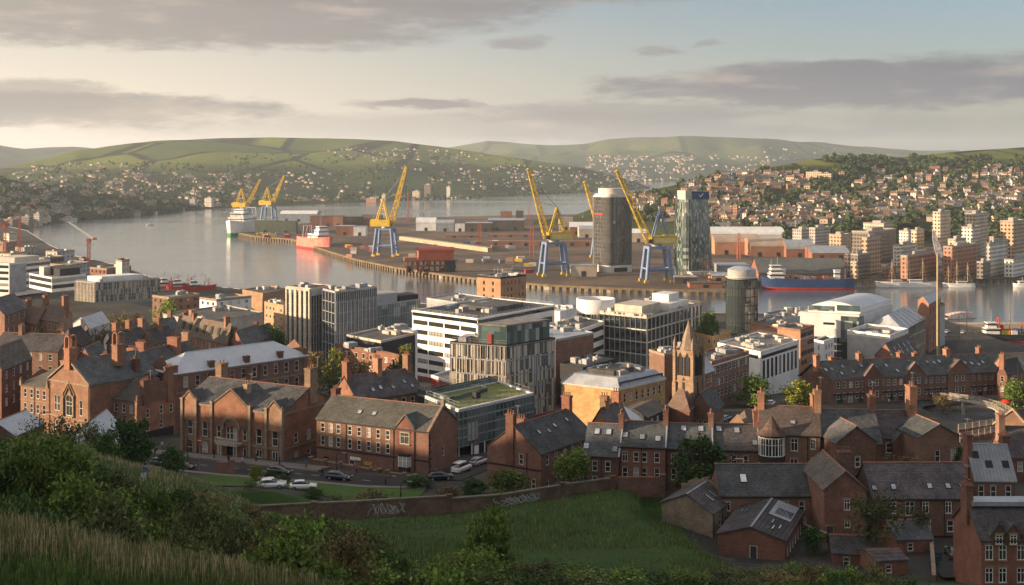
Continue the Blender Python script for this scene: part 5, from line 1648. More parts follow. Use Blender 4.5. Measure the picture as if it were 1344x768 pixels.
def church():
 Y = 255
 x0 = PX(904, Y); g = gz(x0, Y)
 t = thing('church', 'sandstone church with a slim square belfry tower and stone spire', 'church', (x0, Y, g), R(-38))
 zt = PZ(452, Y) - g; zs = PZ(421, Y) - g
 w = 2.1
 mb = MB(); mb.cbox(0, 0, 0, w * 2, w * 2, zt - 1);
 for z in (zt * .36, zt * .62, zt - 1.3):
  mb.cbox(0, 0, z, w * 2 + .25, w * 2 + .25, .3)
 for sx in (-1, 1):
  for sy in (-1, 1):
   mb.cbox(sx * w, sy * w, 0, .8, .8, zt * .62); mb.cbox(sx * w, sy * w, 0, .6, .6, zt - .9)
 mb.build('tower', sandstone, t)
 sp = MB()
 n = 8
 sp.lathe([(w * 1.02, zt - 1), (w * .95, zt - .6), (.06, zs)], n, smooth=False)
 sp.build('spire', trim_stone, t)
 for sx in (-1, 1):
  for sy in (-1, 1):
   p = MB(); p.lathe([(.36, 0), (.36, 1.1), (.45, 1.2), (.03, 2.6)], 6, smooth=False)
   put('pinnacle', p.mesh('pinnacle', trim_stone), t, (sx * w, sy * w, zt - .9))
 mb = MB()
 for i in range(4):                                 # parapet
  pass
 for k, (rx, dx, dy) in enumerate(((0, 0, -1), (math.pi / 2, 1, 0), (math.pi, 0, 1), (-math.pi / 2, -1, 0))):
  for sx in (-.8, .8):
   m = MB(); h = 3.8; ww = .5
   m.poly((-ww, 0, 0), (ww, 0, 0), (ww, 0, h), (0, 0, h + 1.0), (-ww, 0, h)); m.box(-ww - .15, -.12, 0, -ww, .05, h); m.box(ww, -.12, 0, ww + .15, .05, h)
   o = m.mesh('louvre', [dark_trim])
   put('louvre', o, t, (dx * (w + .02) + (sx if dx == 0 else 0), dy * (w + .02) + (sx if dy == 0 else 0), zt - 6.2), rx)
  m = MB(); m.poly((-.3, 0, 0), (.3, 0, 0), (.3, 0, 4.4), (0, 0, 5), (-.3, 0, 4.4))
  put('window', m.mesh('window', [dark_trim]), t, (dx * (w + .02), dy * (w + .02), zt * .42), rx)
 nv = MB()                                           # nave and low transept, right-front of the tower
 L, W, H = 14, 5.5, 7.0
 # nave runs back behind tower; gable faces the viewer
 t2 = Bldg('nave', '', 'church', (902, 536), (935, 541), (950, 531), 248)
 t2.pitched('y', 3.4); t2.wall(brick_brown, {'S': [(t2.wd * f - .35, 1.5, .7, 4.2, 'arch') for f in (.3, .5, .7)], 'E': t2.grid('E', [(2, 3)], 3, .8, style='arch')}); t2.roof(slate, .25)
 t3 = Bldg('transept', '', 'church', (876, 533), (905, 539), (912, 532), 245)
 t3.pitched('x', 3.2); t3.wall(brick_red, {'S': t3.grid('S', [(1.5, 3)], 3, .8, style='arch')}); t3.roof(slate_warm, .25, hip=2.5)
 ti = t.matrix_basis.inverted()
 for q in (t2, t3):
  m = ti @ q.root.matrix_basis
  for ch in list(q.root.children):
   ch.matrix_local = m @ ch.matrix_basis; ch.parent = t
  bpy.data.objects.remove(q.root)
church()
def waterfront_hall():
 b = Bldg('waterfront_hall', 'white concert hall with a curved roof box and green glass corner', 'hall', (1050, 409.5), (1127, 413.5), (1170, 400.5), 470)
 H = b.h
 glazed(b, 'SE', (16, 18), 4, curtain_dark, grey_clad, 0, H - 9, .35, .2, .1)
 mb = MB(); mb.prism(b._e(.4), H - 9, H); mb.build('white_box', white_clad, b.root)
 b.band('slot_window', curtain_dark, H - 4.3, H - 3.4, .46, 'S', 9); b.band('slot_window', curtain_dark, H - 3.6, H - 1.2, .47, 'S', 2) if False else None
 b.flat(M('roof_brown', (.30, .2, .14), (.22, .15, .11), .3), .3, pale_stone)
 # green glass bay at the corner
 b.block('corner_glass', .72, -.035, 1.018, .12, H - 10.5, H - .6, curtain_teal); b.block('corner_glass', .74, -.03, 1.012, .1, 0, H - 10.5, curtain_dark)
 # upper volume with curved roof
 u0, u1, v0, v1 = .10, .99, .06, .98
 n = 14; wb, rb = MB(), MB(); z1 = PZ(402, 480) - b.base
 prof = [(lerp(u0, u1, i / n), z1 + 2.3 * math.sin(math.pi * (i / n)) ) for i in range(n + 1)]
 for (a, za), (c, zc) in zip(prof, prof[1:]):
  p, q, r_, s_ = b.bl(a, v0), b.bl(c, v0), b.bl(c, v1), b.bl(a, v1)
  wb.poly((p[0], p[1], H), (q[0], q[1], H), (q[0], q[1], zc), (p[0], p[1], za)); wb.poly((r_[0], r_[1], H), (s_[0], s_[1], H), (s_[0], s_[1], za), (r_[0], r_[1], zc))
  rb.poly((p[0], p[1], za + .05), (q[0], q[1], zc + .05), (r_[0], r_[1], zc + .05), (s_[0], s_[1], za + .05))
 for u in (u0, u1):
  p, q = b.bl(u, v0), b.bl(u, v1)
  wb.poly((p[0], p[1], H), (q[0], q[1], H), (q[0], q[1], z1), (p[0], p[1], z1))
 wb.build('upper_box', white_clad, b.root); rb.build('curved_roof', metal_roof, b.root)
 b.block('clerestory', .11, .055, .55, .06, H + .6, H + 2.6, curtain_teal); b.block('clerestory', .6, .052, .985, .06, H + 1.0, H + 3.2, curtain_teal)
 # glazed foyer with grey folded roof
 c = Bldg('glazed_foyer', 'glass foyer with a grey ribbed roof and deep eaves right of the concert hall', 'hall', (1140, 424), (1180, 430), (1213, 416), 462)
 glazed(c, 'SE', (7, 12), 3, curtain_dark, pale_stone, 0, None, .5, .6, .3)
 c.pitched('y', 3.6); c.roof(lead_grey, 1.6, ridge=lead_grey, hip=6)
 sb = MB()
 for i in range(1, 6):
  p0, tx, up, nn = c.slope_pt(0, i / 6, .02); p1 = c.slope_pt(0, i / 6, .98)[0]
  sb.tube(p0 + nn * .25, p1 + nn * .25, .25, .25, 4)
 sb.build('roof_ribs', metal_roof, c.root)
 d = Bldg('white_terrace', 'white walled roof terrace with deck furniture in front of the glass foyer', 'terrace', (1112, 438), (1168, 445), (1192, 436), 430, near=False)
 d.wall(grey_clad, {}); d.flat(gravel_roof, 1.4, white_clad); d.plant(9, 41, hmax=1.0)
 e = Bldg('brick_fly_tower', 'tall brown brick block with vertical windows beside the quay road', 'building', (1204.5, 394), (1219, 399.5), (1235, 391), 500, near=False)
 e.pitched('y', 2.2)
 e.wall(M('dark_brick', (.27, .13, .085), (.2, .095, .065), .4, fine=.12), {'E': e.grid('E', [(e.h - 4.4 - i * 3.6, 2.4) for i in range(5)], 4, 1.0, style='plain dark')}); e.roof(lead_grey, .2, ridge=lead_grey)
 f = Bldg('pale_quay_block', 'slim pale rear block behind the brown brick block at the quay edge', 'building', (1219, 398), (1234, 402), (1240, 400), 520, near=False)
 f.wall(grey_clad, {'S': f.grid('S', [(f.h - 3 - i * 3.3, 1.6) for i in range(4)], 2, 1.0, style='plain dark')}); f.flat()
waterfront_hall()
def long_terrace():
 b = Bldg('brick_terrace', 'long curving red brick terrace with gables, many small windows and shopfronts by the canal', 'terrace', (1052, 493.5), (1091.6, 498.5), (1309, 486.5), 335, near=False, base=14.5)
 b.pitched('y', 4.3)
 D, H = b.dp, b.h
 wn = b.grid('E', [(H - 2.4, 1.5), (H - 5.4, 1.6)], 26, 1.0, 1.0) + b.grid('E', [(.3, 2.0)], 16, 1.7, 1.0, style='plain dark')
 b.wall(brick_red, {'E': wn, 'S': [(b.wd * .5 - .4, H - 1.5, .8, 1.5)]}); b.roof(slate, .3)
 for f, w in ((.24, 5.5), (.49, 6.0), (.76, 7.5)):
  b.frontgable('E', D * f, w, H + .3, 3.2, brick_red, slate, proj=.35, back=4.2, coping=brick_orange, win=[(-1, H - 2.2, 1, 1.6, 'sash'), (1, H - 2.2, 1, 1.6, 'sash'), (-1, H - 5.3, 1, 1.6, 'sash'), (1, H - 5.3, 1, 1.6, 'sash')])
 for t, o in ((.0, 0), (.10, .2), (.25, 0), (.27, .2), (.50, .1), (.60, .2), (.78, 0), (.80, .1), (.985, 0)):
  b.chimney(t, o, 1.9, 1.2, 1.7, 3, brick_orange)
 r = random.Random(3)
 b.skylights(0, [(.03 + .035 * i, r.uniform(.3, .75)) for i in range(27) if r.random() < .75], .9, 1.1)
 b.band('shop_fascia', dark_trim, 2.5, 3.0, .12, 'E', .5)
 e = Bldg('gable_end_block', 'narrow brick end block with a shaped gable right of the long curving terrace', 'house', (1309, 489), (1322, 490), (1340, 485), 342, near=False)
 e.pitched('y', 3.4); e.wall(brick_red, {'S': e.grid('S', [(e.h - 2.4, 1.5), (e.h - 5.2, 1.5)], 1, .9), 'E': e.grid('E', [(e.h - 2.4, 1.5), (e.h - 5.2, 1.5)], 2, .9)}); e.roof(slate); e.chimney(.0, 0, 1.8, 1.1, 1.3, 3, brick_orange)
 k = Bldg('canal_house', 'low brick house with a sunlit orange wall behind the canal trees', 'house', (1328, 486), (1400, 484), None, 360, depth=10, near=False)
 k.pitched('x', 4); k.wall(brick_orange, {'S': k.grid('S', [(k.h - 2.4, 1.4)], 5, 1)}); k.roof(slate, .3)
long_terrace()
# ---- old streets on the left
def simple(name, lab, A, B, C, Y, axis, rise, wm, rm, rows=2, nS=3, nE=3, chim=(), cat='house', hip=0, base=None, group=None, depth=None, sky=(), style='sash', cm=None):
 b = Bldg(name, lab, cat, A, B, C, Y, near=False, base=base, group=group, depth=depth)
 b.pitched(axis, rise)
 rw = [(b.h - 2.3 - 3.0 * i, 1.6) for i in range(rows) if b.h - 2.3 - 3.0 * i > .2]
 b.wall(wm, {'S': b.grid('S', rw, nS, 1.0, .7, style=style) if nS else [], 'E': b.grid('E', rw, nE, 1.0, .7, style=style) if nE else []})
 b.roof(rm, .25, hip=hip)
 for c in chim:
  b.chimney(*c, mat=cm or BO)
 if sky: b.skylights(0, sky, .9, 1.2)
 return b
def old_left():
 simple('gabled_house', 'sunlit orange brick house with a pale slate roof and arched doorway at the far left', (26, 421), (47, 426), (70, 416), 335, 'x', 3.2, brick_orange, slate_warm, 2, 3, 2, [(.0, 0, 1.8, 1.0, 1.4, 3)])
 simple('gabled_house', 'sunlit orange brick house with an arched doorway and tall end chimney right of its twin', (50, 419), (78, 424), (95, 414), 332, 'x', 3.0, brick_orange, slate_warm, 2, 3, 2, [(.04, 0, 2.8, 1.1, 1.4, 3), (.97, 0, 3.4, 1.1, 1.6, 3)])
 simple('brick_warehouse', 'tall dark red brick warehouse with a slate roof cut by the left edge', (-30, 408), (6, 414), (36, 404), 325, 'y', 3.4, brick_red, slate, 3, 3, 4)
 simple('brick_warehouse', 'tall dark brick house at the left edge behind the brick wing with a lit corner', (-26, 480), (2, 486), (42, 470), 272, 'y', 4.0, brick_red, slate_brown, 3, 3, 4, [(.5, .7, 3.2, 1.2, 1.8, 3)])
 simple('slate_terrace', 'long low brick terrace with a slate roof and two small dormers at the left edge', (-10, 458), (76, 461.5), None, 300, 'x', 3.4, brick_red, slate, 2, 6, 2, [(.28, 0, 2.0, 1.0, 1.5, 3)], depth=9)
 simple('slate_house', 'brick house with steep hipped slate roof behind the gabled hall', (74, 452), (92, 458), (122, 449), 308, 'y', 4.0, brick_red, slate, 2, 2, 3, [(.3, .5, 1.8, 1, 1.4, 3)], hip=3)
 simple('slate_house', 'low slate roofed house with a pale gable behind the arched chimneys', (100, 472), (122, 478), (142, 468), 284, 'y', 3.2, brick_red, slate, 2, 2, 3)
 simple('slate_range', 'mossy slate roofed range with a broad chimney behind the brick corner shop', (140, 486), (170, 494), (207, 485), 268, 'y', 3.4, brick_red, slate, 2, 3, 4, [(.15, .2, 2.6, 1.2, 2.4, 4), (.7, .3, 2.2, 1.2, 2.0, 4)])
 simple('slate_range', 'long dark slate roofed range running back behind the pale metal hipped roof', (178, 480), (204, 486.5), (263, 473), 284, 'y', 4.2, brick_red, slate, 2, 3, 6, [(.02, .3, 3.0, 1.2, 2.4, 5), (.55, -.2, 2.8, 1.4, 3.0, 0), (.98, .2, 3.0, 1.2, 2.0, 3)])
 simple('dark_roofed_house', 'dark slate roofed house with three orange chimneys in the middle of the old left streets', (140, 451), (160, 455), (198, 449), 320, 'y', 3.6, brick_red, slate, 2, 2, 4, [(.05, 0, 2.2, 1.2, 1.6, 3), (.5, 0, 2.4, 1.2, 1.6, 3), (.95, 0, 2.4, 1.2, 1.8, 3)])
 simple('dark_roofed_house', 'dark slate roofed house with a big square chimney left of the dormered brick mill', (186, 447), (202, 451), (228, 446), 322, 'y', 3.4, brick_red, slate, 2, 2, 3, [(.5, 0, 2.6, 1.6, 2.2, 0)])
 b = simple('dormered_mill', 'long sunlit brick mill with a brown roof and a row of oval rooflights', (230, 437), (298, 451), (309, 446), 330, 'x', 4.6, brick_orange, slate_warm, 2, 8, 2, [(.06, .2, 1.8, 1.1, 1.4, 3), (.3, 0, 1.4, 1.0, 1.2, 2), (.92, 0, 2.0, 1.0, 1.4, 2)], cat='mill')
 b.skylights(0, [(.14 + .135 * i, .55) for i in range(6)], 1.3, 2.4, dark_trim)
 b.chimney(.05, .9, 5.5, 1.4, 1.4, 0, brick_orange)
 simple('twin_gabled_block', 'red brick block with twin gables right of the dormered brick mill', (300, 450), (320, 455), (346, 446), 326, 'y', 3.6, brick_red, slate, 3, 2, 3, [(.3, .5, 2.2, 1.0, 1.2, 2)], cat='building')
 simple('twin_gabled_block', 'smaller red brick gable behind the trees right of the twin gables', (330, 441), (346, 445), (362, 440), 345, 'y', 3.0, brick_red, slate, 3, 2, 2, [(.1, .2, 1.8, 1, 1, 2)], cat='building')
 simple('grey_shed', 'curved grey metal roofed shed with a small white dormer behind the old left streets', (96, 425), (118, 432), (144, 423), 355, 'y', 2.6, grey_clad, lead_grey, 1, 2, 2, cat='shed')
 simple('white_gabled_house', 'small white gabled house between the dark slate roofs of the old left streets', (136, 446), (146, 449), (158, 445), 330, 'y', 2.4, white_paint, slate, 1, 1, 2)
 simple('garden_house', 'dark brick house with a slate roof behind the bare trees below the glass office', (160, 438), (176, 442), (200, 437), 345, 'y', 3, brick_red, slate, 2, 2, 3, [(.5, 0, 2.2, 1.1, 1.3, 3)])
 simple('garden_house', 'low lit brick house with two chimney stacks beside the car deck', (196, 432), (212, 436), (236, 431), 365, 'y', 3, brick_orange, slate, 2, 2, 3, [(.2, 0, 2.0, 1.1, 1.3, 2), (.8, 0, 2.2, 1.1, 1.3, 2)])
 b = simple('market_shed', 'long pale metal roofed shed with a painted blue and yellow gable behind the scrub', (88, 575), (130, 585), (160, 561), 205, 'y', 2.6, white_clad, lead_grey, 1, 0, 0, cat='shed', base=29)
 mb = MB(); p = b.on('E', b.dp - 2.4, 1.2, .06); q = b.on('E', b.dp - .3, 1.2, .06)
 simple('lean_shed', 'low brick lean-to with a grey roof behind the scrub at the left edge', (-30, 566), (20, 572), (58, 556), 212, 'y', 2.0, brick_red, lead_grey, 1, 0, 0, cat='shed', base=29)
 # right behind the terraces
 simple('sunlit_roof_house', 'low house whose hipped clay roof catches the sun left of the tall bay chimney', (953, 559), (984, 566), (1008, 556), 215, 'y', 2.6, brick_red, slate_warm, 1, 2, 2, hip=3, cat='house')
 simple('tile_roof_house', 'small slate house behind the low terraced house and the silver curved roof', (776, 556), (800, 562), (826, 551), 215, 'y', 3.0, brick_red, slate, 1, 2, 2, [(.2, 0, 2, 1, 1.4, 3), (.8, 0, 2, 1, 1.4, 3)])
 t = thing('silver_roof', 'silver curved shell roof tilted over a small brick building near the church', 'building', (PX(826, 236), 236, gz(40, 236)))
 z0 = PZ(556, 236) - gz(40, 236)
 mb = MB(); mb.cbox(0, 2, 0, 6, 5, z0); mb.build('wall', brick_orange, t)
 mb = MB(); n = 8
 pts = [(-3.4 + 6.6 * i / n, z0 + 3.4 * (1 - (i / n)) ** .6 * (.35 + .65 * math.sin(math.pi * min(1, .25 + .75 * i / n)))) for i in range(n + 1)]
 for (a, za), (c, zc) in zip(pts, pts[1:]):
  mb.poly((a, -1.2 - .5, za - .8), (c, -1.2 - .5, zc - .8), (c, 4.6, zc), (a, 4.6, za)); mb.poly((a, 4.6, za - .15), (c, 4.6, zc - .15), (c, -1.7, zc - .95), (a, -1.7, za - .95))
 mb.build('shell_roof', metal_roof, t)
 t = thing('roof_fin', 'upright white triangular roof fin beside the silver curved roof', 'roof', (PX(801, 228), 228, gz(20, 228)))
 z1, z2 = PZ(548, 228) - gz(20, 228), PZ(521, 228) - gz(20, 228)
 mb = MB(); mb.prism([(-2.2, 0), (2.0, 0), (2.0, 3), (-2.2, 3)], 0, z1 - .5); mb.build('wall', brick_brown, t)
 mb = MB(); mb.add([(-.4, 0, z1 - .5), (.3, 0, z1 - .5), (-1.4, .4, z2), (2.0, 2.6, z1 + .5), (-2.2, 2.6, z1)], [(0, 1, 2), (1, 3, 2), (0, 2, 4), (4, 2, 3)]); mb.build('fin', metal_roof, t)
 simple('glass_roofed_block', 'dark block with a cluttered glass roof behind the silver curved roof', (812, 540), (850, 548), (876, 536), 240, 'y', 1.0, dark_trim, felt_roof, 1, 3, 3, cat='building')
old_left()
for i, (L, Rr, py, Y, lab) in enumerate(((1410, 1462, 600, 200, 'slate roofed brick house just beyond the right edge by the metal roofed house'), (1475, 1540, 598, 205, 'second slate roofed brick house beyond the right edge'), (1420, 1480, 555, 250, 'brick house beyond the right edge behind the stone gabled house'),
  (1500, 1570, 552, 255, 'farther brick house beyond the right edge'), (1420, 1500, 508, 330, 'brick house beyond the right edge across the canal'), (1450, 1530, 655, 168, 'brick house beyond the right edge at the foot of the hill'))):
 simple('brick_house', lab, (L, py), (Rr, py + 4), None, Y, 'x', 3.4, brick_red, slate, 2, 4, 2, [(.02, 0, 2.0, 1, 1.5, 3), (.97, 0, 2.2, 1, 1.5, 3)], depth=9)
def far_left_offices():
 b = Bldg('banded_white_office', 'white office with dark window bands and roof plant on the left waterfront', 'office', (38.5, 359.5), (68, 365), (112.5, 360.5), 650, near=False)
 ribbons(b, white_clad, 'SE', 5, 3.25, 2.6, 2.0, 1, .1); b.flat(gravel_roof, .4, white_clad); b.block('plant_room', .2, .3, .9, .9, b.h, b.h + 4, dark_trim); b.block('plant_room', .3, .1, .5, .3, b.h, b.h + 4.5, pale_stone)
 b = Bldg('glazed_office', 'wide glass office with pale vertical fins on its sunlit side, left waterfront', 'office', (99, 369.5), (125.5, 371.5), (210, 366), 600, near=False)
 glazed(b, 'SE', (7, 26), 5, curtain_warm, steel_grey, 0, None, .3, .25, .16); b.fins('pale_fins', pale_stone, 'S', 14, 0, b.h, .3, .4); b.flat(gravel_roof, .3, grey_clad)
 b.block('plant_room', .1, .15, .8, .8, b.h, b.h + 2.6, white_clad); b.plant(8, 51); rails(b, steel_grey)
 c = Bldg('lift_tower', 'slim square concrete tower rising behind the wide glass office', 'tower', (152, 342), (160, 343.5), (170, 341.5), 640, near=False)
 c.wall(pale_stone, {'E': c.grid('E', [(c.h - 2.5 - i * 3, 1.5) for i in range(6)], 2, 1, .5, style='plain dark')}); c.flat()
 b = Bldg('white_slab_office', 'white slab office with a blank metal face at the left edge', 'office', (-30, 345), (12, 346.5), (66, 341), 700, near=False)
 ribbons(b, white_clad, 'SE', 6, 3.4, 2.6, 1.7, 1, .2); b.flat(gravel_roof, .4, white_clad); b.block('plant_room', .2, .2, .9, .8, b.h, b.h + 3, pale_stone)
 b.block('metal_face', 1.0, -.0, 1.012, .4, 2, b.h - .5, lead_grey)
 b = Bldg('blue_tank_building', 'small dark blue drum shaped building behind the banded white office', 'building', (104, 340), (110, 341), (117, 339), 800, near=False)
 b.wall(M('deep_blue', (.04, .06, .16), (.03, .045, .12), 1), {}); b.flat()
 spec = [((66, 347), (90, 349.5), (118, 345), 760, grey_clad), ((40, 338), (58, 340), (84, 337), 850, dark_trim), ((118, 352), (140, 354), (172, 350), 700, brick_brown), ((0, 333), (14, 334), (34, 331), 900, pale_stone), ((60, 330), (75, 331), (98, 329), 960, grey_clad),
   ((-10, 318), (8, 319), (22, 317), 1080, brick_orange), ((20, 325), (32, 326), (50, 324), 1040, concrete), ((4, 306), (12, 307), (22, 306), 1200, pale_stone), ((200, 389), (222, 392), (262, 387), 545, brick_red), ((262, 392), (284, 395), (330, 390), 520, white_clad)]
 labs = ['grey block behind the banded white office', 'dark flat roofed block beside the slab office', 'brown block behind the wide glass office', 'pale block above the white slab office', 'grey low block nearest the water on the left bank',
   'small orange brick block at the far left bank', 'concrete block at the far left bend of the shore', 'pale little block at the farthest left bank', 'long low brick shed beside the moored red trawlers', 'long white low shed on the quay by the car deck']
 for (A, B, C, Y, m), l in zip(spec, labs):
  q = Bldg('waterfront_block', l, 'building', A, B, C, Y, near=False, base=2.5)
  q.wall(m, {k: q.grid(k, [(q.h - 2.2 - 3 * j, 1.4) for j in range(3) if q.h - 2.2 - 3 * j > .4], max(2, int(q.face(k)[2] / 4)), 1.5, .5, style='plain dark') for k in 'SE'}); q.flat(gravel_roof); q.plant(2, int(Y))
far_left_offices()
# ================================================================== DOCKS, SHIPS, CRANES
crane_yellow = M('crane_yellow', (.62, .42, .035), (.48, .31, .03), .4, rough=.55, fine=.12)
crane_blue = M('crane_blue', (.15, .22, .36), (.12, .17, .29), .4, rough=.55, fine=.12)
cable_m = M('cable', (.25, .24, .22), None, 1)
def lattice(mb, a, b, w0, w1, n, r=.28):
 a, b = Vector(a), Vector(b)
 d = (b - a).normalized()
 s1 = d.cross(Vector((0, 1, 0))).normalized(); s2 = d.cross(s1).normalized()
 def P(t, i):
  w = lerp(w0, w1, t)
  return a.lerp(b, t) + s1 * (w * (1, 1, -1, -1)[i]) + s2 * (w * (1, -1, -1, 1)[i])
 for i in range(4):
  mb.tube(P(0, i), P(1, i), r, r * .8, 4)
 for k in range(n):
  t0, t1 = k / n, (k + 1) / n
  for i in range(4):
   j = (i + 1) % 4
   mb.tube(P(t0, i), P(t1, j), r * .6, r * .6, 3, cap=False) if k % 2 else mb.tube(P(t0, j), P(t1, i), r * .6, r * .6, 3, cap=False)
   mb.tube(P(t1, i), P(t1, j), r * .5, r * .5, 3, cap=False)
def crane(label, px, ybase, rz, reach, tip, Yd=None, blue_a=False):
 Y = Yd or YZ(ybase, 3.2)
 t = thing('dock_crane', label, 'crane', (PX(px, Y), Y, 3.2), rz, 'yellow luffing cranes on tall blue portals along the docks')
 H, w = 23.0, 8.6
 for sx in (-1, 1):
  for sy in (-1, 1):
   l = MB()
   l.tube((sx * w, sy * w * .75, 1.4), (sx * w * .72, sy * w * .55, H), 1.15, 1.25, 8)
   o = l.build('leg', crane_blue, t)
   f = MB(); f.cbox(sx * w, sy * w * .75, 0, 3.0, 2.2, 1.7); f.build('foot', crane_yellow, o)
 b = MB()
 for sy in (-1, 1):
  b.tube((-w * .9, sy * w * .68, H * .38), (w * .9, sy * w * .68, H * .38), .7, .7, 6)
  b.box(-w * .8, sy * w * .55 - .8, H - 1.4, w * .8, sy * w * .55 + .8, H + .3)
 for sx in (-1, 1):
  b.tube((sx * w * .9, -w * .68, H * .38), (sx * w * .9, w * .68, H * .38), .7, .7, 6)
  b.box(sx * w * .72 - .8, -w * .55, H - 1.4, sx * w * .72 + .8, w * .55, H + .28)
 b.build('portal_frame', crane_blue, t)
 s = MB(); s.lathe([(3.6, H + .2), (3.6, H + 1.6)], 16); s.build('slew_ring', steel_grey, t)
 hb = MB(); hb.box(-4.5, -3.6, H + 1.6, 12.5, 3.6, H + 7.0); hb.box(4.5, -3.2, H + 7.0, 11.5, 3.2, H + 7.6)
 h = hb.build('machinery_house', crane_yellow, t)
 wb = MB(); wb.box(-6.6, -4.6, H + 2.2, -4.0, -2.4, H + 5.0); wb.build('cab', glass('cab_glass', (.02, .03, .03), (.05, .06, .06)), t)
 lb = MB(); lb.box(-2.5, -3.68, H + 2.6, 11.5, -3.6, H + 5.6); lb.build('panel', M('crane_panel', (.62, .52, .22), (.5, .42, .2), .5), h)
 j = MB(); lattice(j, (-4.6, 0, H + 2.5), (-4.6 - reach, 0, tip), 2.1, .8, 16, .34)
 j.tube((-4.6 - reach, 0, tip), (-6.2 - reach, 0, tip - .6), .9, .6, 6)
 j.build('jib', crane_yellow, t)
 af = MB()
 for sy in (-1, 1):
  af.tube((-2.5, sy * 2.6, H + 6.8), (2.0, sy * 1.2, H + 24), .55, .45, 5); af.tube((7.5, sy * 2.6, H + 6.8), (2.0, sy * 1.2, H + 24), .55, .45, 5)
  for k in (.3, .55, .8):
   af.tube((lerp(-2.5, 2, k), sy * lerp(2.6, 1.2, k), lerp(H + 7, H + 24, k)), (lerp(7.5, 2, k), sy * lerp(2.6, 1.2, k), lerp(H + 7, H + 24, k)), .25, .25, 4)
 af.tube((2, -1.2, H + 24), (2, 1.2, H + 24), .6, .6, 6)
 af.build('apex_frame', crane_blue if blue_a else crane_yellow, t)
 c = MB()
 for sy in (-.7, .7):
  c.tube((2, sy, H + 24), (-4.6 - reach * .93, sy, tip - 4), .13, .13, 4); c.tube((2, sy, H + 24), (12, sy * 3, H + 7.4), .16, .16, 4); c.tube((2, sy, H + 24), (-4.6 - reach * .55, sy, lerp(H + 2.5, tip, .55)), .13, .13, 4)
 c.tube((-6.2 - reach, 0, tip - .8), (-6.2 - reach, 0, tip * .55), .09, .09, 4)
 c.cbox(-6.2 - reach, 0, tip * .55 - 1.5, .8, .8, 1.5)
 c.build('stay_cables', cable_m, t)
 return t
crane('yellow luffing crane with its jib leaning right beside the rusty red dock shed', 506, 336, R(168), 13, 74)
crane('tall yellow luffing crane with a steep jib left of the striped tower', 727, 362, R(14), 13.5, 73)
crane('tall yellow luffing crane with its jib leaning left between the two towers', 862, 370, R(10), 22, 72, None, True)
crane('small distant yellow crane whose jib peeps over the ringed tower', 793, 340, R(15), 12, 62, 1010)
crane('distant yellow crane standing beside the green hulled ship', 319, 303, R(170), 17, 58, 1480)
crane('distant yellow crane on a short blue portal right of the green hulled ship', 353, 295, R(165), 16, 62, 1560)
# ---- towers
def rr_ring(a, b, n, e=3.2):
 out = []
 for i in range(n):
  t = 2 * math.pi * i / n
  c, s = math.cos(t), math.sin(t)
  out.append((a * abs(c) ** (2 / e) * (1 if c > 0 else -1), b * abs(s) ** (2 / e) * (1 if s > 0 else -1)))
 return out
def tower_ringed():
 Y = 872; t = thing('ringed_tower', 'bronze glass tower with fine vertical fins and a white ring crown on the dock', 'tower', (PX(805.5, Y), Y + 12, 3.2), R(28))
 a = 11.6; H = PZ(259, Y) - 3.2
 gm = glass('bronze_glass', (.022, .024, .026), (.09, .088, .085), cell=True, cells=(1.2, 3.4))
 n = 72
 ring = rr_ring(a, a, n, 4)
 mb = MB(); mb.prism(ring, 5, H); mb.build('glass_shell', gm, t)
 mb = MB()
 for x, y in ring:
  l = math.hypot(x, y); mb.tube((x * 1.012, y * 1.012, 5), (x * 1.012, y * 1.012, H), .19, .19, 4, cap=False)
 mb.build('fins', M('bronze_fin', (.20, .195, .185), (.15, .145, .14), .2), t)
 mb = MB()
 for i in range(1, 17):
  mb.prism([(x * 1.006, y * 1.006) for x, y in ring], 5 + (H - 5) * i / 17 - .2, 5 + (H - 5) * i / 17 + .2)
 mb.build('floor_edges', M('bronze_band', (.11, .105, .10), None, .2), t)
 mb = MB(); mb.prism([(x * 1.02, y * 1.02) for x, y in ring], 0, 5); mb.build('base', white_clad, t)
 mb = MB(); mb.box(-6, -a * 1.035, .4, 5, -a * 1.02, 3.4); mb.build('entrance', dark_trim, t)
 mb = MB(); mb.prism([(x * 1.02, y * 1.02) for x, y in ring], H, H + .9); mb.prism([(x * .93, y * .93) for x, y in ring], H + .9, H + 2.2); mb.prism([(x * 1.0, y * 1.0) for x, y in rr_ring(a * .82, a * .82, 48, 2.4)], H + 2.2, H + 6.2)
 mb.build('crown', M('crown_white', (.55, .50, .45), (.46, .42, .38), .2), t)
 mb = MB(); mb.box(-a - .3, -6, H * .76, -a - .1, 5, H * .76 + 1.1); mb.build('sign_band', sign_red, t)
tower_ringed()
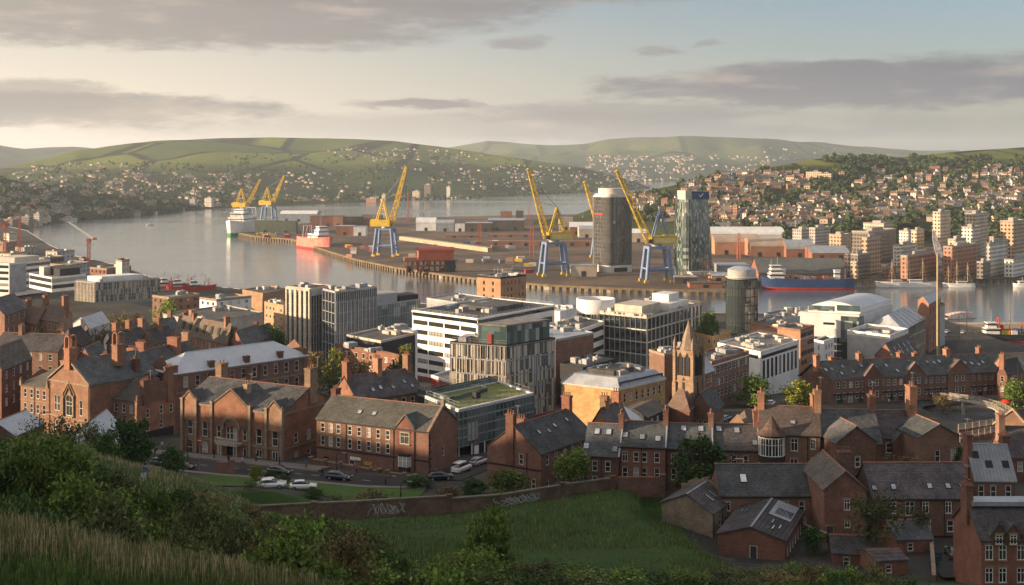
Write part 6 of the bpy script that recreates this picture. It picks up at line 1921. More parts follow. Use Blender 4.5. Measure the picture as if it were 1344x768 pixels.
def tower_glass():
 Y = 845; t = thing('glass_tower', 'tapering dark green glass tower with a blue logo box on top', 'tower', (PX(911, Y), Y + 11, 3.2), R(20))
 H = PZ(262, Y) - 3.2
 gm = glass('green_glass', (.012, .028, .026), (.10, .14, .13), cell=True, cells=(1.0, 2.4), blinds=(.8, (.26, .29, .25)))
 mb = MB(); n = 24; vs = []
 lv = [(0, 11.2), (.2, 11.4), (.5, 11.0), (.8, 10.2), (1, 9.6)]
 for f, a in lv:
  vs += [(x + (1 - f) * .8, y, H * f) for x, y in rr_ring(a, a * .9, n, 4.5)]
 mb.add(vs, [(k * n + i, k * n + (i + 1) % n, (k + 1) * n + (i + 1) % n, (k + 1) * n + i) for k in range(len(lv) - 1) for i in range(n)])
 mb.add(vs[-n:], [tuple(range(n))]); mb.build('glass_shell', gm, t)
 mb = MB()
 for i in range(0, n):
  for k in range(len(lv) - 1):
   p, q = Vector(vs[k * n + i]), Vector(vs[(k + 1) * n + i])
   mb.tube(p * 1.0, q * 1.0, .16, .16, 4, cap=False)
 mb.build('mullions', steel_grey, t)
 mb = MB(); mb.cbox(2.6, -2, H, 12.5, 13, 5.4); l = mb.build('logo_box', M('logo_blue', (.03, .07, .17), None, 1), t)
 w = white_paint; tk = MB()
 tk.tube((1.0, -8.62, H + 3.2), (2.2, -8.62, H + 1.6), .3, .3, 4); tk.tube((2.2, -8.62, H + 1.6), (4.2, -8.62, H + 4.3), .3, .3, 4)
 tk.build('logo', w, l)
 mb = MB(); mb.cbox(-6.4, -1.5, H, 5.0, 12, 6.0); mb.build('roof_house', pale_stone, t)
 mb = MB(); mb.cbox(0, -13, 0, 18, 6, 3.4); mb.build('entrance_block', grey_clad, t)
tower_glass()
# ---- ships
def hull_mesh(L, B, H, sheer=.25, bow=.22, stern=.12, z0=-.6, flare=.25, mid=.0):
 st = [0, .04, .1, .2, .4, .6, .75, .86, .94, .985, 1.0]
 lv = [z0, H * .18, H * .5, H * .85, H]
 mb = MB(); vs = []
 for s_ in st:
  b = min(1, max(.06, (s_ / stern) ** .5 if s_ < stern else 1)) * (1 if s_ < 1 - bow else max(.02, 1 - ((s_ - (1 - bow)) / bow) ** 2))
  if s_ < stern: b = .72 + .28 * (s_ / stern) ** .5
  sh = H * sheer * (max(0, (s_ - .55) / .45) ** 2 + .35 * max(0, (.25 - s_) / .25) ** 2)
  row = []
  for i, z in enumerate(lv):
   f = i / (len(lv) - 1)
   bw = b * B / 2 * ((1 - flare) + flare * f) if s_ > .6 else b * B / 2
   x = (s_ - .5) * L + (f * L * .03 if s_ > .93 else 0) - ((1 - f) * L * .02 if s_ < .05 else 0)
   row.append((x, bw, z + sh * f))
  vs += [(x, -y, z) for x, y, z in reversed(row)] + row
 n = 2 * len(lv)
 fs = [(k * n + i, k * n + i + 1, (k + 1) * n + i + 1, (k + 1) * n + i) for k in range(len(st) - 1) for i in range(n - 1)]
 ms = [1 if i in (3, 4, 5) and lv[1] else 0 for k in range(len(st) - 1) for i in range(n - 1)]
 o = len(mb.v); mb.v = vs
 mb.f = fs; mb.m = ms; mb.sm = [True] * len(fs)
 deck = [(x, y, z) for k in range(len(st)) for x, y, z in (vs[k * n], vs[k * n + n - 1])]
 mb.add([(x, y, z - .5) for x, y, z in deck], [(2 * k, 2 * k + 2, 2 * k + 3, 2 * k + 1) for k in range(len(st) - 1)], 2)
 mb.add(vs[:n], [tuple(range(n))], 0)
 return mb
def ship(name, label, cat, loc, rz, L, B, H, hm, boot, blocks, masts=(), deck=None, funnel=None, extras=None, group=None):
 t = thing(name, label, cat, loc, rz, group)
 put('hull', hull_mesh(L, B, H).mesh('hull', [hm, boot, deck or terracotta]), t)
 for i, (x, w, d, z, h) in enumerate(blocks):
  mb = MB(); mb.cbox(x, 0, z, w, d, h); mb.cbox(x, 0, z + h, w + .8, d + .8, .2)
  o = mb.build('deckhouse', white_paint, t)
  wb = MB(); zz = z + h * .55
  wb.box(x - w / 2 - .04, -d / 2 - .04, zz, x + w / 2 + .04, d / 2 + .04, zz + min(.9, h * .3)); wb.build('window_band', dark_trim, o)
 for x, y, z, h in masts:
  mb = MB(); mb.tube((x, y, z), (x, y, z + h), .22, .1, 6); mb.tube((x, y - 1.6, z + h * .7), (x, y + 1.6, z + h * .7), .08, .08, 4); mb.tube((x - 1.2, y, z + h * .5), (x + 1.2, y, z + h * .5), .08, .08, 4)
  mb.tube((x, y, z + h * .9), (x + h * .35, y, z), .04, .04, 3)
  mb.build('mast', steel_grey, t)
 if funnel:
  x, z, h, m = funnel
  mb = MB(); mb.prism([(x - 1.6, -1.1), (x + 1.6, -1.1), (x + 1.6, 1.1), (x - 1.6, 1.1)], z, z + h); mb.build('funnel', m, t)
 for ex in (extras or []):
  ex(t)
 return t
hull_blue = M('hull_blue', (.03, .065, .165), (.025, .05, .125), .3, rough=.4)
hull_red = M('hull_red', (.48, .04, .03), (.36, .03, .025), .3, rough=.45)
hull_green = M('hull_green', (.05, .30, .10), None, .3, rough=.5)
hull_white = M('hull_white', (.70, .68, .65), (.6, .58, .55), .3, rough=.45)
hull_black = M('hull_black', (.015, .017, .022), (.03, .028, .028), .5, rough=.4)
hull_pale = M('hull_pale', (.52, .20, .16), (.46, .12, .09), .3, rough=.5)
def deck_cargo(seed, n, x0, x1, B, z):
 def f(t):
  r = random.Random(seed)
  for i in range(n):
   mb = MB(); mb.cbox(0, 0, 0, r.uniform(1.5, 4), r.uniform(1.2, 2.4), r.uniform(.8, 2.6))
   put('deck_gear', mb.mesh('deck_gear', r.choice((hull_red, white_paint, crane_yellow, steel_grey, terracotta, hull_blue))), t, (r.uniform(x0, x1), r.uniform(-B / 3, B / 3), z))
 return f
def gear_frame(x, z, h, w, m):
 def f(t):
  mb = MB()
  for sy in (-1, 1):
   mb.tube((x, sy * w, z), (x, sy * w * .8, z + h), .28, .22, 6)
  mb.tube((x, -w * .8, z + h), (x, w * .8, z + h), .3, .3, 6); mb.tube((x, 0, z + h), (x - h * .5, 0, z + h * .2), .12, .12, 4)
  mb.build('gantry', m, t)
 return f
Y = YZ(379.5, 0)
ship('supply_ship', 'long blue hulled supply ship with a white bridge and red boot stripe', 'ship', (PX(1060, Y), Y + 1, 0), R(180), 57, 11, 6.6, hull_blue, hull_red,
     [(20, 9, 8.5, 6.8, 3.0), (20, 7.5, 7, 9.8, 2.6), (20.5, 6, 6, 12.4, 2.6), (-19, 3.5, 3, 6, 6)], [(19, 0, 15, 6), (23, 0, 15, 4), (-24, 1, 7, 6)], None, (15.5, 9, 4, white_paint),
     [deck_cargo(2, 14, -20, 12, 8, 6.2)])
Y = YZ(328, 0)
ship('red_ship', 'red and white offshore ship with a crowded deck lying bow-on at the dock corner', 'ship', (PX(411, Y), Y + 16, 0), R(-58), 62, 17, 10.5, hull_pale, hull_red,
     [(12, 14, 12, 10, 4), (13, 11, 10, 14, 4), (13.5, 8, 8, 18, 3.5), (-4, 10, 9, 9, 5)], [(12, 0, 21, 12), (0, 0, 14, 14), (-14, 0, 9, 22), (18, 0, 12, 6)], hull_red, (4, 14, 6, hull_red), [deck_cargo(5, 20, -24, 2, 12, 9.0), gear_frame(-10, 9, 14, 5, hull_red), gear_frame(-20, 9, 12, 5, white_paint)])
Y = YZ(309, 0)
ship('green_ship', 'white ship with a bright green hull bottom moored at the far dock end', 'ship', (PX(315, Y), Y + 20, 0), R(-104), 64, 25, 14, hull_white, hull_green,
     [(10, 20, 19, 14, 6), (10, 16, 16, 20, 5), (8, 10, 12, 25, 4), (-12, 12, 14, 13, 7)], [(8, 0, 29, 12), (-5, 4, 20, 14), (18, -5, 18, 14), (-16, -4, 20, 16)], hull_red, (-4, 20, 8, hull_red), [gear_frame(-18, 14, 16, 7, white_paint), gear_frame(20, 14, 10, 7, steel_grey), deck_cargo(6, 12, -26, 0, 16, 13)])
Y = YZ(366, 0)
ship('white_ferry', 'small white many-decked ferry berthed behind the bow of the blue supply ship', 'ferry', (PX(1129, Y), Y + 12, 0), R(75), 26, 11, 4.6, hull_white, hull_white,
     [(-2, 18, 10, 4.2, 2.8), (-2, 15, 9, 7.0, 2.6), (-3, 11, 8, 9.6, 2.4)], [(-3, 0, 12, 4)], None, (0, 12, 3, hull_red), [deck_cargo(9, 4, -8, 4, 6, 12)])
def rig(mx):
 def f(t):
  for x, h in mx:
   mb = MB(); mb.tube((x, 0, 2), (x, 0, 2 + h), .24, .12, 6)
   mb.tube((x - 3.2, 0, 4.4), (x, 0, 4.6), .12, .12, 5)
   for k in (.45, .7):
    mb.tube((x, -1.6, 2 + h * k), (x, 1.6, 2 + h * k), .07, .07, 4)
   for sx in (-2.4, 2.4):
    mb.tube((x, 0, 2 + h * .96), (x + sx, 1.5, 2.2), .04, .04, 3); mb.tube((x, 0, 2 + h * .96), (x + sx, -1.5, 2.2), .04, .04, 3)
   mb.build('mast', M('spar', (.45, .34, .22), None, 1) if 'spar' not in MATS else MATS['spar'], t)
 return f
Y = YZ(377, 0)
ship('schooner', 'long white hulled three masted sailing ship moored at the far quay', 'sailing ship', (PX(1189, Y), Y, 0), R(180), 38, 7, 3.2, hull_white, hull_white, [(-6, 8, 3.6, 3.0, 1.7), (6, 6, 3.2, 3.0, 1.5)], (), None, None, [rig([(-11, 17), (-1, 20), (9, 16)])])
ship('ketch', 'short white sailing ship with three bare masts right of the long schooner', 'sailing ship', (PX(1258, Y), Y, 0), R(180), 20, 5, 2.4, hull_white, hull_white, [(-2, 6, 2.6, 2.2, 1.4)], (), None, None, [rig([(-6, 14), (1, 15), (6.5, 12)])])
ship('motor_launch', 'small white motor launch cut by the right edge at the far quay', 'boat', (PX(1342, Y), Y, 0), R(180), 12, 3.6, 2.2, hull_white, hull_white, [(0, 5, 2.6, 2, 1.8)], [(0, 0, 3.8, 3)])
Y = 556
ship('trawler', 'black hulled trawler with a red and white wheelhouse moored in the near basin', 'trawler', (PX(1316, Y), Y, 0), R(176), 23, 6.4, 3.6, hull_black, hull_red,
     [(5, 6, 5, 3.6, 2.5), (5.2, 4, 4, 6.1, 2.4)], [(5, 0, 8.5, 6), (-3, 0, 3.6, 9), (9, 0, 4, 5)], hull_green, (1.5, 4, 3.5, hull_red), [deck_cargo(12, 14, -9, 3, 5, 3.2), gear_frame(-9, 3.2, 5, 2.2, hull_red), gear_frame(2, 6, 4.5, 1.8, hull_red)])
ship('work_boat', 'dark blue work boat berthed behind the black trawler at the right edge', 'boat', (PX(1352, 575), 575, 0), R(175), 15, 5, 2.8, hull_blue, hull_blue, [(-2, 4, 3.5, 2.6, 2.2)], [(-2, 0, 4.8, 5)])
ship('yacht', 'white sailing yacht under a pale cover with a bare mast on the basin pontoon', 'yacht', (PX(1268, 524), 524, 0), R(35), 12, 3.6, 1.5, hull_white, hull_blue, [(0, 6, 2.6, 1.3, .8)], [(.5, 0, 1.8, 19)], white_paint)
for i, (px, Y, rz, lab) in enumerate(((222, 768, 20, 'red trawler with tangled derricks moored left of its sisters at the left quay'), (240, 760, 10, 'dark red trawler in the middle of the moored cluster at the left quay'), (262, 752, 15, 'red trawler with a high bow and crowded mast right of the moored cluster'))):
 ship('trawler', lab, 'trawler', (PX(px, Y), Y, 0), R(rz), 19, 5.6, 4.2 + i * .6, hull_red, hull_black, [(-3, 5, 4.4, 4, 2.6), (-3, 3.4, 3.2, 6.6, 2.2)], [(-3, 0, 8.5, 6), (3, 0, 4, 9), (6, 0, 4.5, 7)], hull_black, None, [gear_frame(-7, 4, 6, 2, hull_red), gear_frame(5, 4, 6, 2, hull_red)], 'red trawlers moored together on the left')
t = thing('motorboat', 'tiny white motorboat crossing the open water on the left', 'boat', (PX(197, YZ(296, 0)), YZ(296, 0), 0), .4)
put('hull', hull_mesh(9, 3, 1.6).mesh('hull', [hull_white, hull_white, hull_white]), t)
mb = MB(); mb.cbox(-.5, 0, 1.2, 3, 2, 1.6); mb.build('cabin', white_paint, t)
# ---- rusty dock shed on legs
def dock_shed():
 Y = YZ(357, 3.2) + 2
 t = thing('dock_shed', 'rusty red loading shed on a trestle of legs and conveyors at the dock edge', 'shed', (PX(567, Y), Y, 3.2), R(8))
 rust = M('rust', (.26, .09, .045), (.16, .06, .035), .4, fine=.3)
 red = M('shed_red', (.52, .13, .06), (.42, .10, .05), .3)
 mb = MB(); mb.box(-10, -6, 8.4, 15, 6, 15.2); mb.build('shed_body', red, t)
 mb = MB(); n = 8
 for i in range(n):
  a0, a1 = math.pi * i / n, math.pi * (i + 1) / n
  P = lambda a: (-6.6 * math.cos(a), 15.2 + 2.4 * math.sin(a))
  p, q = P(a0), P(a1)
  mb.poly((-10.5, p[0], p[1]), (15.5, p[0], p[1]), (15.5, q[0], q[1]), (-10.5, q[0], q[1]))
 mb.build('shed_roof', M('shed_roof_red', (.30, .05, .04), (.22, .045, .035), .4), t)
 mb = MB()
 for x in range(-18, 18, 4):
  for y in (-5.5, 5.5):
   mb.tube((x, y, 0), (x, y, 8.4), .4, .4, 5)
  mb.tube((x, -5.5, 0), (x + 4, -5.5, 8), .2, .2, 4); mb.tube((x + 4, -5.5, 0), (x, -5.5, 8), .2, .2, 4)
 mb.box(-20, -6, 4.0, 17, 6, 4.5); mb.box(-20, -5, 7.8, 12, 5, 8.3)
 mb.build('trestle', rust, t)
 r = random.Random(8)
 for i in range(16):
  m = MB(); m.cbox(0, 0, 0, r.uniform(1.5, 4), r.uniform(1.5, 3), r.uniform(1.5, 4.5))
  put('machinery', m.mesh('machinery', r.choice((rust, rust, red, crane_yellow, dark_trim))), t, (r.uniform(-19, 14), r.uniform(-4.5, 4.5), r.choice((0, 4.5))))
 m = MB(); m.box(-20, -5.5, 8.3, -11, 3, 10.6); m.build('conveyor_house', M('pale_rust', (.42, .20, .11), (.32, .15, .09), .4), t)
 m = MB(); m.box(9, -7.5, 0, 16, 6.2, 8.3); m.build('engine_room', dark_trim, t)
dock_shed()
# ---- sheds of the docks
def shed(lab, L, Rr, ytop, ybase, wm, rm, kind='gable', d=None, base=3.2, rise=None, name='warehouse', Y=None, rz=None, skew=0):
 Y = Y or YZ(ybase, base)
 w = (Rr - L) * Y / F
 d = d or min(40, max(10, w * .6)); h = PZ(ytop, Y) - base
 x = PX((L + Rr) / 2, Y)
 t = thing(name, lab, 'warehouse' if name == 'warehouse' else 'building', (x, Y + d / 2, base), skew)
 rise = rise if rise is not None else min(4, .3 * h)
 mb = MB(); rb = MB(); W, D = w / 2, d / 2
 he = h if kind == 'flat' else h - rise
 mb.box(-W, -D, 0, W, D, he)
 if kind == 'gable':
  for y in (-D, D):
   pass
  rb.add([(-W - .4, -D - .4, he - .1), (W + .4, -D - .4, he - .1), (W + .4, 0, h), (-W - .4, 0, h), (-W - .4, D + .4, he - .1), (W + .4, D + .4, he - .1)], [(0, 1, 2, 3), (3, 2, 5, 4)])
  mb.add([(-W, -D, he), (-W, D, he), (-W, 0, h - .1)], [(0, 1, 2)]); mb.add([(W, -D, he), (W, D, he), (W, 0, h - .1)], [(1, 0, 2)])
 elif kind == 'barrel':
  n = 10
  for i in range(n):
   a0, a1 = math.pi * i / n, math.pi * (i + 1) / n
   P = lambda a: (-(D + .3) * math.cos(a), he + rise * math.sin(a))
   p, q = P(a0), P(a1)
   rb.poly((-W - .3, p[0], p[1]), (W + .3, p[0], p[1]), (W + .3, q[0], q[1]), (-W - .3, q[0], q[1]))
   for sx in (-W, W):
    mb.poly((sx, 0, he), (sx, p[0], p[1] - .05), (sx, q[0], q[1] - .05))
 else:
  rb.box(-W - .3, -D - .3, he, W + .3, D + .3, he + .35)
 mb.build('wall', wm, t); rb.build('roof', rm, t)
 n = max(1, int(w / 14))
 for i in range(n):
  m = MB(); m.box(-1.6, -D - .08, 0, 1.6, -D + .02, min(3.6, he * .7))
  put('shed_door', m.mesh('shed_door', dark_trim), t, (-W + w * (i + .5) / n, 0, 0))
 return t
dk = M('shed_dark', (.11, .085, .07), (.075, .06, .05), .1); cr = M('shed_cream', (.45, .38, .29), (.36, .3, .23), .1); br = M('shed_brick', (.26, .12, .075), (.2, .09, .06), .1)
gn = M('shed_green', (.14, .15, .11), (.1, .11, .085), .1); og = M('shed_orange', (.36, .19, .115), (.29, .15, .09), .1)
shed('white barrel roofed shed with a blue end at the back of the docks', 368, 416, 277, 291, lead_grey, white_clad, 'barrel', 34)
shed('dark brick flat roofed warehouse right of the white barrel shed', 407, 438, 284, 297, br, dk, 'flat', 24); shed('small bright orange ended warehouse among the dark dock sheds', 437, 450, 284, 297.5, og, dk, 'flat', 24)
shed('dark grey warehouse left of the tall leaning crane', 450, 474, 285, 298, dk, dk, 'flat', 24); shed('dark gabled warehouse right behind the tall leaning crane', 474, 500, 282, 296, br, dk, 'gable', 24)
shed('grey white-fronted shed in front of the dark dock warehouses', 441, 464, 297, 309, br, lead_grey, 'flat', 18); shed('pale fronted shed next to the grey white-fronted shed', 464, 480, 298, 309.5, white_clad, lead_grey, 'flat', 18)
shed('long low green-grey transit shed beside the green hulled ship', 334, 362, 290, 306, gn, gn, 'flat', 16); shed('green-grey transit shed with a pale end behind the red ship', 362, 388, 291, 307, gn, dk, 'flat', 16)
shed('round shouldered white silo shed in the middle of the docks', 546, 572, 286, 303, white_clad, white_clad, 'barrel', 26, rise=6); shed('pale grey barrel roofed shed right of the white silo shed', 572, 596, 289, 304, lead_grey, lead_grey, 'barrel', 24)
shed('white fronted flat shed in the middle of the docks', 597, 610, 293, 304, white_clad, dk, 'flat', 18); shed('dark fronted flat shed beside the red lattice mast', 611, 646, 293, 304, dk, lead_grey, 'flat', 22)
shed('wide grey roofed shed left of the steep crane', 641, 688, 287, 302, dk, lead_grey, 'gable', 36, rise=2)
shed('short brown brick block on the far side of the docks', 657, 672, 278, 290, br, br, 'flat', 14, name='dock_block'); shed('narrow dark block on the far side of the docks', 677, 687, 277, 289, dk, dk, 'flat', 10, name='dock_block')
shed('pale flat block left of the ringed tower', 734, 752, 286, 302, cr, lead_grey, 'flat', 20, name='dock_block'); shed('white roofed gabled shed left of the ringed tower', 748, 782, 292, 308, br, white_clad, 'gable', 26, rise=5)
shed('cream dock office with a row of windows beside the steep crane', 749, 783, 349, 363, cr, lead_grey, 'flat', 12, name='dock_office'); shed('small brick store at the foot of the ringed tower', 770, 784, 349, 362, br, dk, 'flat', 9, Y=868)
shed('low dark entrance block at the foot of the dark green tower', 885, 915, 364, 372, dk, grey_clad, 'flat', 12, name='dock_block'); shed('small orange gabled shed right of the dark green tower', 934, 952, 358, 371, og, lead_grey, 'gable', 14)
shed('grey flat roofed shed right of the dark green tower', 944, 985, 349, 360, lead_grey, lead_grey, 'flat', 26); shed('small brown customs shed at the quay end', 905, 948, 372, 378, br, dk, 'flat', 10)
shed('long white barrel roofed shed right of the dark green tower', 925, 1030, 299, 318, white_clad, white_clad, 'barrel', 44, rise=7); shed('brown brick barrel roofed shed with a sunlit front', 938, 1000, 309, 334, og, M('roof_sand', (.42, .33, .25), (.32, .24, .18), .1), 'barrel', 40, rise=6)
shed('lower sunlit brown barrel roofed shed', 985, 1034, 314, 337, og, MATS['roof_sand'], 'barrel', 36, rise=6); shed('grey barrel roofed shed with a dark round end', 1032, 1068, 316, 338, br, lead_grey, 'barrel', 34, rise=7)
shed('brown sided grey roofed shed left of the street of towers', 1066, 1116, 324, 341, br, lead_grey, 'gable', 34, rise=5); shed('grey blue barrel shed peeping between the dark green tower and the barrel sheds', 930, 962, 309, 322, lead_grey, lead_grey, 'barrel', 30, rise=6)
shed('large slate hipped transit shed behind the blue supply ship', 996, 1112, 341, 367, br, M('roof_slate_green', (.10, .105, .10), (.075, .08, .08), .1), 'gable', 30, rise=9)
shed('sandy barrel shed beyond the ringed tower', 760, 800, 297, 312, cr, lead_grey, 'barrel', 28); shed('pale low shed between the two cranes and towers', 826, 850, 301, 318, cr, white_clad, 'gable', 24); shed('small cream block beyond the leaning crane', 868, 892, 288, 306, cr, lead_grey, 'flat', 18, name='dock_block')
for i, (L, Rr, yt, yb, lab) in enumerate(((640, 781, 317, 323, 'long low rail viaduct across the middle of the docks'), (640, 700, 308, 311, 'low brown platform at the left of the rail viaduct'), (585, 630, 309, 312, 'low brown loading bank in the middle of the docks'))):
 shed(lab, L, Rr, yt, yb, br, M('deck_brown%d' % i if False else 'deck_brown', (.28, .19, .14), (.22, .15, .11), .1) if 'deck_brown' not in MATS else MATS['deck_brown'], 'flat', 7, name='viaduct')
t = thing('quay_wall', 'long pale stone embankment wall slanting across the dock yard', 'wall', (PX(524, YZ(315, 3.2)), YZ(315, 3.2), 3.2))
mb = MB(); X1, Y1 = PX(640, YZ(331, 3.2)) - t.location.x, YZ(331, 3.2) - t.location.y
mb.prism([(0, 0), (X1, Y1), (X1 + 4, Y1 + 8), (4, 8)], 0, 3.6); mb.build('masonry', M('pale_masonry', (.42, .33, .23), (.33, .26, .18), .2, fine=.15), t)
def mast_lattice(lab, px, ytop, ybase, m, w=1.6, arm=None):
 Y = YZ(ybase, 3.2); h = PZ(ytop, Y) - 3.2
 t = thing('lattice_mast', lab, 'mast', (PX(px, Y), Y, 3.2))
 mb = MB(); lattice(mb, (0, 0, 0), (0.01, 0, h), w, w * .7, max(6, int(h / 2.5)), .2); mb.build('lattice', m, t)
 if arm:
  mb = MB(); lattice(mb, (-arm * .35, 0, h + .5), (arm, 0, h + .5 + abs(arm) * .75), .7, .4, 10, .15); mb.tube((0, 0, h), (0, 0, h + 5), .3, .2, 5); mb.cbox(0, 0, h - 2, 2.4, 2.4, 2.2); mb.build('boom', m, t)
 return t
rm_ = M('mast_red', (.42, .09, .06), (.3, .07, .05), 1)
mast_lattice('red lattice mast in the dock yard left of the steep crane', 698, 298, 337, rm_); mast_lattice('red lattice mast in the dock yard right of the rusty shed', 629.5, 292, 320, rm_)
mast_lattice('thin red lattice mast by the barrel roofed sheds', 969.5, 306, 340, rm_, 1.2); mast_lattice('thin red tower crane far behind the leaning crane', 535.5, 252, 292, rm_, .9)
mast_lattice('red distant mast seen above the far water', 694, 270, 288, rm_, .8); mast_lattice('grey harbour crane with a bent arm in the middle of the docks', 556, 282, 300, steel_grey, 1.0, 12)
for px, yt, yb, arm, lab, Yd in ((116.5, 314, 346, -13, 'white and red tower crane standing on the left waterfront', 800), (25.5, 288, 330, 0, 'tall red lattice mast at the left edge', 900), (6, 296, 330, 11, 'red tower crane jib at the far left edge', 950)):
 Y = Yd; h = PZ(yt, Y) - 3
 t = thing('tower_crane', lab, 'crane', (PX(px, Y), Y, 3))
 mb = MB(); lattice(mb, (0, 0, 0), (.01, 0, h), .8, .8, 16, .18); mb.build('mast', rm_, t)
 if arm:
  mb = MB(); lattice(mb, (-arm * .25, 0, h), (arm, 0, h + abs(arm) * .85), .55, .35, 12, .13); mb.build('jib', white_paint if px > 100 else rm_, t)
  mb = MB(); mb.cbox(0, 0, h - 2, 2.4, 2.2, 2.4); mb.cbox(-arm * .3, 0, h - .5, 2, 1.5, 1.5); mb.build('cab', rm_, t)
# containers and stock on the quay: each its own
r = random.Random(31)
cc = [hull_red, hull_blue, crane_yellow, white_paint, og, steel_grey, cr]
nm = ['red', 'blue', 'yellow', 'white', 'orange', 'grey', 'cream']
me = []
for m in cc:
 b_ = MB(); b_.box(-3, -1.25, 0, 3, 1.25, 2.6); b_.box(-3.05, -1.3, 0, -2.9, 1.3, 2.65); b_.box(2.9, -1.3, 0, 3.05, 1.3, 2.65)
 for i in range(10):
  b_.box(-2.8 + i * .58, -1.3, .15, -2.6 + i * .58, 1.3, 2.45)
 me.append(b_.mesh('container', m))
zones = [(455, 500, 324, 338, 'left of the tall leaning crane'), (540, 640, 333, 345, 'behind the rusty dock shed'), (650, 700, 340, 360, 'near the steep crane'), (884, 950, 345, 366, 'around the dark green tower'), (340, 385, 308, 312, 'along the far dock edge'), (590, 690, 318, 332, 'on the open dock yard')]
for (x0, x1, y0, y1, where) in zones:
 for i in range(13):
  k = r.choice((0, 1, 3, 4, 5, 5, 6, 6, 2)); py = r.uniform(y0, y1); Y = YZ(py, 3.2)
  o = put('container', me[k], None, (PX(r.uniform(x0, x1), Y), Y, 3.2), r.uniform(-.5, .5))
  tag(o, '%s shipping container standing %s' % (nm[k], where), 'container', 'shipping containers %s' % where)
# ---- gold pole with feather banner, floating canopy
Y = 432; g = 3.6
t = thing('gold_pole', 'very tall gold pole topped by a white patterned feather banner at the quay road', 'pole', (PX(1230.5, Y), Y, g))
mb = MB(); mb.tube((0, 0, 0), (0, 0, PZ(333, Y) - g), .38, .3, 10); mb.tube((.9, .3, 0), (.9, .3, PZ(362, Y) - g), .16, .14, 8); mb.build('shaft', M('gold_paint', (.38, .29, .15), (.30, .23, .12), 1, rough=.45), t)
mb = MB(); z0, z1 = PZ(334, Y) - g, PZ(303, Y) - g; n = 10
for s_ in (-.12, .12):
 pts = [(-1.6 + .5 * f - 1.2 * (1 - f) * 0 + .8 * (0.5 - f) * 0 - .9 * f, s_, lerp(z0, z1, f)) for f in [i / n for i in range(n + 1)]]
pl_ = [(-.4, z0 - .5), (1.6, z0 - 1.2), (1.7, z0 + 1), (.5, lerp(z0, z1, .55)), (-.9, z1), (-1.8, z1 + .5), (-1.7, lerp(z0, z1, .6)), (-1.0, z0 + 2)]
mb.add([(x, -.12, z) for x, z in pl_] + [(x, .12, z) for x, z in pl_], [tuple(range(8)), tuple(reversed(range(8, 16)))] + [(i, (i + 1) % 8, 8 + (i + 1) % 8, 8 + i) for i in range(8)])
mb.build('feather_banner', M('feather', (.62, .60, .58), (.38, .3, .34), 1.1, lo=.48, hi=.52), t)
Y = 640
t = thing('floating_canopy', 'long pale canopy with a red scale pattern floating off the quay end', 'canopy', (PX(1259, Y), Y, 0), R(14))
mb = MB(); n = 12; W = 8
for i in range(n):
 f0, f1 = i / n, (i + 1) / n
 P = lambda f: (-W + 2 * W * f, 1.6 + 1.0 * math.sin(f * 3.1) + f * .8)
 (a, za), (c, zc) = P(f0), P(f1); w0, w1 = 3.2 * (1 - f0 * .7), 3.2 * (1 - f1 * .7)
 mb.poly((a, -w0, .4), (c, -w1, .4), (c, -w1 * .7, zc), (a, -w0 * .7, za)); mb.poly((a, -w0 * .7, za), (c, -w1 * .7, zc), (c, w1 * .7, zc + .3), (a, w0 * .7, za + .3)); mb.poly((a, w0 * .7, za + .3), (c, w1 * .7, zc + .3), (c, w1, .4), (a, w0, .4))
mb.build('canopy_skin', M('scales', (.66, .60, .56), (.45, .12, .09), 1.6, lo=.5, hi=.56), t)
mb = MB(); mb.box(-W, -3, -.4, W, 3, .4); mb.build('pontoon', concrete, t)
# breakwater of the basin
o = MB(); Y = YZ(424, 2.5)
o.box(PX(1247, Y), Y - 3, -2, PX(1500, Y), Y + 3, 2.4); struct(o.build('breakwater', MATS['pale_masonry']))
# ================================================================== RIGHT BANK CITY AND HILLSIDES
def grid_mat(name, wall, win, cw, ch, fw=.5, fh=.5, rough=.7):
 """facade of small punched windows seen from a kilometre away"""
 m, t, b = new_mat(name)
 co = t.n('ShaderNodeTexCoord').outputs['Object']
 sp = t.n('ShaderNodeSeparateXYZ', i0=co)
 u = t.m('DIVIDE', t.m('ADD', sp.outputs[0], sp.outputs[1]), cw); v = t.m('DIVIDE', sp.outputs[2], ch)
 fu = t.m('LESS_THAN', t.m('ABSOLUTE', t.m('SUBTRACT', t.m('FRACT', u), .5)), fw / 2); fv = t.m('LESS_THAN', t.m('ABSOLUTE', t.m('SUBTRACT', t.m('FRACT', v), .5)), fh / 2)
 nz = t.m('LESS_THAN', t.m('ABSOLUTE', t.n('ShaderNodeSeparateXYZ', i0=t.n('ShaderNodeNewGeometry').outputs['Normal']).outputs[2]), .5)
 f = t.m('MULTIPLY', t.m('MULTIPLY', fu, fv), nz)
 n = t.ss(t.noise(co, .15, 4), .35, .65, .85, 1.1)
 wc = t.mix(1.0, wall, t.n('ShaderNodeCombineColor', i0=n, i1=n, i2=n).outputs[0], 'MULTIPLY')
 t.inp(b, 'Base Color', t.mix(f, wc, win)); t.inp(b, 'Roughness', t.m('MULTIPLY_ADD', f, -.5, rough))
 return m
GW = (.03, .032, .035)
gm_cream = grid_mat('flats_cream', (.52, .42, .31), GW, 2.6, 2.9); gm_white = grid_mat('flats_white', (.60, .56, .50), GW, 2.4, 2.8); gm_tan = grid_mat('flats_tan', (.40, .28, .18), GW, 2.8, 3.0)
gm_brick = grid_mat('flats_brick', (.34, .16, .10), (.05, .045, .04), 2.6, 2.9); gm_dark = grid_mat('flats_dark', (.16, .13, .11), (.03, .03, .03), 2.4, 2.8, .6, .5); gm_grey = grid_mat('flats_grey', (.36, .34, .32), GW, 2.2, 2.8)
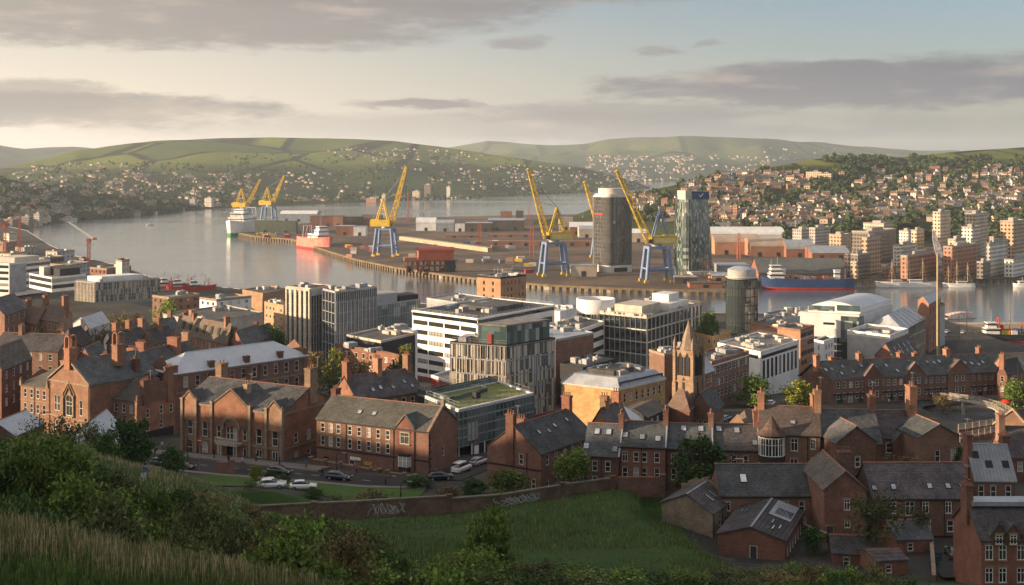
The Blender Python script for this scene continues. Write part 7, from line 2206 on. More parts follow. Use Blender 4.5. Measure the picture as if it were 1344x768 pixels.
def tower(lab, a, bb, c, yt, yb, m, name='tower_block', base=4.0, th=R(40), top=None, Y=None, bal=False):
 Y = Y or YZ(yb, base)
 zt = PZ(yt, Y)
 xb = PX(bb, Y)
 ux, uy, vx, vy = -math.cos(th), math.sin(th), math.sin(th), math.cos(th)
 def ln(px, dx, dy):
  k = (px - CX) / F
  return (k * Y - xb) / (dx - k * dy)
 l1, l2 = max(2, ln(a, ux, uy)), max(2, ln(c, vx, vy))
 b = Bldg(name, lab, 'tower block' if name == 'tower_block' else 'building', None, None, None, Y, base=base, near=False, world=((xb + ux * l1, Y + uy * l1), (xb, Y), (xb + vx * l2, Y + vy * l2), zt))
 b.wall(m); b.flat(gravel_roof, .9, concrete)
 b.block('lift_house', .3, .3, .7, .7, b.h, b.h + (top or 2.6), concrete)
 if bal:
  mb = MB()
  for z in range(3, int(b.h), 3):
   for k in 'SE':
    L = b.face(k)[2]
    P = [b.on(k, L * .2, 0, 1.0), b.on(k, L * .8, 0, 1.0), b.on(k, L * .8, 0, 0), b.on(k, L * .2, 0, 0)]
    mb.prism([(p[0], p[1]) for p in P], z, z + .9)
  mb.build('balconies', concrete, b.root)
 return b
for a in (('tall cream and dark tower block, left of the pair behind the gold pole', 1224, 1234, 1247.5, 279, 340, gm_cream), ('tall tower block behind a lower one right of the gold pole', 1266, 1280, 1297, 281, 338, gm_cream), ('lower cream tower block in front of its taller neighbour', 1262, 1276, 1287.5, 299, 345, gm_white),
          ('tan tower block at the right edge with a paler corner', 1313, 1330, 1346, 291, 345, gm_tan), ('pale square-windowed tower by the far quay', 1294, 1299, 1321, 320, 363, gm_white), ('white block of flats with balconies left of the gold pole', 1172, 1180, 1204, 323, 349, gm_white),
          ('pale office block behind the white flats', 1196, 1203, 1213, 303, 338, gm_cream), ('brown brick block with flat roof behind the red mill', 1118, 1140, 1176, 305, 345, gm_dark), ('orange brick quay mill with dark side left of the tall masts', 1182, 1190, 1231, 337, 366, gm_brick),
          ('red brick apartment block with pale bands by the far quay', 1238, 1250, 1282, 325, 363, gm_brick), ('tall sandy brick mill beside the straight street', 1131, 1138, 1156, 313, 360, gm_tan), ('long low brown mill on the far quay left of the street', 1108, 1126, 1142, 335, 366, gm_dark),
          ('grey concrete block above the sheds', 1062, 1070, 1090, 300, 330, gm_grey), ('sandy block with a lit corner above the grey shed', 1088, 1104, 1117, 309, 333, gm_tan), ('long lit cream apartment slab below the hillside', 1133, 1160, 1173, 294, 320, gm_cream),
          ('white low office with a grey hipped roof at the right edge of the quay', 1318, 1330, 1360, 342, 364, gm_white), ('cream block between the tower blocks and the quay mill', 1206, 1216, 1236, 345, 352, gm_white), ('small cream block under the tall pair of towers', 1244, 1254, 1268, 315, 348, gm_cream),
          ('low grey block behind the large transit shed', 1040, 1052, 1066, 302, 326, gm_grey), ('low sandy block at the right edge below the hill', 1296, 1304, 1316, 312, 345, gm_tan), ('white slab of flats low on the right hillside', 1180, 1192, 1200, 304, 330, gm_white), ('small brick block at the foot of the straight street', 1158, 1162, 1176, 352, 364, gm_brick),
          ('old sandy quay block at the street corner', 1116, 1124, 1134, 345, 366, gm_tan), ('dark low building under the pale square-windowed tower', 1282, 1290, 1300, 345, 366, gm_dark)):
 tower(*a, bal='balcon' in a[0])
def on_hill(h, px, py):
 """point of a hill seen at a pixel"""
 best = None
 for i in range(101):
  v = i / 100
  X, Y, z = h.pt(px, v)
  q = HY + (CZ - z) * F / Y
  if best is None or abs(q - py) < best[0]:
   best = (abs(q - py), v)
 return h.pt(px, best[1])
for px, yt, yb, w, m, lab in ((1070, 226, 238, 20, gm_cream, 'cream apartment slab, left of the pair on the hill brow'), (1084, 228, 240, 18, gm_cream, 'cream apartment slab, right of the pair on the hill brow'), (1106, 226, 236, 8, gm_brick, 'small brick block right of the pair on the hill brow'),
                              (952, 282, 295, 8, gm_cream, 'yellowish block low on the hill right of the dark green tower'), (966, 270, 288, 6, gm_brick, 'slim brick tower low on the hill right of the dark green tower')):
 X, Y, z = on_hill(hill_right, px, yb)
 h = (yb - yt) * Y / F; ww = w * Y / F
 t = thing('hill_flats', lab, 'flats', (X, Y + 5, z - 3), R(-25))
 mb = MB(); mb.cbox(0, 0, 0, ww, ww * .6, h + 3); mb.build('wall', m, t); mb = MB(); mb.cbox(0, 0, h + 3, ww + .4, ww * .6 + .4, .5); mb.cbox(ww * .1, 0, h + 3.5, ww * .3, 3, 1.6); mb.build('roof', gravel_roof, t)
# ---- houses of the right hillside: each one its own object
hw = [('white', M('render_white', (.70, .66, .60), None, .5)), ('cream', M('render_cream', (.55, .44, .31), None, .5)), ('pink', M('render_pink', (.50, .37, .30), None, .5)), ('brick', M('house_brick', (.34, .20, .14), None, .5)), ('grey', M('render_grey', (.36, .34, .31), None, .5))]
hr = [('terracotta', M('roof_terracotta', (.20, .115, .08), None, .5)), ('grey', M('roof_grey', (.12, .115, .11), None, .5)), ('brown', M('roof_brown_tile', (.17, .11, .075), None, .5))]
HM = {}
def house_mb(mb, x, y, z, w, d, h, ri, a, wi=0, ri_=1, chim=True):
 c, s = math.cos(a), math.sin(a)
 T = lambda p: (x + p[0] * c - p[1] * s, y + p[0] * s + p[1] * c, z + p[2])
 W, D = w / 2, d / 2
 V = [(-W, -D, -2.5), (W, -D, -2.5), (W, D, -2.5), (-W, D, -2.5), (-W, -D, h), (W, -D, h), (W, D, h), (-W, D, h), (-W, 0, h + ri), (W, 0, h + ri)]
 mb.add([T(p) for p in V], [(0, 1, 5, 4), (1, 2, 6, 9, 5), (2, 3, 7, 6), (3, 0, 4, 8, 7)], wi)
 V = [(-W - .4, -D - .4, h - .2), (W + .4, -D - .4, h - .2), (W + .4, 0, h + ri + .1), (-W - .4, 0, h + ri + .1), (-W - .4, D + .4, h - .2), (W + .4, D + .4, h - .2)]
 mb.add([T(p) for p in V], [(0, 1, 2, 3), (3, 2, 5, 4)], ri_)
 if chim:
  b = MB(); b.box(W * .6, -.5, h + ri * .4, W * .6 + 1, .5, h + ri + 1.2)
  mb.add([T(p) for p in b.v], b.f, wi)
def hill_house(wi, ri, k):
 key = (wi, ri, k)
 if key not in HM:
  mb = MB()
  w, d, h, r_ = ((8.5, 7, 4.8, 2.6), (11, 7, 5, 2.8), (7, 6.5, 6, 2.6), (15, 8, 5.6, 2.8))[k]
  house_mb(mb, 0, 0, 0, w, d, h, r_, 0)
  for zz in ((1.0,) if h < 5.3 else (.9, 3.6)):
   for i in range(int(w / 3)):
    x = -w / 2 + 1.5 + i * 3
    mb.box(x, -d / 2 - .05, zz, x + 1.2, -d / 2 + .02, zz + 1.4, 2)
   for yy in (-1.8, 1.2):
    mb.box(-w / 2 - .05, yy, zz, -w / 2 + .02, yy + 1.1, zz + 1.4, 2)
  HM[key] = mb.mesh('hillside_house', [hw[wi][1], hr[ri][1], dark_trim])
 return HM[key]
r = random.Random(17)
kinds = ('small', 'wide', 'tall', 'long')
zones = [((770, 275), (860, 262), 14, 'on the headland behind the ringed tower'), ((790, 262), (900, 285), 12, 'at the water end of the right hill'), ((895, 245), (1000, 275), 42, 'at the left end of the right hill'), ((930, 230), (1060, 248), 34, 'below the left ridge of the right hill'),
         ((930, 275), (1060, 300), 46, 'low above the barrel roofed sheds'), ((1050, 258), (1180, 292), 48, 'on the middle slope of the right hill'), ((1120, 225), (1344, 252), 42, 'high on the right hill'), ((1170, 250), (1344, 280), 44, 'on the hill behind the tower blocks'), ((1290, 222), (1344, 262), 14, 'at the right edge of the hillside')]
placed = []
for (x0, y0), (x1, y1), n, where in zones:
 k = 0; tries = 0
 while k < n and tries < 4000:
  tries += 1
  px = r.uniform(x0, x1); py = y0 + (y1 - y0) * r.random()
  if py < pl(hill_right.ridge, px) + 3: continue
  rows = round(py / 5.5) * 5.5 + r.uniform(-1.2, 1.2) + (px - 1000) * .004
  if any(abs(px - a) < 7 and abs(rows - b) < 4.2 for a, b in placed): continue
  placed.append((px, rows))
  X, Y, z = on_hill(hill_right, px, rows)
  wi = r.choices(range(5), (4, 4, 3, 3, 1))[0]; ri = r.choices(range(3), (4, 3, 4))[0]; kk = r.choices(range(4), (5, 3, 3, 1))[0]
  o = put('hillside_house', hill_house(wi, ri, kk), None, (X, Y, z), r.uniform(-.7, .35))
  tag(o, '%s %s house with a %s roof %s' % (kinds[kk], hw[wi][0], hr[ri][0], where), 'house', '%s %s houses with %s roofs %s' % (kinds[kk], hw[wi][0], hr[ri][0], where))
  k += 1
HOUSES_RIGHT = placed
def far_houses(name, label, h, zs, seed, size=1.0, mats=None):
 rr = random.Random(seed); mb = MB()
 for x0, y0, x1, y1, n, sl in zs:
  for i in range(n):
   px = rr.uniform(x0, x1); py = rr.uniform(y0, y1) + (px - x0) * sl
   if py < pl(h.ridge, px) + 2: continue
   if noise.noise((px * .045, py * .11, seed)) < -.12: continue
   X, Y, z = on_hill(h, px, py)
   s_ = size * rr.uniform(.7, 1.35)
   house_mb(mb, X, Y, z, 11 * s_, 8 * s_, 5.5 * s_, 2.6 * s_, rr.uniform(-.6, .6), rr.choice((0, 0, 1, 1, 2)), rr.choice((3, 4)), False)
 o = struct(mb.build(name, mats or [hw[1][1], hw[4][1], hw[2][1], hr[1][1], hr[2][1]]), 'stuff')
 o['label'] = label; o['category'] = 'houses'
far_houses('far_houses', 'scattered far white houses over the big left hill', hill_left, [(60, 228, 330, 262, 420, 0), (10, 215, 200, 235, 110, 0), (250, 240, 330, 272, 110, 0), (430, 192, 640, 212, 190, .03), (480, 205, 660, 222, 40, .05), (560, 222, 760, 250, 130, .01), (640, 214, 850, 250, 200, .05), (380, 225, 500, 262, 30, 0), (330, 257, 620, 264, 90, 0), (330, 225, 430, 250, 40, 0)], 3, .56)
far_houses('far_houses', 'tiny pale houses on the distant middle hill', hill_mid, [(770, 205, 910, 236, 330, 0), (900, 205, 1010, 225, 120, 0), (760, 228, 870, 238, 120, 0), (1000, 195, 1100, 212, 60, 0)], 5, .95)
far_houses('far_houses', 'dim houses scattered on the dark wooded hill at the left', hill_left_near, [(-20, 240, 90, 290, 150, 0), (60, 255, 240, 285, 120, 0), (-20, 280, 60, 298, 70, 0)], 8, .8)
far_houses('far_houses', 'closely packed small houses filling the gaps of the right hillside', hill_right, [(900, 255, 1120, 300, 70, 0), (1100, 255, 1344, 292, 90, 0), (1140, 220, 1344, 250, 20, 0)], 11, .8)
# small blocks along the far shores
for px, yb, w, hgt, m, lab in ((254, 272, 8, 11, gm_grey, 'grey twin tower block, left one at the far left shore'), (275, 272, 10, 11, gm_white, 'pale twin tower block, right one at the far left shore'), (562, 260, 9, 17, gm_dark, 'dark far tower block beyond the docks'), (589, 260, 5, 15, gm_white, 'slim white far tower beyond the docks'), (547, 261, 10, 10, gm_cream, 'cream far block beyond the docks'), (504, 266, 5, 10, gm_cream, 'narrow cream far block behind the leaning crane'),
                               (489, 267, 14, 6, gm_brick, 'low brown far block behind the leaning crane'), (36, 300, 12, 16, gm_dark, 'dark tower block on the far left bank'), (50, 300, 9, 18, gm_grey, 'grey tower block on the far left bank'), (14, 300, 14, 11, gm_dark, 'wide dark block on the far left bank'), (90, 293, 18, 7, gm_white, 'long white shed on the far left bank'), (155, 277, 12, 5, gm_white, 'white long building below the wooded hill')):
 h = hill_left if px > 240 else hill_left_near
 X, Y, z = on_hill(h, px, yb)
 t = thing('far_block', lab, 'building', (X, Y, z - 2), R(-18))
 W, H = w * Y / F, hgt * Y / F + 2
 mb = MB(); mb.cbox(0, 0, 0, W, W * .7, H); mb.build('wall', m, t); mb = MB(); mb.cbox(0, 0, H, W * 1.02, W * .72, .5); mb.cbox(0, 0, H + .5, W * .4, W * .3, 2.5); mb.build('roof', concrete, t)
# ---- woods
leaf_far = M('woodland_leaves', (.055, .078, .024), (.028, .042, .014), .02, var=0, fine=.3, geo=True)
def woods(name, label, h, zs, seed, size, per=26, avoid=None, mat=None):
 rr = random.Random(seed); V, Fc = [], []
 for x0, y0, x1, y1, n in zs:
  for i in range(n):
   px, py = rr.uniform(x0, x1), rr.uniform(y0, y1)
   if py < pl(h.ridge, px) + 1: continue
   if noise.noise((px * .03 + 5, py * .08, seed)) < -.15: continue
   if avoid and any(abs(px - a) < 5 and -1 < py - b < 5 for a, b in avoid): continue
   X, Y, z = on_hill(h, px, py)
   R_ = size * rr.uniform(.6, 1.3); H_ = R_ * rr.uniform(1.3, 2.0)
   for k in range(per):
    u = Vector((rr.gauss(0, 1), rr.gauss(0, 1), rr.gauss(0, 1))).normalized() * rr.uniform(.55, 1)
    c = Vector((X + u.x * R_, Y + u.y * R_, z + H_ * (.55 + .45 * u.z)))
    a = Vector((rr.uniform(-1, 1), rr.uniform(-1, 1), rr.uniform(-1, 1))).normalized()
    b = a.cross(u if abs(a.dot(u)) < .9 else Vector((0, 0, 1))).normalized()
    s_ = R_ * rr.uniform(.25, .45); o = len(V)
    V += [c - a * s_ - b * s_ * .7, c + a * s_ - b * s_ * .5, c + a * s_ * .8 + b * s_, c - a * s_ * .6 + b * s_ * .8]
    Fc.append((o, o + 1, o + 2, o + 3))
 me = bpy.data.meshes.new(name); me.from_pydata([tuple(v) for v in V], [], Fc); me.materials.append(mat or leaf_far)
 o = struct(put(name, me), 'stuff'); o['label'] = label; o['category'] = 'woods'
woods('woods', 'dark scrubby woods between the houses of the right hill', hill_right, [(770, 255, 900, 292, 420), (890, 225, 1120, 305, 1700), (1100, 208, 1344, 300, 2100), (1080, 208, 1330, 226, 500), (1000, 300, 1344, 318, 160)], 21, 4.4, 20, HOUSES_RIGHT)
woods('woods', 'dark woods covering the near left hill', hill_left_near, [(-20, 235, 262, 292, 1100), (90, 250, 240, 285, 600)], 22, 4.6, 12)
woods('woods', 'thin hedges and copses on the big left hill', hill_left, [(300, 205, 858, 266, 1000), (40, 215, 330, 270, 600)], 23, 5.2, 10)
# ================================================================== STREET, WALL, BRIDGE
def drape(name, pts, w0, w1, dz, mat, kind='structure', step=2.0, side=0.0, skirt=0.0):
 """a sheet along a line, following the ground"""
 P = []
 for (a, b) in zip(pts, pts[1:]):
  n = max(1, int(math.dist(a, b) / step))
  P += [(lerp(a[0], b[0], i / n), lerp(a[1], b[1], i / n)) for i in range(n)]
 P.append(pts[-1])
 vs = []; K = 5
 for i, (x, y) in enumerate(P):
  a, b = P[max(0, i - 1)], P[min(len(P) - 1, i + 1)]
  L = math.hypot(b[0] - a[0], b[1] - a[1]) or 1
  nx, ny = -(b[1] - a[1]) / L, (b[0] - a[0]) / L
  row = [(x + nx * lerp(w0, w1, k / (K - 1)), y + ny * lerp(w0, w1, k / (K - 1))) for k in range(K)]
  vs += [(u, v, gz(u, v) + dz) for u, v in row]
 mb = MB()
 n = len(P)
 mb.add(vs, [(i * K + k + 1, i * K + k, (i + 1) * K + k, (i + 1) * K + k + 1) for i in range(n - 1) for k in range(K - 1)], 0, True)
 if skirt:
  for k in (0, K - 1):
   for i in range(n - 1):
    a, b = vs[i * K + k], vs[(i + 1) * K + k]
    mb.poly(a, b, (b[0], b[1], b[2] - skirt), (a[0], a[1], a[2] - skirt))
 o = mb.build(name, mat)
 return struct(o) if kind == 'structure' else o
ROAD = [(-120, 258), (-95, 243), (-71, 229), (-48, 216), (-36, 210.5), (-22, 206), (-13, 205.5)]
STREET = [(-11.5, 207.5), (-7.5, 217), (-2, 230), (5, 250)]
drape('road', ROAD, -4.2, 4.2, .10, asphalt_m)
drape('road', STREET, -3.2, 3.4, .13, asphalt_m)
drape('pavement', [(p[0] + 1.2, p[1] + 2.2) for p in ROAD[:5]], 2.6, 6.5, .24, paving_m, skirt=.3)
drape('pavement', [(p[0] - .8, p[1] - 2) for p in ROAD[1:]], -4.0, -2.5, .22, paving_m, skirt=.3)
drape('lawn', [(-52, 211), (-40, 205.5), (-26, 200.5), (-14, 198.2)], -8.5, 2.2, .16, lawn_m)
for i in range(16):
 a, b = Vector((*ROAD[2], 0)), Vector((*ROAD[5], 0))
 p = a.lerp(b, i / 16); q = a.lerp(b, (i + .45) / 16)
 drape('road_marking', [(p.x, p.y - .8), (q.x, q.y - .8)], -.09, .09, .13, M('road_paint', (.5, .5, .48), (.3, .3, .29), 3, geo=True) if 'road_paint' not in MATS else MATS['road_paint'])
drape('alley', [(56, 150), (57, 162), (58, 168.5)], -3.6, 3.6, .12, asphalt_m)
drape('quay_road', [(PX(1205, 345 + 20), 365), (PX(1214, 430), 430), (PX(1225, 500), 500), (PX(1232, 590), 590)], -9, 9, .12, asphalt_m)
drape('terrace_street', [(92, 322), (112, 335), (136, 338), (160, 342)], -4, 4, .12, asphalt_m)
drape('church_street', [(46, 262), (52, 290), (66, 320), (88, 350)], -4, 4, .13, asphalt_m)
# retaining wall with graffiti
WALL = [(330, 686, 181.5), (465, 682, 183), (590, 674, 185.5), (660, 666.5, 188), (740, 652, 191), (805, 641.5, 193.5)]
def wall_pt(px):
 Y = pl([(a, c) for a, b, c in WALL], px); return PX(px, Y), Y, PZ(pl([(a, b) for a, b, c in WALL], px), Y)
def retaining_wall():
 x0, y0, z0 = wall_pt(330)
 t = thing('retaining_wall', 'long weathered brick retaining wall with graffiti above the green bank', 'wall', (x0, y0, z0))
 pts = [Vector(wall_pt(px)) - Vector((x0, y0, z0)) for px in (330, 400, 465, 530, 588, 592, 660, 740, 805)]
 hs = [2.3, 2.5, 2.6, 2.6, 2.55, 2.15, 1.95, 1.8, 1.6]
 mb, cb = MB(), MB()
 for i in range(len(pts) - 1):
  a, b = pts[i], pts[i + 1]; d = (b - a); d.z = 0; d.normalize(); n = Vector((d.y, -d.x, 0)) * .22
  A, B = a + Vector((0, 0, hs[i])), b + Vector((0, 0, hs[i + 1])); dn = Vector((0, 0, -2.5))
  mb.poly(a + n + dn, b + n + dn, B + n, A + n); mb.poly(b - n + dn, a - n + dn, A - n, B - n)
  m = n * 1.5; u = Vector((0, 0, .2))
  cb.poly(A + m, B + m, B + m + u, A + m + u); cb.poly(A + m + u, B + m + u, B - m + u, A - m + u); cb.poly(B - m, A - m, A - m + u, B - m + u); cb.poly(A - m, B - m, B + m, A + m)
 mb.build('masonry', courses('wall_brick', (.16, .09, .062), (.115, .07, .05), (.14, .11, .085), .45, .15, stain=.45, c3=(.05, .055, .03)), t)
 cb.build('coping', M('coping_stone', (.17, .145, .115), (.11, .10, .075), .8, fine=.2), t)
 for px, h in ((412, 2.7), (590, 2.75), (738, 2.1), (804, 1.9)):
  x, y, z = wall_pt(px); m = MB(); m.cbox(0, 0, -1.5, .75, .75, h + 1.5); m.cbox(0, 0, h, .95, .95, .18)
  put('pier', m.mesh('pier', MATS['wall_brick']), t, (x - x0, y - y0, z - z0), .1)
 rr = random.Random(12)
 for (pa, pb, zlo, zhi, mat) in ((483, 532, .6, 2.2, M('spray_white', (.42, .42, .41), (.25, .25, .245), 2)), (645, 706, .3, 1.65, M('spray_pale', (.34, .34, .33), (.13, .26, .26), .35))):
  g = MB(); n = 11
  o = Vector((x0, y0, z0)); A0, B0 = Vector(wall_pt(pa)), Vector(wall_pt(pb)); d = (B0 - A0); nn = Vector((d.y, -d.x, 0)).normalized() * .26
  def P(u, v):
   px = lerp(pa, pb, u); q = Vector(wall_pt(px)) - o + nn
   return q + Vector((0, 0, lerp(zlo, zhi, v)))
  for k in range(n):
   u0 = k / n + rr.uniform(-.02, .02); w = rr.uniform(.08, .14); ph = rr.uniform(0, 6.28); tp = rr.uniform(.65, 1.05)
   f1, f2 = rr.choice((1, 2, 2, 3)), rr.choice((1, 1, 2)); lean = rr.uniform(-.05, .05)
   pts = []
   for i in range(15):
    a = i / 14
    pts.append((u0 + w * (.5 + .5 * math.sin(f1 * 3.14 * a + ph)) + lean * a, tp * (.5 - .5 * math.cos(3.14 * f2 * a)) * .9 + .08 * math.sin(9 * a + ph)))
   if rr.random() < .6: pts += [(u0 + w * 1.3, .05), (u0 + w * .2, tp)]
   for a_, b_ in zip(pts, pts[1:]):
    p, q = P(*a_), P(*b_)
    if (q - p).length < .01: continue
    ww = (q - p).normalized().cross(nn.normalized()) * rr.uniform(.035, .06)
    g.poly(p - ww, q - ww, q + ww, p + ww)
  g.build('graffiti', mat, t)
retaining_wall()
def low_walls():
 for lab, (ax, ay), (bx, by), Y, h in (('low red brick yard wall behind the grass bank at the foot of the terrace', (812, 647), (870, 650), 192, 1.9), ('sloping red brick ramp wall on the lawn corner opposite the ornate hall', (284, 612), (305, 620), 213, 1.9)):
  X0, X1 = PX(ax, Y), PX(bx, Y)
  t = thing('brick_wall', lab, 'wall', (X0, Y, gz(X0, Y)))
  L = X1 - X0
  m = MB(); m.box(0, -.2, -1, L, .2, h); m.cbox(L, 0, -1, .7, .7, h + 1.4); m.build('masonry', brick_red, t)
  c = MB(); c.box(-.05, -.28, h, L - .4, .28, h + .15); c.cbox(L, 0, h + .4, .85, .85, .16); c.build('coping', brick_brown, t)
low_walls()
def yard_walls():
 for lab, (ax, Ya), (bx, Yb), h in (('brick yard wall behind the workshop and the gable end house', (1056, 172), (1084, 168), 1.8), ('brick yard wall along the left side of the alley', (1222, 166), (1226, 150), 1.9), ('brick yard wall along the right side of the alley', (1278, 168), (1284, 150), 2.2),
                                      ('low brick garden wall before the long brick row', (1146, 167), (1180, 167), 1.5), ('brick wall between the recessed house and the long row', (1157, 190), (1206, 189), 1.7)):
  X0, X1 = PX(ax, Ya), PX(bx, Yb); L = math.hypot(X1 - X0, Yb - Ya)
  t = thing('brick_wall', lab, 'wall', (X0, Ya, gz(X0, Ya) - .3), math.atan2(Yb - Ya, X1 - X0))
  m = MB(); m.box(0, -.17, -.5, L, .17, h); m.build('masonry', brick_red, t)
  c = MB(); c.box(-.05, -.25, h, L + .05, .25, h + .14); c.build('coping', trim_stone, t)
 bm, lm = MB(), MB()
 bm.prism([(-.26, -.3), (.26, -.3), (.26, .3), (-.26, .3)], .08, .95); lm.prism([(-.3, -.34), (.3, -.34), (.3, .38), (-.3, .38)], .95, 1.05)
 wm = MB(); wm.tube((-.3, .25, .12), (.3, .25, .12), .12, .12, 8)
 bins = {n: bm.mesh('bin_body', M('bin_' + n, c, None, 2, rough=.5, var=.1)) for n, c in (('green', (.03, .10, .04)), ('blue', (.03, .06, .2)), ('black', (.02, .02, .022)))}
 lid, ax = lm.mesh('lid', dark_trim), wm.mesh('wheels', dark_trim)
 for i, (px, Y, n, lab) in enumerate(((1229, 157, 'green', 'green wheelie bin at the alley wall'), (1232, 159, 'blue', 'blue wheelie bin at the alley wall'), (1275, 160, 'black', 'black wheelie bin at the right wall of the alley'), (1064, 168, 'black', 'black wheelie bin behind the workshop'), (1068, 168.5, 'green', 'green wheelie bin behind the workshop'),
          (848, 194.6, 'green', 'green wheelie bin behind the terrace yard'), (1186, 168, 'blue', 'blue wheelie bin before the long brick row'))):
  X = PX(px, Y); t = thing('wheelie_bin', lab, 'bin', (X, Y, gz(X, Y) + .12), i * .7)
  put('bin_body', bins[n], t); put('lid', lid, t); put('wheels', ax, t)
yard_walls()
# canal and footbridge
mb = MB(); mb.poly((106, 297, 13.9), (156, 297, 13.9), (156, 331, 13.9), (106, 331, 13.9)); struct(mb.build('canal_water', water_m))
def bridge():
 key = [Vector((PX(px, Y), Y, PZ(py, Y))) for px, py, Y in ((1240, 521.5, 335), (1249, 523, 331), (1280, 527, 320), (1309, 535, 309), (1324, 544, 300), (1332, 552, 294))]
 P0 = key[0]
 t = thing('footbridge', 'pale arched footbridge with slatted railings over the canal', 'bridge', P0)
 n = 20; w = 1.3
 d, rails_ = MB(), (MB(), MB())
 pts = []
 for i in range(n + 1):
  f = i / n * 4.999; k = int(f); pts.append(key[k].lerp(key[k + 1], f - k) - P0)
 for i in range(n):
  a, b = pts[i], pts[i + 1]; q = (b - a); q.z = 0; nn = Vector((q.y, -q.x, 0)).normalized() * w
  u = Vector((0, 0, .35))
  d.poly(a - nn, b - nn, b + nn, a + nn); d.poly(a + nn, b + nn, b + nn - u, a + nn - u); d.poly(b - nn, a - nn, a - nn - u, b - nn - u); d.poly(a + nn - u, b + nn - u, b - nn - u, a - nn - u)
  for s_, rl in ((-1, rails_[0]), (1, rails_[1])):
   for zz in (.35, .65, .95, 1.2):
    rl.tube(a + nn * s_ + Vector((0, 0, zz)), b + nn * s_ + Vector((0, 0, zz)), .05, .05, 4)
   rl.tube(a + nn * s_, a + nn * s_ + Vector((0, 0, 1.25)), .07, .07, 4)
 d.build('deck', concrete, t); rm1 = M('rail_pale', (.42, .36, .29), (.34, .29, .23), 1)
 for rl in rails_: rl.build('railing', rm1, t)
 for k in (6, 12):
  m = MB(); p = pts[k]; m.tube((p.x, p.y, p.z - .3), (p.x, p.y, -5), .45, .45, 8); m.build('pier', concrete, t)
bridge()
def fences():
 for lab, (ax, ay), (bx, by), Ya, Yb in (('upper rail fence along the canal path in front of the footbridge', (1258, 561), (1312, 553), 268, 280), ('lower rail fence on the ramp below the footbridge', (1260, 573), (1308, 563), 250, 262)):
  A, B = Vector((PX(ax, Ya), Ya, PZ(ay, Ya) - .6)), Vector((PX(bx, Yb), Yb, PZ(by, Yb) - .6))
  t = thing('rail_fence', lab, 'fence', A)
  d = B - A
  for i in range(7):
   m = MB(); p = d * (i / 6); m.cbox(p.x, p.y, p.z - .6, .14, .14, 1.95); m.build('post', MATS['rail_pale'], t)
  m = MB()
  for zz in (.25, .6, .95, 1.25):
   m.tube(Vector((0, 0, zz)), d + Vector((0, 0, zz)), .06, .06, 4)
  m.build('rails', MATS['rail_pale'], t)
  m = MB(); m.poly((0, 0, 0), d, d + Vector((.4, 2.2, 0)), Vector((.4, 2.2, 0))); m.poly((0, 0, 0), (0, 0, -5), d + Vector((0, 0, -5)), d); m.build('ramp', brick_brown, t)
fences()
# ================================================================== CARS, LAMPS, PEOPLE
CARM = {}
def car_paint(n, c):
 if n not in CARM:
  m, t, b = new_mat('paint_' + n)
  b.inputs['Base Color'].default_value = (*c, 1); b.inputs['Roughness'].default_value = .25; b.inputs['Coat Weight'].default_value = .6; b.inputs['Metallic'].default_value = .1
  CARM[n] = m
 return CARM[n]
cglass = glass('car_glass', (.01, .012, .014), (.02, .022, .025))
lampm = M('headlamp', (.6, .6, .58), None, 3, rough=.2); taillamp = M('tail_lamp', (.35, .02, .02), None, 3, rough=.3)
def loft(prof_rows):
 """rows: list of (x, half-width, zbottom, ztop) -> body mesh"""
 mb = MB(); vs = []
 for x, w, zb, zt in prof_rows:
  r = [(w * .92, zb), (w, lerp(zb, zt, .35)), (w * .97, lerp(zb, zt, .75)), (w * .86, zt)]
  vs += [(x, -a, z) for a, z in r] + [(x, a, z) for a, z in reversed(r)]
 n = 8
 mb.add(vs, [(k * n + i, k * n + (i + 1) % n, (k + 1) * n + (i + 1) % n, (k + 1) * n + i) for k in range(len(prof_rows) - 1) for i in range(n)], 0, True)
 mb.add(vs[:n], [tuple(reversed(range(n)))]); mb.add(vs[-n:], [tuple(range(n))])
 return mb
CARS = {}
def car_meshes(kind):
 if kind in CARS: return CARS[kind]
 if kind == 'van':
  L, Hh = 4.7, 1.85
  body = loft([(-2.35, .82, .45, 1.0), (-2.25, .9, .32, 1.12), (-1.2, .92, .28, 1.12), (0, .92, .28, 1.12), (1.3, .92, .28, 1.08), (2.0, .88, .3, .92), (2.32, .78, .38, .75)])
  cab = loft([(-2.2, .82, 1.05, 1.2), (-2.0, .8, 1.05, 1.82), (-.8, .82, 1.05, 1.88), (.5, .8, 1.05, 1.8), (1.35, .74, 1.0, 1.12)])
  roof = loft([(-2.05, .70, 1.78, 1.86), (-.8, .74, 1.84, 1.92), (.45, .7, 1.76, 1.85)])
 else:
  est = kind == 'estate'
  body = loft([(-2.15, .75, .45, .85), (-2.05, .86, .3, .95), (-1.2, .9, .26, .97), (0, .9, .26, .95), (1.1, .9, .26, .92), (1.85, .85, .28, .8), (2.15, .72, .36, .65)])
  b0 = -2.0 if est else -1.75
  cab = loft([(b0, .72, .92, 1.0), (b0 + .35, .68, .92, 1.38), (-.5, .7, .9, 1.46), (.25, .68, .9, 1.4), (1.05, .66, .86, .95)])
  roof = loft([(b0 + .4, .58, 1.34, 1.41), (-.5, .61, 1.43, 1.5), (.2, .58, 1.38, 1.44)])
 wh = MB(); wh.tube((0, -.11, 0), (0, .11, 0), .33, .33, 14)
 hub = MB(); hub.tube((0, -.125, 0), (0, .125, 0), .2, .2, 10)
 CARS[kind] = (body, cab, roof, wh.mesh('wheel', dark_trim), hub.mesh('hub', steel_grey))
 return CARS[kind]
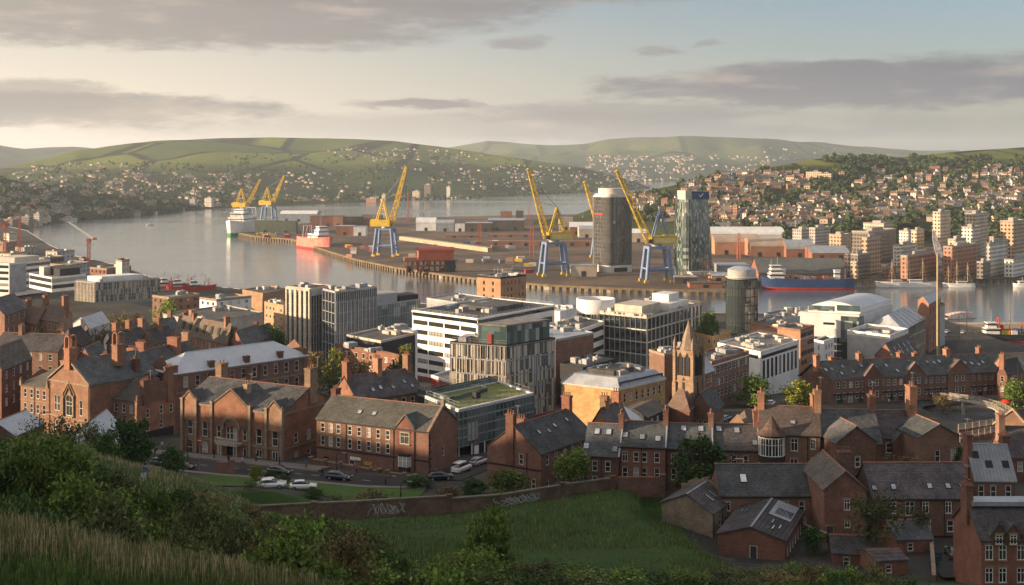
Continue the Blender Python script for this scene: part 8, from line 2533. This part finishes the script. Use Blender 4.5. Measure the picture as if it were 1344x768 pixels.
def car(label, px, py, rz, paint, kind='hatch', z=None, Y=None, group=None):
 Yv = Y or YZ(py, z if z is not None else 26.6)
 X = PX(px, Yv)
 g = gz(X, Yv) + .12 if z is None else z
 t = thing('parked_car', label, 'car', (X, Yv, g), rz, group)
 body, cab, roof, wh, hub = car_meshes(kind)
 put('body', body.mesh('body', paint), t); put('windows', cab.mesh('windows', cglass), t); put('car_roof', roof.mesh('car_roof', paint), t)
 for x in (-1.35, 1.35):
  for y in (-.82, .82):
   w = put('wheel', wh, t, (x, y, .33)); put('hub', hub, w)
 x1 = 2.1 if kind != 'van' else 2.22
 for y in (-.58, .58):
  m = MB(); m.cbox(x1, y, .6, .12, .34, .16); m.build('headlight', lampm, t); m = MB(); m.cbox(-2.12 if kind != 'van' else -2.3, y * 1.15, .72, .1, .2, .22); m.build('tail_light', taillamp, t)
 return t
blk, wht, slv, gry, nav = car_paint('black', (.012, .013, .015)), car_paint('white', (.65, .65, .64)), car_paint('silver', (.32, .33, .34)), car_paint('grey', (.06, .065, .07)), car_paint('navy', (.015, .022, .045))
car('dark grey estate car parked behind the black car by the hillside', 213, 609, R(-25), gry, 'estate'); car('black hatchback parked at the kerb behind the person on the knoll', 241, 614, R(-22), blk)
car('black saloon driving past the small bright green shrub', 367, 624, R(-20), blk); car('dark navy estate car on the road before the walled yard', 445, 634, R(-18), nav, 'estate')
car('black car at the foot of the side street by the bay window block', 577, 633, R(14), blk); car('white people carrier parked on the side street beside the red brick block', 606, 619, R(62), wht, 'van'); car('silver car parked above the white people carrier on the side street', 628, 607, R(60), slv)
car('white car, the frontmost of three parked together below the lawn', 355, 656, R(12), wht, Y=193); car('white car with a dark roof rack parked behind its neighbours below the lawn', 358, 649, R(10), wht, 'estate', Y=196.5); car('white car, the right one of three parked together below the lawn', 398, 650, R(6), wht, Y=195.5)
car('dark car parked in the alley at the bottom right', 1252, 735, R(82), gry, Y=161)
car('silver people carrier behind the retaining wall by the terrace', 752, 634, R(5), slv, 'van', Y=196.2); car('pale blue car behind the retaining wall next to the silver people carrier', 772, 633, R(8), car_paint('pale_blue', (.3, .36, .42)), Y=196.5)
for i, (px, py, rz, pt, lab, Yy) in enumerate(((944, 546, 60, blk, 'black car parked in the street beside the church', 287), (952, 541, 60, gry, 'grey car parked farther up the street beside the church', 294), (938, 557, 62, wht, 'white car parked nearest in the street beside the church', 275), (1012, 512, 65, wht, 'white car near the street trees by the slotted office', 330), (1004, 518, 65, blk, 'dark car near the street trees by the slotted office', 322),
  (1237, 440, 55, wht, 'white car parked at the near kerb of the quay road', 548), (1243, 437, 55, slv, 'silver car parked up the quay road', 562), (1214, 452, 20, gry, 'grey car crossing the quay road by the glass foyer', 505), (1264, 437, 60, slv, 'small silver car near the basin edge of the quay road', 560), (1240, 458, 70, gry, 'grey car beside the yacht berth on the quay road', 492),
  (8, 494, -30, blk, 'black car parked at the left edge by the brick house', 285), (20, 492, -30, gry, 'grey car parked at the left edge by the brick house', 288))):
 car(lab, px, py, R(rz), pt, 'hatch', Y=Yy)
def lamp(lab, px, pytop, Y, arm=1.2):
 X = PX(px, Y); g = gz(X, Y); h = PZ(pytop, Y) - g
 t = thing('street_lamp', lab, 'street lamp', (X, Y, g))
 m = MB(); m.tube((0, 0, 0), (0, 0, 1), .13, .13, 8); m.tube((0, 0, 1), (0, 0, h), .085, .06, 8); m.tube((0, 0, h), (arm, 0, h + .25), .05, .045, 6); m.build('post', iron, t)
 m = MB(); m.cbox(arm + .2, 0, h + .16, .7, .26, .14); m.build('lamp_head', steel_grey, t)
for a in (('black street lamp standing before the scrub at the left edge', 52, 543, 190), ('tall black street lamp at the left corner of the ornate hall', 246, 556, 222), ('black street lamp before the walled yard of the brick block', 441.5, 596, 211), ('short street lamp with a pale head on the lawn edge', 506, 627, 203), ('thin post lamp on the bank above the retaining wall', 526, 634, 194),
          ('tall thin lamp rising above the quay left of the finned tower', 290, 380, 600), ('thin lamp on the quay by the moored trawlers', 290 - 25, 362, 740), ('dark lamp post before the canal trees at the right edge', 1336, 478, 300), ('slim lamp on the breakwater beyond the trawler', 1326, 396, 600)):
 lamp(*a)
for i, (px, py, lab) in enumerate(((281, 600, 'black bollard at the kerb left of the porch'), (336, 606, 'black bollard at the kerb right of the porch'), (367, 612, 'black bollard at the right corner of the ornate hall'))):
 Y = YZ(py, 26.0); X = PX(px, Y); t = thing('bollard', lab, 'bollard', (X, Y, gz(X, Y) + .2), 0, 'bollards along the kerb of the ornate hall')
 m = MB(); m.lathe([(.16, 0), (.16, .3), (.11, .35), (.1, 1.15), (.16, 1.2), (.05, 1.4)], 10); m.build('shaft', iron, t)
Y = 216; X = PX(262, Y); t = thing('road_sign', 'red round road sign on a thin grey post opposite the ornate hall', 'sign', (X, Y, gz(X, Y)))
m = MB(); h = PZ(578, Y) - gz(X, Y); m.tube((0, 0, 0), (0, 0, h + .4), .05, .05, 6); m.build('post', steel_grey, t); m = MB(); m.tube((0, -.1, h), (0, -.06, h), .42, .42, 18); d = m.build('disc', sign_red, t); m = MB(); m.box(-.3, -.115, h - .07, .3, -.1, h + .07); m.build('bar', white_paint, d)
skin_m = M('skin', (.45, .27, .2), None, 3, rough=.6, var=0)
def person(label, loc, rz, coat, trousers, hair, stride=.2, hold=None):
 """one continuous skinned figure, about 1.75 m"""
 V, E, Rr = [], [], []
 def v(x, y, z, r, p=None):
  V.append((x, y, z)); Rr.append(r)
  if p is not None: E.append((p, len(V) - 1))
  return len(V) - 1
 pel = v(0, 0, .95, .15); wa = v(0, 0, 1.12, .13, pel); ch = v(0, .0, 1.32, .155, wa); nk = v(0, .01, 1.5, .06, ch); hd = v(0, -.01, 1.6, .09, nk); tp = v(0, 0, 1.7, .085, hd); v(0, -.1, 1.6, .018, hd)
 for s_ in (-1, 1):
  hp = v(s_ * .1, 0, .88, .1, pel); kn = v(s_ * .1, -s_ * stride * .5, .5, .068, hp); an = v(s_ * .1, -s_ * stride * .6 + .04, .1, .045, kn); v(s_ * .11, -s_ * stride * .6 - .12, .04, .04, an)
  sh = v(s_ * .19, 0, 1.4, .065, ch); el = v(s_ * .24, s_ * stride * .3 + .03, 1.13, .048, sh); wr = v(s_ * .22, s_ * stride * .4 - .1, .92, .032, el); pm = v(s_ * .215, s_ * stride * .4 - .12, .86, .034, wr)
  for k, (dx, ln) in enumerate(((-.03, .075), (-.01, .09), (.01, .085), (.03, .07))):
   a = v(s_ * .215, s_ * stride * .4 - .12 + dx, .82, .0095, pm); v(s_ * .21 - s_ * .01, s_ * stride * .4 - .125 + dx, .82 - ln, .008, a)
  a = v(s_ * .2, s_ * stride * .4 - .165, .86, .011, pm); v(s_ * .195, s_ * stride * .4 - .18, .81, .009, a)
 me = bpy.data.meshes.new('person'); me.from_pydata(V, E, [])
 o = bpy.data.objects.new('person', me); LINK(o)
 md = o.modifiers.new('skin', 'SKIN')
 for i, sv in enumerate(me.skin_vertices[0].data):
  sv.radius = (Rr[i], Rr[i]); sv.use_root = i == 0
 sb = o.modifiers.new('sub', 'SUBSURF'); sb.levels = sb.render_levels = 1
 dg = bpy.context.evaluated_depsgraph_get()
 m2 = bpy.data.meshes.new_from_object(o.evaluated_get(dg)); m2.name = 'person'
 o.modifiers.clear(); o.data = m2
 m2.materials.clear()
 for m in (coat, trousers, skin_m, dark_trim): m2.materials.append(m)
 for p in m2.polygons:
  c = p.center
  p.material_index = 2 if c.z > 1.5 else (0 if c.z > .93 else (2 if abs(c.x) > .17 else (1 if c.z > .1 else 3)))
  p.use_smooth = True
 o.location = loc; o.rotation_euler = (0, 0, rz)
 tag(o, label, 'person')
 hb = MB(); hb.lathe([(.095, 1.6), (.108, 1.66), (.1, 1.73), (.06, 1.78), (.01, 1.79)], 12, cy=.015); hb.build('hair', hair, o)
 fb = MB()
 for s_ in (-.032, .032):
  fb.cbox(s_, -.098, 1.615, .02, .01, .012)
 fb.cbox(0, -.096, 1.55, .045, .01, .01); fb.build('face', dark_trim, o)
 if hold == 'bag':
  m = MB(); m.box(.19, -.14, .5, .3, .2, .82); b = m.build('bag', white_paint, None); b.parent = None
  b.matrix_world = Matrix.Translation(loc) @ Matrix.Rotation(rz, 4, 'Z'); tag(b, 'white carrier bag held by the person in the blue jacket', 'bag')
 return o
cl = lambda n, c: M('cloth_' + n, c, tuple(v * .75 for v in c), 8, var=0)
ck_blue, ck_dark, ck_red, ck_pale = cl('blue', (.10, .16, .30)), cl('dark', (.02, .022, .028)), cl('red', (.45, .05, .04)), cl('pale', (.5, .48, .45))
Y = 112; X = PX(190, Y)
person('person in a pale blue jacket walking over the grassy knoll with a white bag', (X, Y, gz(X, Y) + .05), R(150), ck_blue, ck_pale, dark_trim, .45, 'bag')
for px, py, zz, c, lab in ((423, 637, 26.4, ck_dark, 'person in dark clothes standing at the roadside by the dark shrubs'), (226, 597, None, ck_red, 'person in a red top on the pavement by the brick corner shop'), (213, 590, None, ck_pale, 'person in a pale top on the pavement by the brick corner shop')):
 Y = YZ(py, 26.2) if zz else YZ(py, 25); X = PX(px, Y)
 person(lab, (X, Y, gz(X, Y) + .25), R(40), c, ck_dark, dark_trim, .3)
for i, (px, Y, c, lab) in enumerate(((300, 221.5, ck_dark, 'person in dark clothes at the steps of the ornate hall'), (318, 220, ck_pale, 'person in a pale coat on the pavement before the ornate hall'), (402, 217, ck_blue, 'person in blue at the corner between the hall and the brick block'), (468, 211.5, ck_red, 'person in red walking past the yard wall'), (1222, 334, ck_dark, 'person in dark clothes before the terrace shopfronts, leftmost of the strollers'), (1230, 333, ck_blue, 'person in blue walking before the terrace shopfronts'), (1167, 331, ck_pale, 'person in pale clothes by the left terrace shopfronts'))):
 X = PX(px, Y); person(lab, (X, Y, gz(X, Y) + .15), R(60 * i), c, ck_dark, dark_trim, .35)
X, Y = PX(1308, 309), 309
t = thing('parasol', 'round red parasol on the footbridge approach at the right', 'parasol', (X + 2.5, Y, 18.4)); m = MB(); m.tube((0, 0, 0), (0, 0, 2.3), .04, .04, 6); m.build('pole', steel_grey, t); m = MB(); m.lathe([(1.5, 1.9), (1.1, 2.3), (.5, 2.6), (.03, 2.7)], 12); m.build('canopy', sign_red, t)
# ================================================================== PLANTS
def leaf_mat(name, c, c2, c3=None, sc_=.5, trans=.25):
 m = bpy.data.materials.new(name); m.use_nodes = True; m.node_tree.nodes.clear(); t = NT(m.node_tree); MATS[name] = m
 pos = t.n('ShaderNodeNewGeometry').outputs['Position']
 col = t.mix(t.ss(t.noise(pos, sc_, 4, .7), .38, .62), c, c2)
 col = t.mix(t.ss(t.noise(pos, sc_ * 7, 2, .7), .5, .75, 0, .8), col, c3 or tuple(min(1, v * 1.7) for v in c))
 rv = t.n('ShaderNodeObjectInfo').outputs['Random']; g = t.m('MULTIPLY_ADD', rv, .5, .75)
 col = t.mix(1.0, col, t.n('ShaderNodeCombineColor', i0=g, i1=g, i2=g).outputs[0], 'MULTIPLY')
 g = t.ss(t.n('ShaderNodeNewGeometry').outputs['Random Per Island'], 0.0, 1.0, .45, 1.6)
 col = t.mix(1.0, col, t.n('ShaderNodeCombineColor', i0=g, i1=g, i2=g).outputs[0], 'MULTIPLY')
 b = t.n('ShaderNodeBsdfPrincipled', Base_Color=col, Roughness=.7); b.inputs['Specular IOR Level'].default_value = .15
 tr = t.n('ShaderNodeBsdfTranslucent', Color=col); mx = t.n('ShaderNodeMixShader', i0=trans)
 t.t.links.new(b.outputs[0], mx.inputs[1]); t.t.links.new(tr.outputs[0], mx.inputs[2])
 o = t.n('ShaderNodeOutputMaterial'); t.t.links.new(mx.outputs[0], o.inputs[0])
 return m
bark = M('bark', (.10, .075, .05), (.06, .045, .03), 2, fine=.2)
lf_fresh = leaf_mat('leaves_fresh', (0.136, 0.190, 0.036), (0.081, 0.128, 0.027)); lf_dark = leaf_mat('leaves_dark', (0.054, 0.100, 0.025), (0.033, 0.064, 0.018)); lf_yel = leaf_mat('leaves_yellow', (0.203, 0.203, 0.032), (0.123, 0.145, 0.026)); lf_brown = leaf_mat('leaves_brown', (0.181, 0.136, 0.054), (0.109, 0.090, 0.040)); lf_olive = leaf_mat('leaves_olive', (0.100, 0.112, 0.040), (0.061, 0.073, 0.027))
def crown_mesh(name, seed, n, leaf, mat, clumps=26, shape=(1, 1, 1), fill=.35, zc=0.0, spread=.36):
 """unit crown (radius 1, centred at z = 0): many leaf faces gathered in clumps, gaps between"""
 r = random.Random(seed); V, Fc = [], []
 cs = []
 for i in range(clumps):
  u = Vector((r.gauss(0, 1), r.gauss(0, 1), r.gauss(0, 1))).normalized() * (r.uniform(fill, 1) ** .7) * r.uniform(.8, 1.05)
  cs.append((u, r.uniform(.6, 1.25)))
 for i in range(n):
  c, s_ = cs[r.randrange(clumps)]
  d = Vector((r.gauss(0, 1), r.gauss(0, 1), r.gauss(0, .8))) * spread * .55 * s_
  p = c + d
  p = Vector((p.x * shape[0], p.y * shape[1], p.z * shape[2] + zc))
  a = Vector((r.uniform(-1, 1), r.uniform(-1, 1), r.uniform(-.6, .6))).normalized()
  b = a.cross(Vector((r.uniform(-1, 1), r.uniform(-1, 1), r.uniform(-1, 1)))).normalized()
  l = leaf * r.uniform(.6, 1.3); o = len(V)
  V += [p - a * l, p - b * l * .55, p + a * l, p + b * l * .55]; Fc.append((o, o + 1, o + 2, o + 3))
 me = bpy.data.meshes.new(name); me.from_pydata([tuple(v) for v in V], [], Fc); me.materials.append(mat)
 return me
def limbs_mesh(name, seed, h, r0, n, spread, twig=0, top=1.0):
 r = random.Random(seed); mb = MB()
 mb.tube((0, 0, -.5), (0, 0, h * .35), r0, r0 * .8, 8, cap=False)
 def grow(p, d, L, rad, lev):
  q = p + d * L
  mb.tube(p, q, rad, rad * .6, 5 if lev < 2 else 3, cap=False)
  if lev < 2 + twig:
   for i in range(3 if lev < 2 else 3):
    nd = (d + Vector((r.uniform(-1, 1), r.uniform(-1, 1), r.uniform(-.2, .9))) * .75).normalized()
    grow(p.lerp(q, r.uniform(.55, 1)), nd, L * r.uniform(.5, .8), rad * .55, lev + 1)
 for i in range(n):
  a = 2 * math.pi * i / n + r.uniform(-.4, .4)
  grow(Vector((0, 0, h * r.uniform(.22, .38))), Vector((math.cos(a) * spread, math.sin(a) * spread, 1)).normalized(), h * .32, r0 * .55, 0)
 return mb.mesh(name, bark)
CR = {}
def tree_kind(k):
 if k not in CR:
  S_ = {'round': (1, 4200, .085, lf_dark, 40, (1, 1, 1.0), .5), 'fresh': (2, 3600, .085, lf_yel, 34, (1, 1, .95), .45), 'yellow': (3, 3200, .085, lf_fresh, 30, (1, 1, 1), .4), 'brown': (4, 1600, .08, lf_brown, 26, (1, 1, .9), .35),
              'shrub': (5, 2600, .085, lf_fresh, 24, (1, 1, .8), .3), 'dark': (6, 2600, .09, lf_dark, 26, (1, 1, 1), .4), 'bare': (7, 1500, .06, lf_olive, 26, (1, 1, 1), .3), 'green': (8, 3200, .085, lf_fresh, 30, (1, 1, 1), .4)}[k]
  CR[k] = (crown_mesh('crown', *S_[:5], shape=S_[5], fill=S_[6]), limbs_mesh('trunk', S_[0], 1.0, .045, 5, .6, 1 if k in ('bare', 'brown') else 0))
 return CR[k]
def tree(label, px, pytop, Y, wpx, kind, name='tree', cat='tree', base=None, squash=1.0, group=None):
 X = PX(px, Y); g = gz(X, Y) if base is None else base
 h = max(1.5, PZ(pytop, Y) - g); rad = wpx * Y / F / 2
 t = thing(name, label, cat, (X, Y, g), random.Random(int(px * 7 + pytop)).uniform(0, 6), group)
 cm, tm = tree_kind(kind)
 rz = min(h * .5, max(rad, h * .38))
 c = put('crown', cm, t, (0, 0, h - rz * 1.02)); c.scale = (rad * .92, rad * .92, rz * .95)
 k = put('trunk', tm, t); k.scale = (h * .9 * min(1, rad / h * 1.6), h * .9 * min(1, rad / h * 1.6), h * .95)
 return t
for a in (('dense round dark green tree on the bank before the brick corner shop', 167, 548, 172, 64, 'round'), ('small leafy tree at the side of the corner house', 750, 584, 194.5, 48, 'green'), ('large round dark green tree in front of the terraced houses', 918, 572, 189, 74, 'round'),
          ('bright yellow-green street tree, the right one by the slotted office', 1050, 496, 322, 48, 'fresh'), ('olive street tree, the left one by the slotted office', 991, 493, 326, 50, 'yellow'), ('small leafy tree between the gabled houses on the right', 1184, 594, 188, 56, 'brown'), ('broad half bare olive tree in front of the long brick row', 1150, 636, 160, 86, 'bare'), ('low olive tree behind the brick outhouse', 1205, 660, 166, 40, 'bare'), ('small dark tree by the workshop wall', 1068, 690, 162, 34, 'dark'),
          ('dark leafless looking tree left of the brick institute trees', 412, 456, 315, 34, 'brown'), ('dark bare tree in the middle of the grove by the slate house', 436, 468, 290, 46, 'bare'), ('bright green topped tree in the grove behind the institute', 441, 452, 312, 30, 'fresh'), ('brown bare tree in the grove before the brown brick range', 470, 468, 292, 42, 'brown'), ('olive tree at the right of the grove by the slate house', 500, 474, 282, 36, 'bare'), ('bright olive tree at the corner of the white office', 531, 448, 330, 28, 'fresh'), ('dark green tree behind the slate house near the red base', 520, 474, 300, 36, 'dark'),
          ('green tree behind the twin gabled block', 352, 418, 350, 36, 'green'), ('dark tree beside the tan brick block', 366, 432, 345, 26, 'dark'), ('green tree at the right end of the wide glass office', 216, 388, 480, 34, 'green'), ('brown bare tree before the wide glass office', 158, 408, 440, 40, 'brown'), ('brown tree among the old left streets', 132, 425, 350, 30, 'brown'), ('dark green small tree before the arched doorway house', 50, 430, 315, 26, 'dark'),
          ('green tree beside the banded office on the water side', 924, 402, 430, 24, 'green'), ('darker green tree by the water behind the banded office', 934, 408, 425, 20, 'dark'), ('brown leafed tree by the canal below the terrace', 1236, 516, 326, 26, 'brown'), ('yellow leafed tree by the canal at the right edge', 1332, 500, 310, 44, 'yellow'),
          ('thin twiggy tree before the gabled hall', 84, 538, 200, 60, 'bare'), ('thin twiggy tree before the brick corner shop wall', 118, 540, 196, 42, 'bare'), ('twiggy tree before the low wing of the hall', 50, 540, 188, 50, 'bare'), ('small dark yard tree between the recessed house and the hipped house', 1262, 585, 190, 24, 'dark')):
 tree(*a)
for a in (('bright green rounded shrub on the lawn edge by the road', 336, 609, 205, 20, 'fresh'), ('dark shrub, left one of the pair on the lawn edge', 356, 618, 204, 20, 'dark'), ('dark shrub, right one of the pair on the lawn edge', 373, 622, 203, 18, 'dark'), ('dark rounded shrub by the yard wall corner', 548, 624, 201, 40, 'dark'), ('dense dark round shrub above the retaining wall', 621, 628, 196, 36, 'round'), ('yellow green spreading shrub below the corner house', 672, 618, 195, 60, 'yellow'),
          ('brown shrub above the retaining wall left of the dark round one', 590, 637, 190, 40, 'brown'), ('low brown shrub on the bank above the retaining wall', 490, 644, 188, 50, 'brown'), ('low olive shrub on the bank above the retaining wall', 440, 648, 187, 46, 'bare'), ('dark low shrub beside the parked white cars', 410, 640, 190, 30, 'dark'), ('dark spreading shrub by the kerb below the brick corner shop', 226, 586, 205, 40, 'dark'), ('dark shrub at the foot of the round dark tree', 140, 566, 165, 40, 'dark'), ('olive shrub behind the parked white cars', 330, 645, 188, 40, 'bare')):
 tree(*a, name='shrub', cat='shrub')
# ---- scrub of the foreground slope
BUSH = []
def bush_mesh(seed, mat, n=7500, leaf=.052):
 r = random.Random(seed)
 cm = crown_mesh('foliage', seed, n, leaf, mat, 46, (1, 1, .8), .25, .55, .30)
 mb = MB()
 for i in range(16):
  a = r.uniform(0, 6.28); d = Vector((math.cos(a) * r.uniform(.2, .9), math.sin(a) * r.uniform(.2, .9), r.uniform(.9, 1.5)))
  p = Vector((0, 0, -.35))
  for k in range(3):
   q = p + d * .33 + Vector((r.uniform(-.08, .08), r.uniform(-.08, .08), 0)); mb.tube(p, q, .018 - .005 * k, .013 - .004 * k, 4, cap=False); p = q
 return cm, mb.mesh('stems', bark)
BK = [('fresh green', bush_mesh(41, lf_fresh)), ('dark green', bush_mesh(42, lf_dark)), ('olive', bush_mesh(43, lf_olive)), ('sparse brown', bush_mesh(44, lf_brown, 3000)), ('bright leafy', bush_mesh(45, lf_fresh, 6000, .062))]
ENV = [(-60, 560), (0, 566), (60, 564), (110, 580), (150, 604), (180, 622), (215, 626), (240, 622), (280, 634), (320, 652), (350, 668), (440, 676), (470, 694), (540, 706), (590, 706), (640, 716), (700, 726), (800, 732), (900, 737), (960, 748), (1000, 744), (1100, 736), (1180, 744), (1240, 768), (1344, 790)]
def bush(label, px, pytop, Y, wpx, k, group, sq=1.0):
 X = PX(px, Y); g = gz(X, Y); h = PZ(pytop, Y) - g
 h = max(.8, min(h, 9)); w = wpx * Y / F / 2
 t = thing('scrub_bush', label, 'bush', (X, Y, g - .2), r_b.uniform(0, 6.28), group)
 f, s_ = BK[k][1]
 sc3 = (w / 1.15, w / 1.15, h / 1.42)
 put('foliage', f, t).scale = sc3; put('stems', s_, t).scale = sc3
r_b = random.Random(77)
def place_scrub():
 n = 0
 for Y, dens, w0, w1 in ((152, 26, 40, 64), (138, 28, 44, 70), (122, 18, 50, 85), (110, 22, 55, 95), (98, 28, 60, 110), (86, 28, 70, 130), (74, 24, 80, 140), (62, 18, 90, 150), (52, 12, 90, 150)):
  for i in range(dens):
   px = -40 + 1290 * (i + r_b.uniform(0, 1)) / dens
   e = pl(ENV, px)
   if Y > 125 and not 205 < px < 475: continue
   X = PX(px, Y); g = gz(X, Y)
   gpy = HY + (CZ - g) * F / Y                        # where the ground itself shows
   hmax = 8 if Y > 75 else 6
   top = max(e + r_b.uniform(0, 12) + (110 - min(Y, 110)) * r_b.uniform(.1, 1.0), HY + (CZ - g - hmax * r_b.uniform(.5, 1)) * F / Y)
   if top > 778 or gpy - top < 10: continue
   if 480 < px < 1000 and Y > 100: continue
   where = 'at the left of the foreground slope' if px < 180 else 'in the left middle of the foreground slope' if px < 420 else 'in the middle of the foreground slope' if px < 720 else 'along the bottom under the green bank' if px < 980 else 'at the bottom right below the brick houses'
   k = r_b.choices(range(5), (3, 3, 3, 1, 2) if px < 180 else (2, 3, 3, 2, 2))[0]
   lab = '%s scrub bush %s' % (BK[k][0], where)
   bush(lab, px, top, Y, r_b.uniform(w0, w1), k, BK[k][0] + ' scrub bushes ' + where); n += 1
place_scrub()
bush('tall bright leafy bush standing alone against the green bank', 640, 656, 96, 76, 4, None)
bush('broad bright leafy bush below the left part of the graffiti wall', 405, 672, 84, 110, 4, None)
bush('pale fresh bush crowning the scrub at the left edge', 70, 562, 90, 130, 0, None)
for i_, (px_, py_) in enumerate(((1010, 742), (1060, 734), (1105, 738), (1150, 741), (1195, 750), (975, 745), (1035, 752), (1085, 752), (1130, 756))):
 bush(BK[(2, 3, 0, 2, 1, 2, 0, 3, 2)[i_]][0] + ' scrub bush at the bottom right below the brick houses', px_, py_, 104 - 2 * (i_ % 3), 70, (2, 3, 0, 2, 1, 2, 0, 3, 2)[i_], BK[(2, 3, 0, 2, 1, 2, 0, 3, 2)[i_]][0] + ' scrub bushes at the bottom right below the brick houses')
bush('dark bush hanging over the green bank edge at the bottom', 955, 748, 92, 110, 2, None)
tree('sparse twiggy bush standing tall before the dark scrub', 300, 652, 62, 84, 'bare', 'shrub', 'shrub')
tree('leafless grey bush in the middle of the dark scrub', 455, 690, 66, 70, 'brown', 'shrub', 'shrub')
# ---- grasses
def blades(name, label, pts, mats, h, w, seed, lean=.35, heads=0.0):
 """pts: (x, y, material index, height factor)"""
 r = random.Random(seed); V, Fc, Ms = [], [], []
 for x, y, m, hf in pts:
  z = gz(x, y) + .12; a = r.uniform(0, 6.28); L = h * hf * r.uniform(.5, 1.2); k = r.uniform(0, lean) * L
  dx, dy = math.cos(a) * k, math.sin(a) * k; b = r.uniform(0, 6.28); wx, wy = math.cos(b) * w, math.sin(b) * w; o = len(V)
  V += [(x - wx, y - wy, z - .3), (x + wx, y + wy, z - .3), (x + dx * .4 + wx * .7, y + dy * .4 + wy * .7, z + L * .6), (x + dx * .4 - wx * .7, y + dy * .4 - wy * .7, z + L * .6), (x + dx, y + dy, z + L)]
  Fc += [(o, o + 1, o + 2, o + 3), (o + 3, o + 2, o + 4)]; Ms += [m, m]
 me = bpy.data.meshes.new(name); me.from_pydata(V, [], Fc)
 for m in mats: me.materials.append(m)
 me.polygons.foreach_set('material_index', Ms)
 o = struct(put(name, me), 'stuff'); o['label'] = label; o['category'] = 'grass'
gr_green = leaf_mat('grass_blades', (.10, .15, .04), (.06, .10, .026), sc_=.4); gr_straw = leaf_mat('straw_blades', (.30, .25, .135), (.20, .17, .085), sc_=.6); gr_dark = leaf_mat('bank_blades', (.080, .108, .030), (.048, .070, .020), sc_=.12)
def grasses():
 r = random.Random(9); P = []
 for i in range(38000):
  Y = r.uniform(27, 39.5); px = r.uniform(-60, 640); X = PX(px, Y)
  if X > 1.5 or r.random() < sstep(-3.5, 1.5, X): continue
  k = noise.noise((X * .35, Y * .35, 2)); k2 = noise.noise((X * 1.3, Y * 1.3, 7))
  th = 33.0 + max(0, X + 14) * .38
  st = sstep(th - .4, th + .8, Y + 1.0 * k)
  m = 1 if r.random() < st * (.6 + .4 * k2) else 0
  if st > .5 and r.random() < .3 - .6 * k2: continue
  P.append((X, Y, m, lerp(.22, 1.0, st) * (1.1 + .5 * k2) * (1.15 if m else .8)))
 blades('long_grass', 'long straw and green grass on the near crest at the bottom left', P, [gr_green, gr_straw], .27, .010, 4, .7)
 P = []
 for i in range(26000):
  Y = r.uniform(84, 194); X = r.uniform(-24, 26)
  if Y > 150 and Y > wall_pt(min(805, max(330, CX + X / Y * F)))[1] - .6: continue
  k = noise.noise((X * .22, Y * .16, 3)); k2 = noise.noise((X * .9, Y * .6, 8))
  P.append((X, Y, 1 if r.random() < .012 + .06 * max(0, k2) else 0, (.75 + .9 * max(0, k) + .5 * k2) * r.uniform(.6, 1.3)))
 blades('bank_grass', 'rough dark grass covering the green bank below the wall', P, [gr_dark, gr_straw], .40, .03, 5, .8)
 P = []
 for i in range(16000):
  Y = r.uniform(92, 150); X = r.uniform(-48, -20)
  P.append((X, Y, 1 if r.random() < .75 else 0, r.uniform(.6, 1.2)))
 blades('knoll_grass', 'dry straw grass on the knoll where the person walks', P, [gr_green, gr_straw], .55, .025, 6, .6)
grasses()
# ================================================================== AIR
def make_haze():
 mb = MB()
 mb.box(-9000, -400, -6, 9000, 13500, 330)
 o = struct(mb.build('haze', None), 'stuff')
 o.data.materials.clear()
 m = bpy.data.materials.new('haze')
 m.use_nodes = True
 m.node_tree.nodes.clear()
 t = NT(m.node_tree)
 pv = t.n('ShaderNodeVolumePrincipled', Color=(.78, .89, 1.0), Density=HAZE, Anisotropy=.2)
 out = t.n('ShaderNodeOutputMaterial')
 t.t.links.new(pv.outputs[0], out.inputs['Volume'])
 o.data.materials.append(m)
HAZE = 5.5e-5
make_haze()
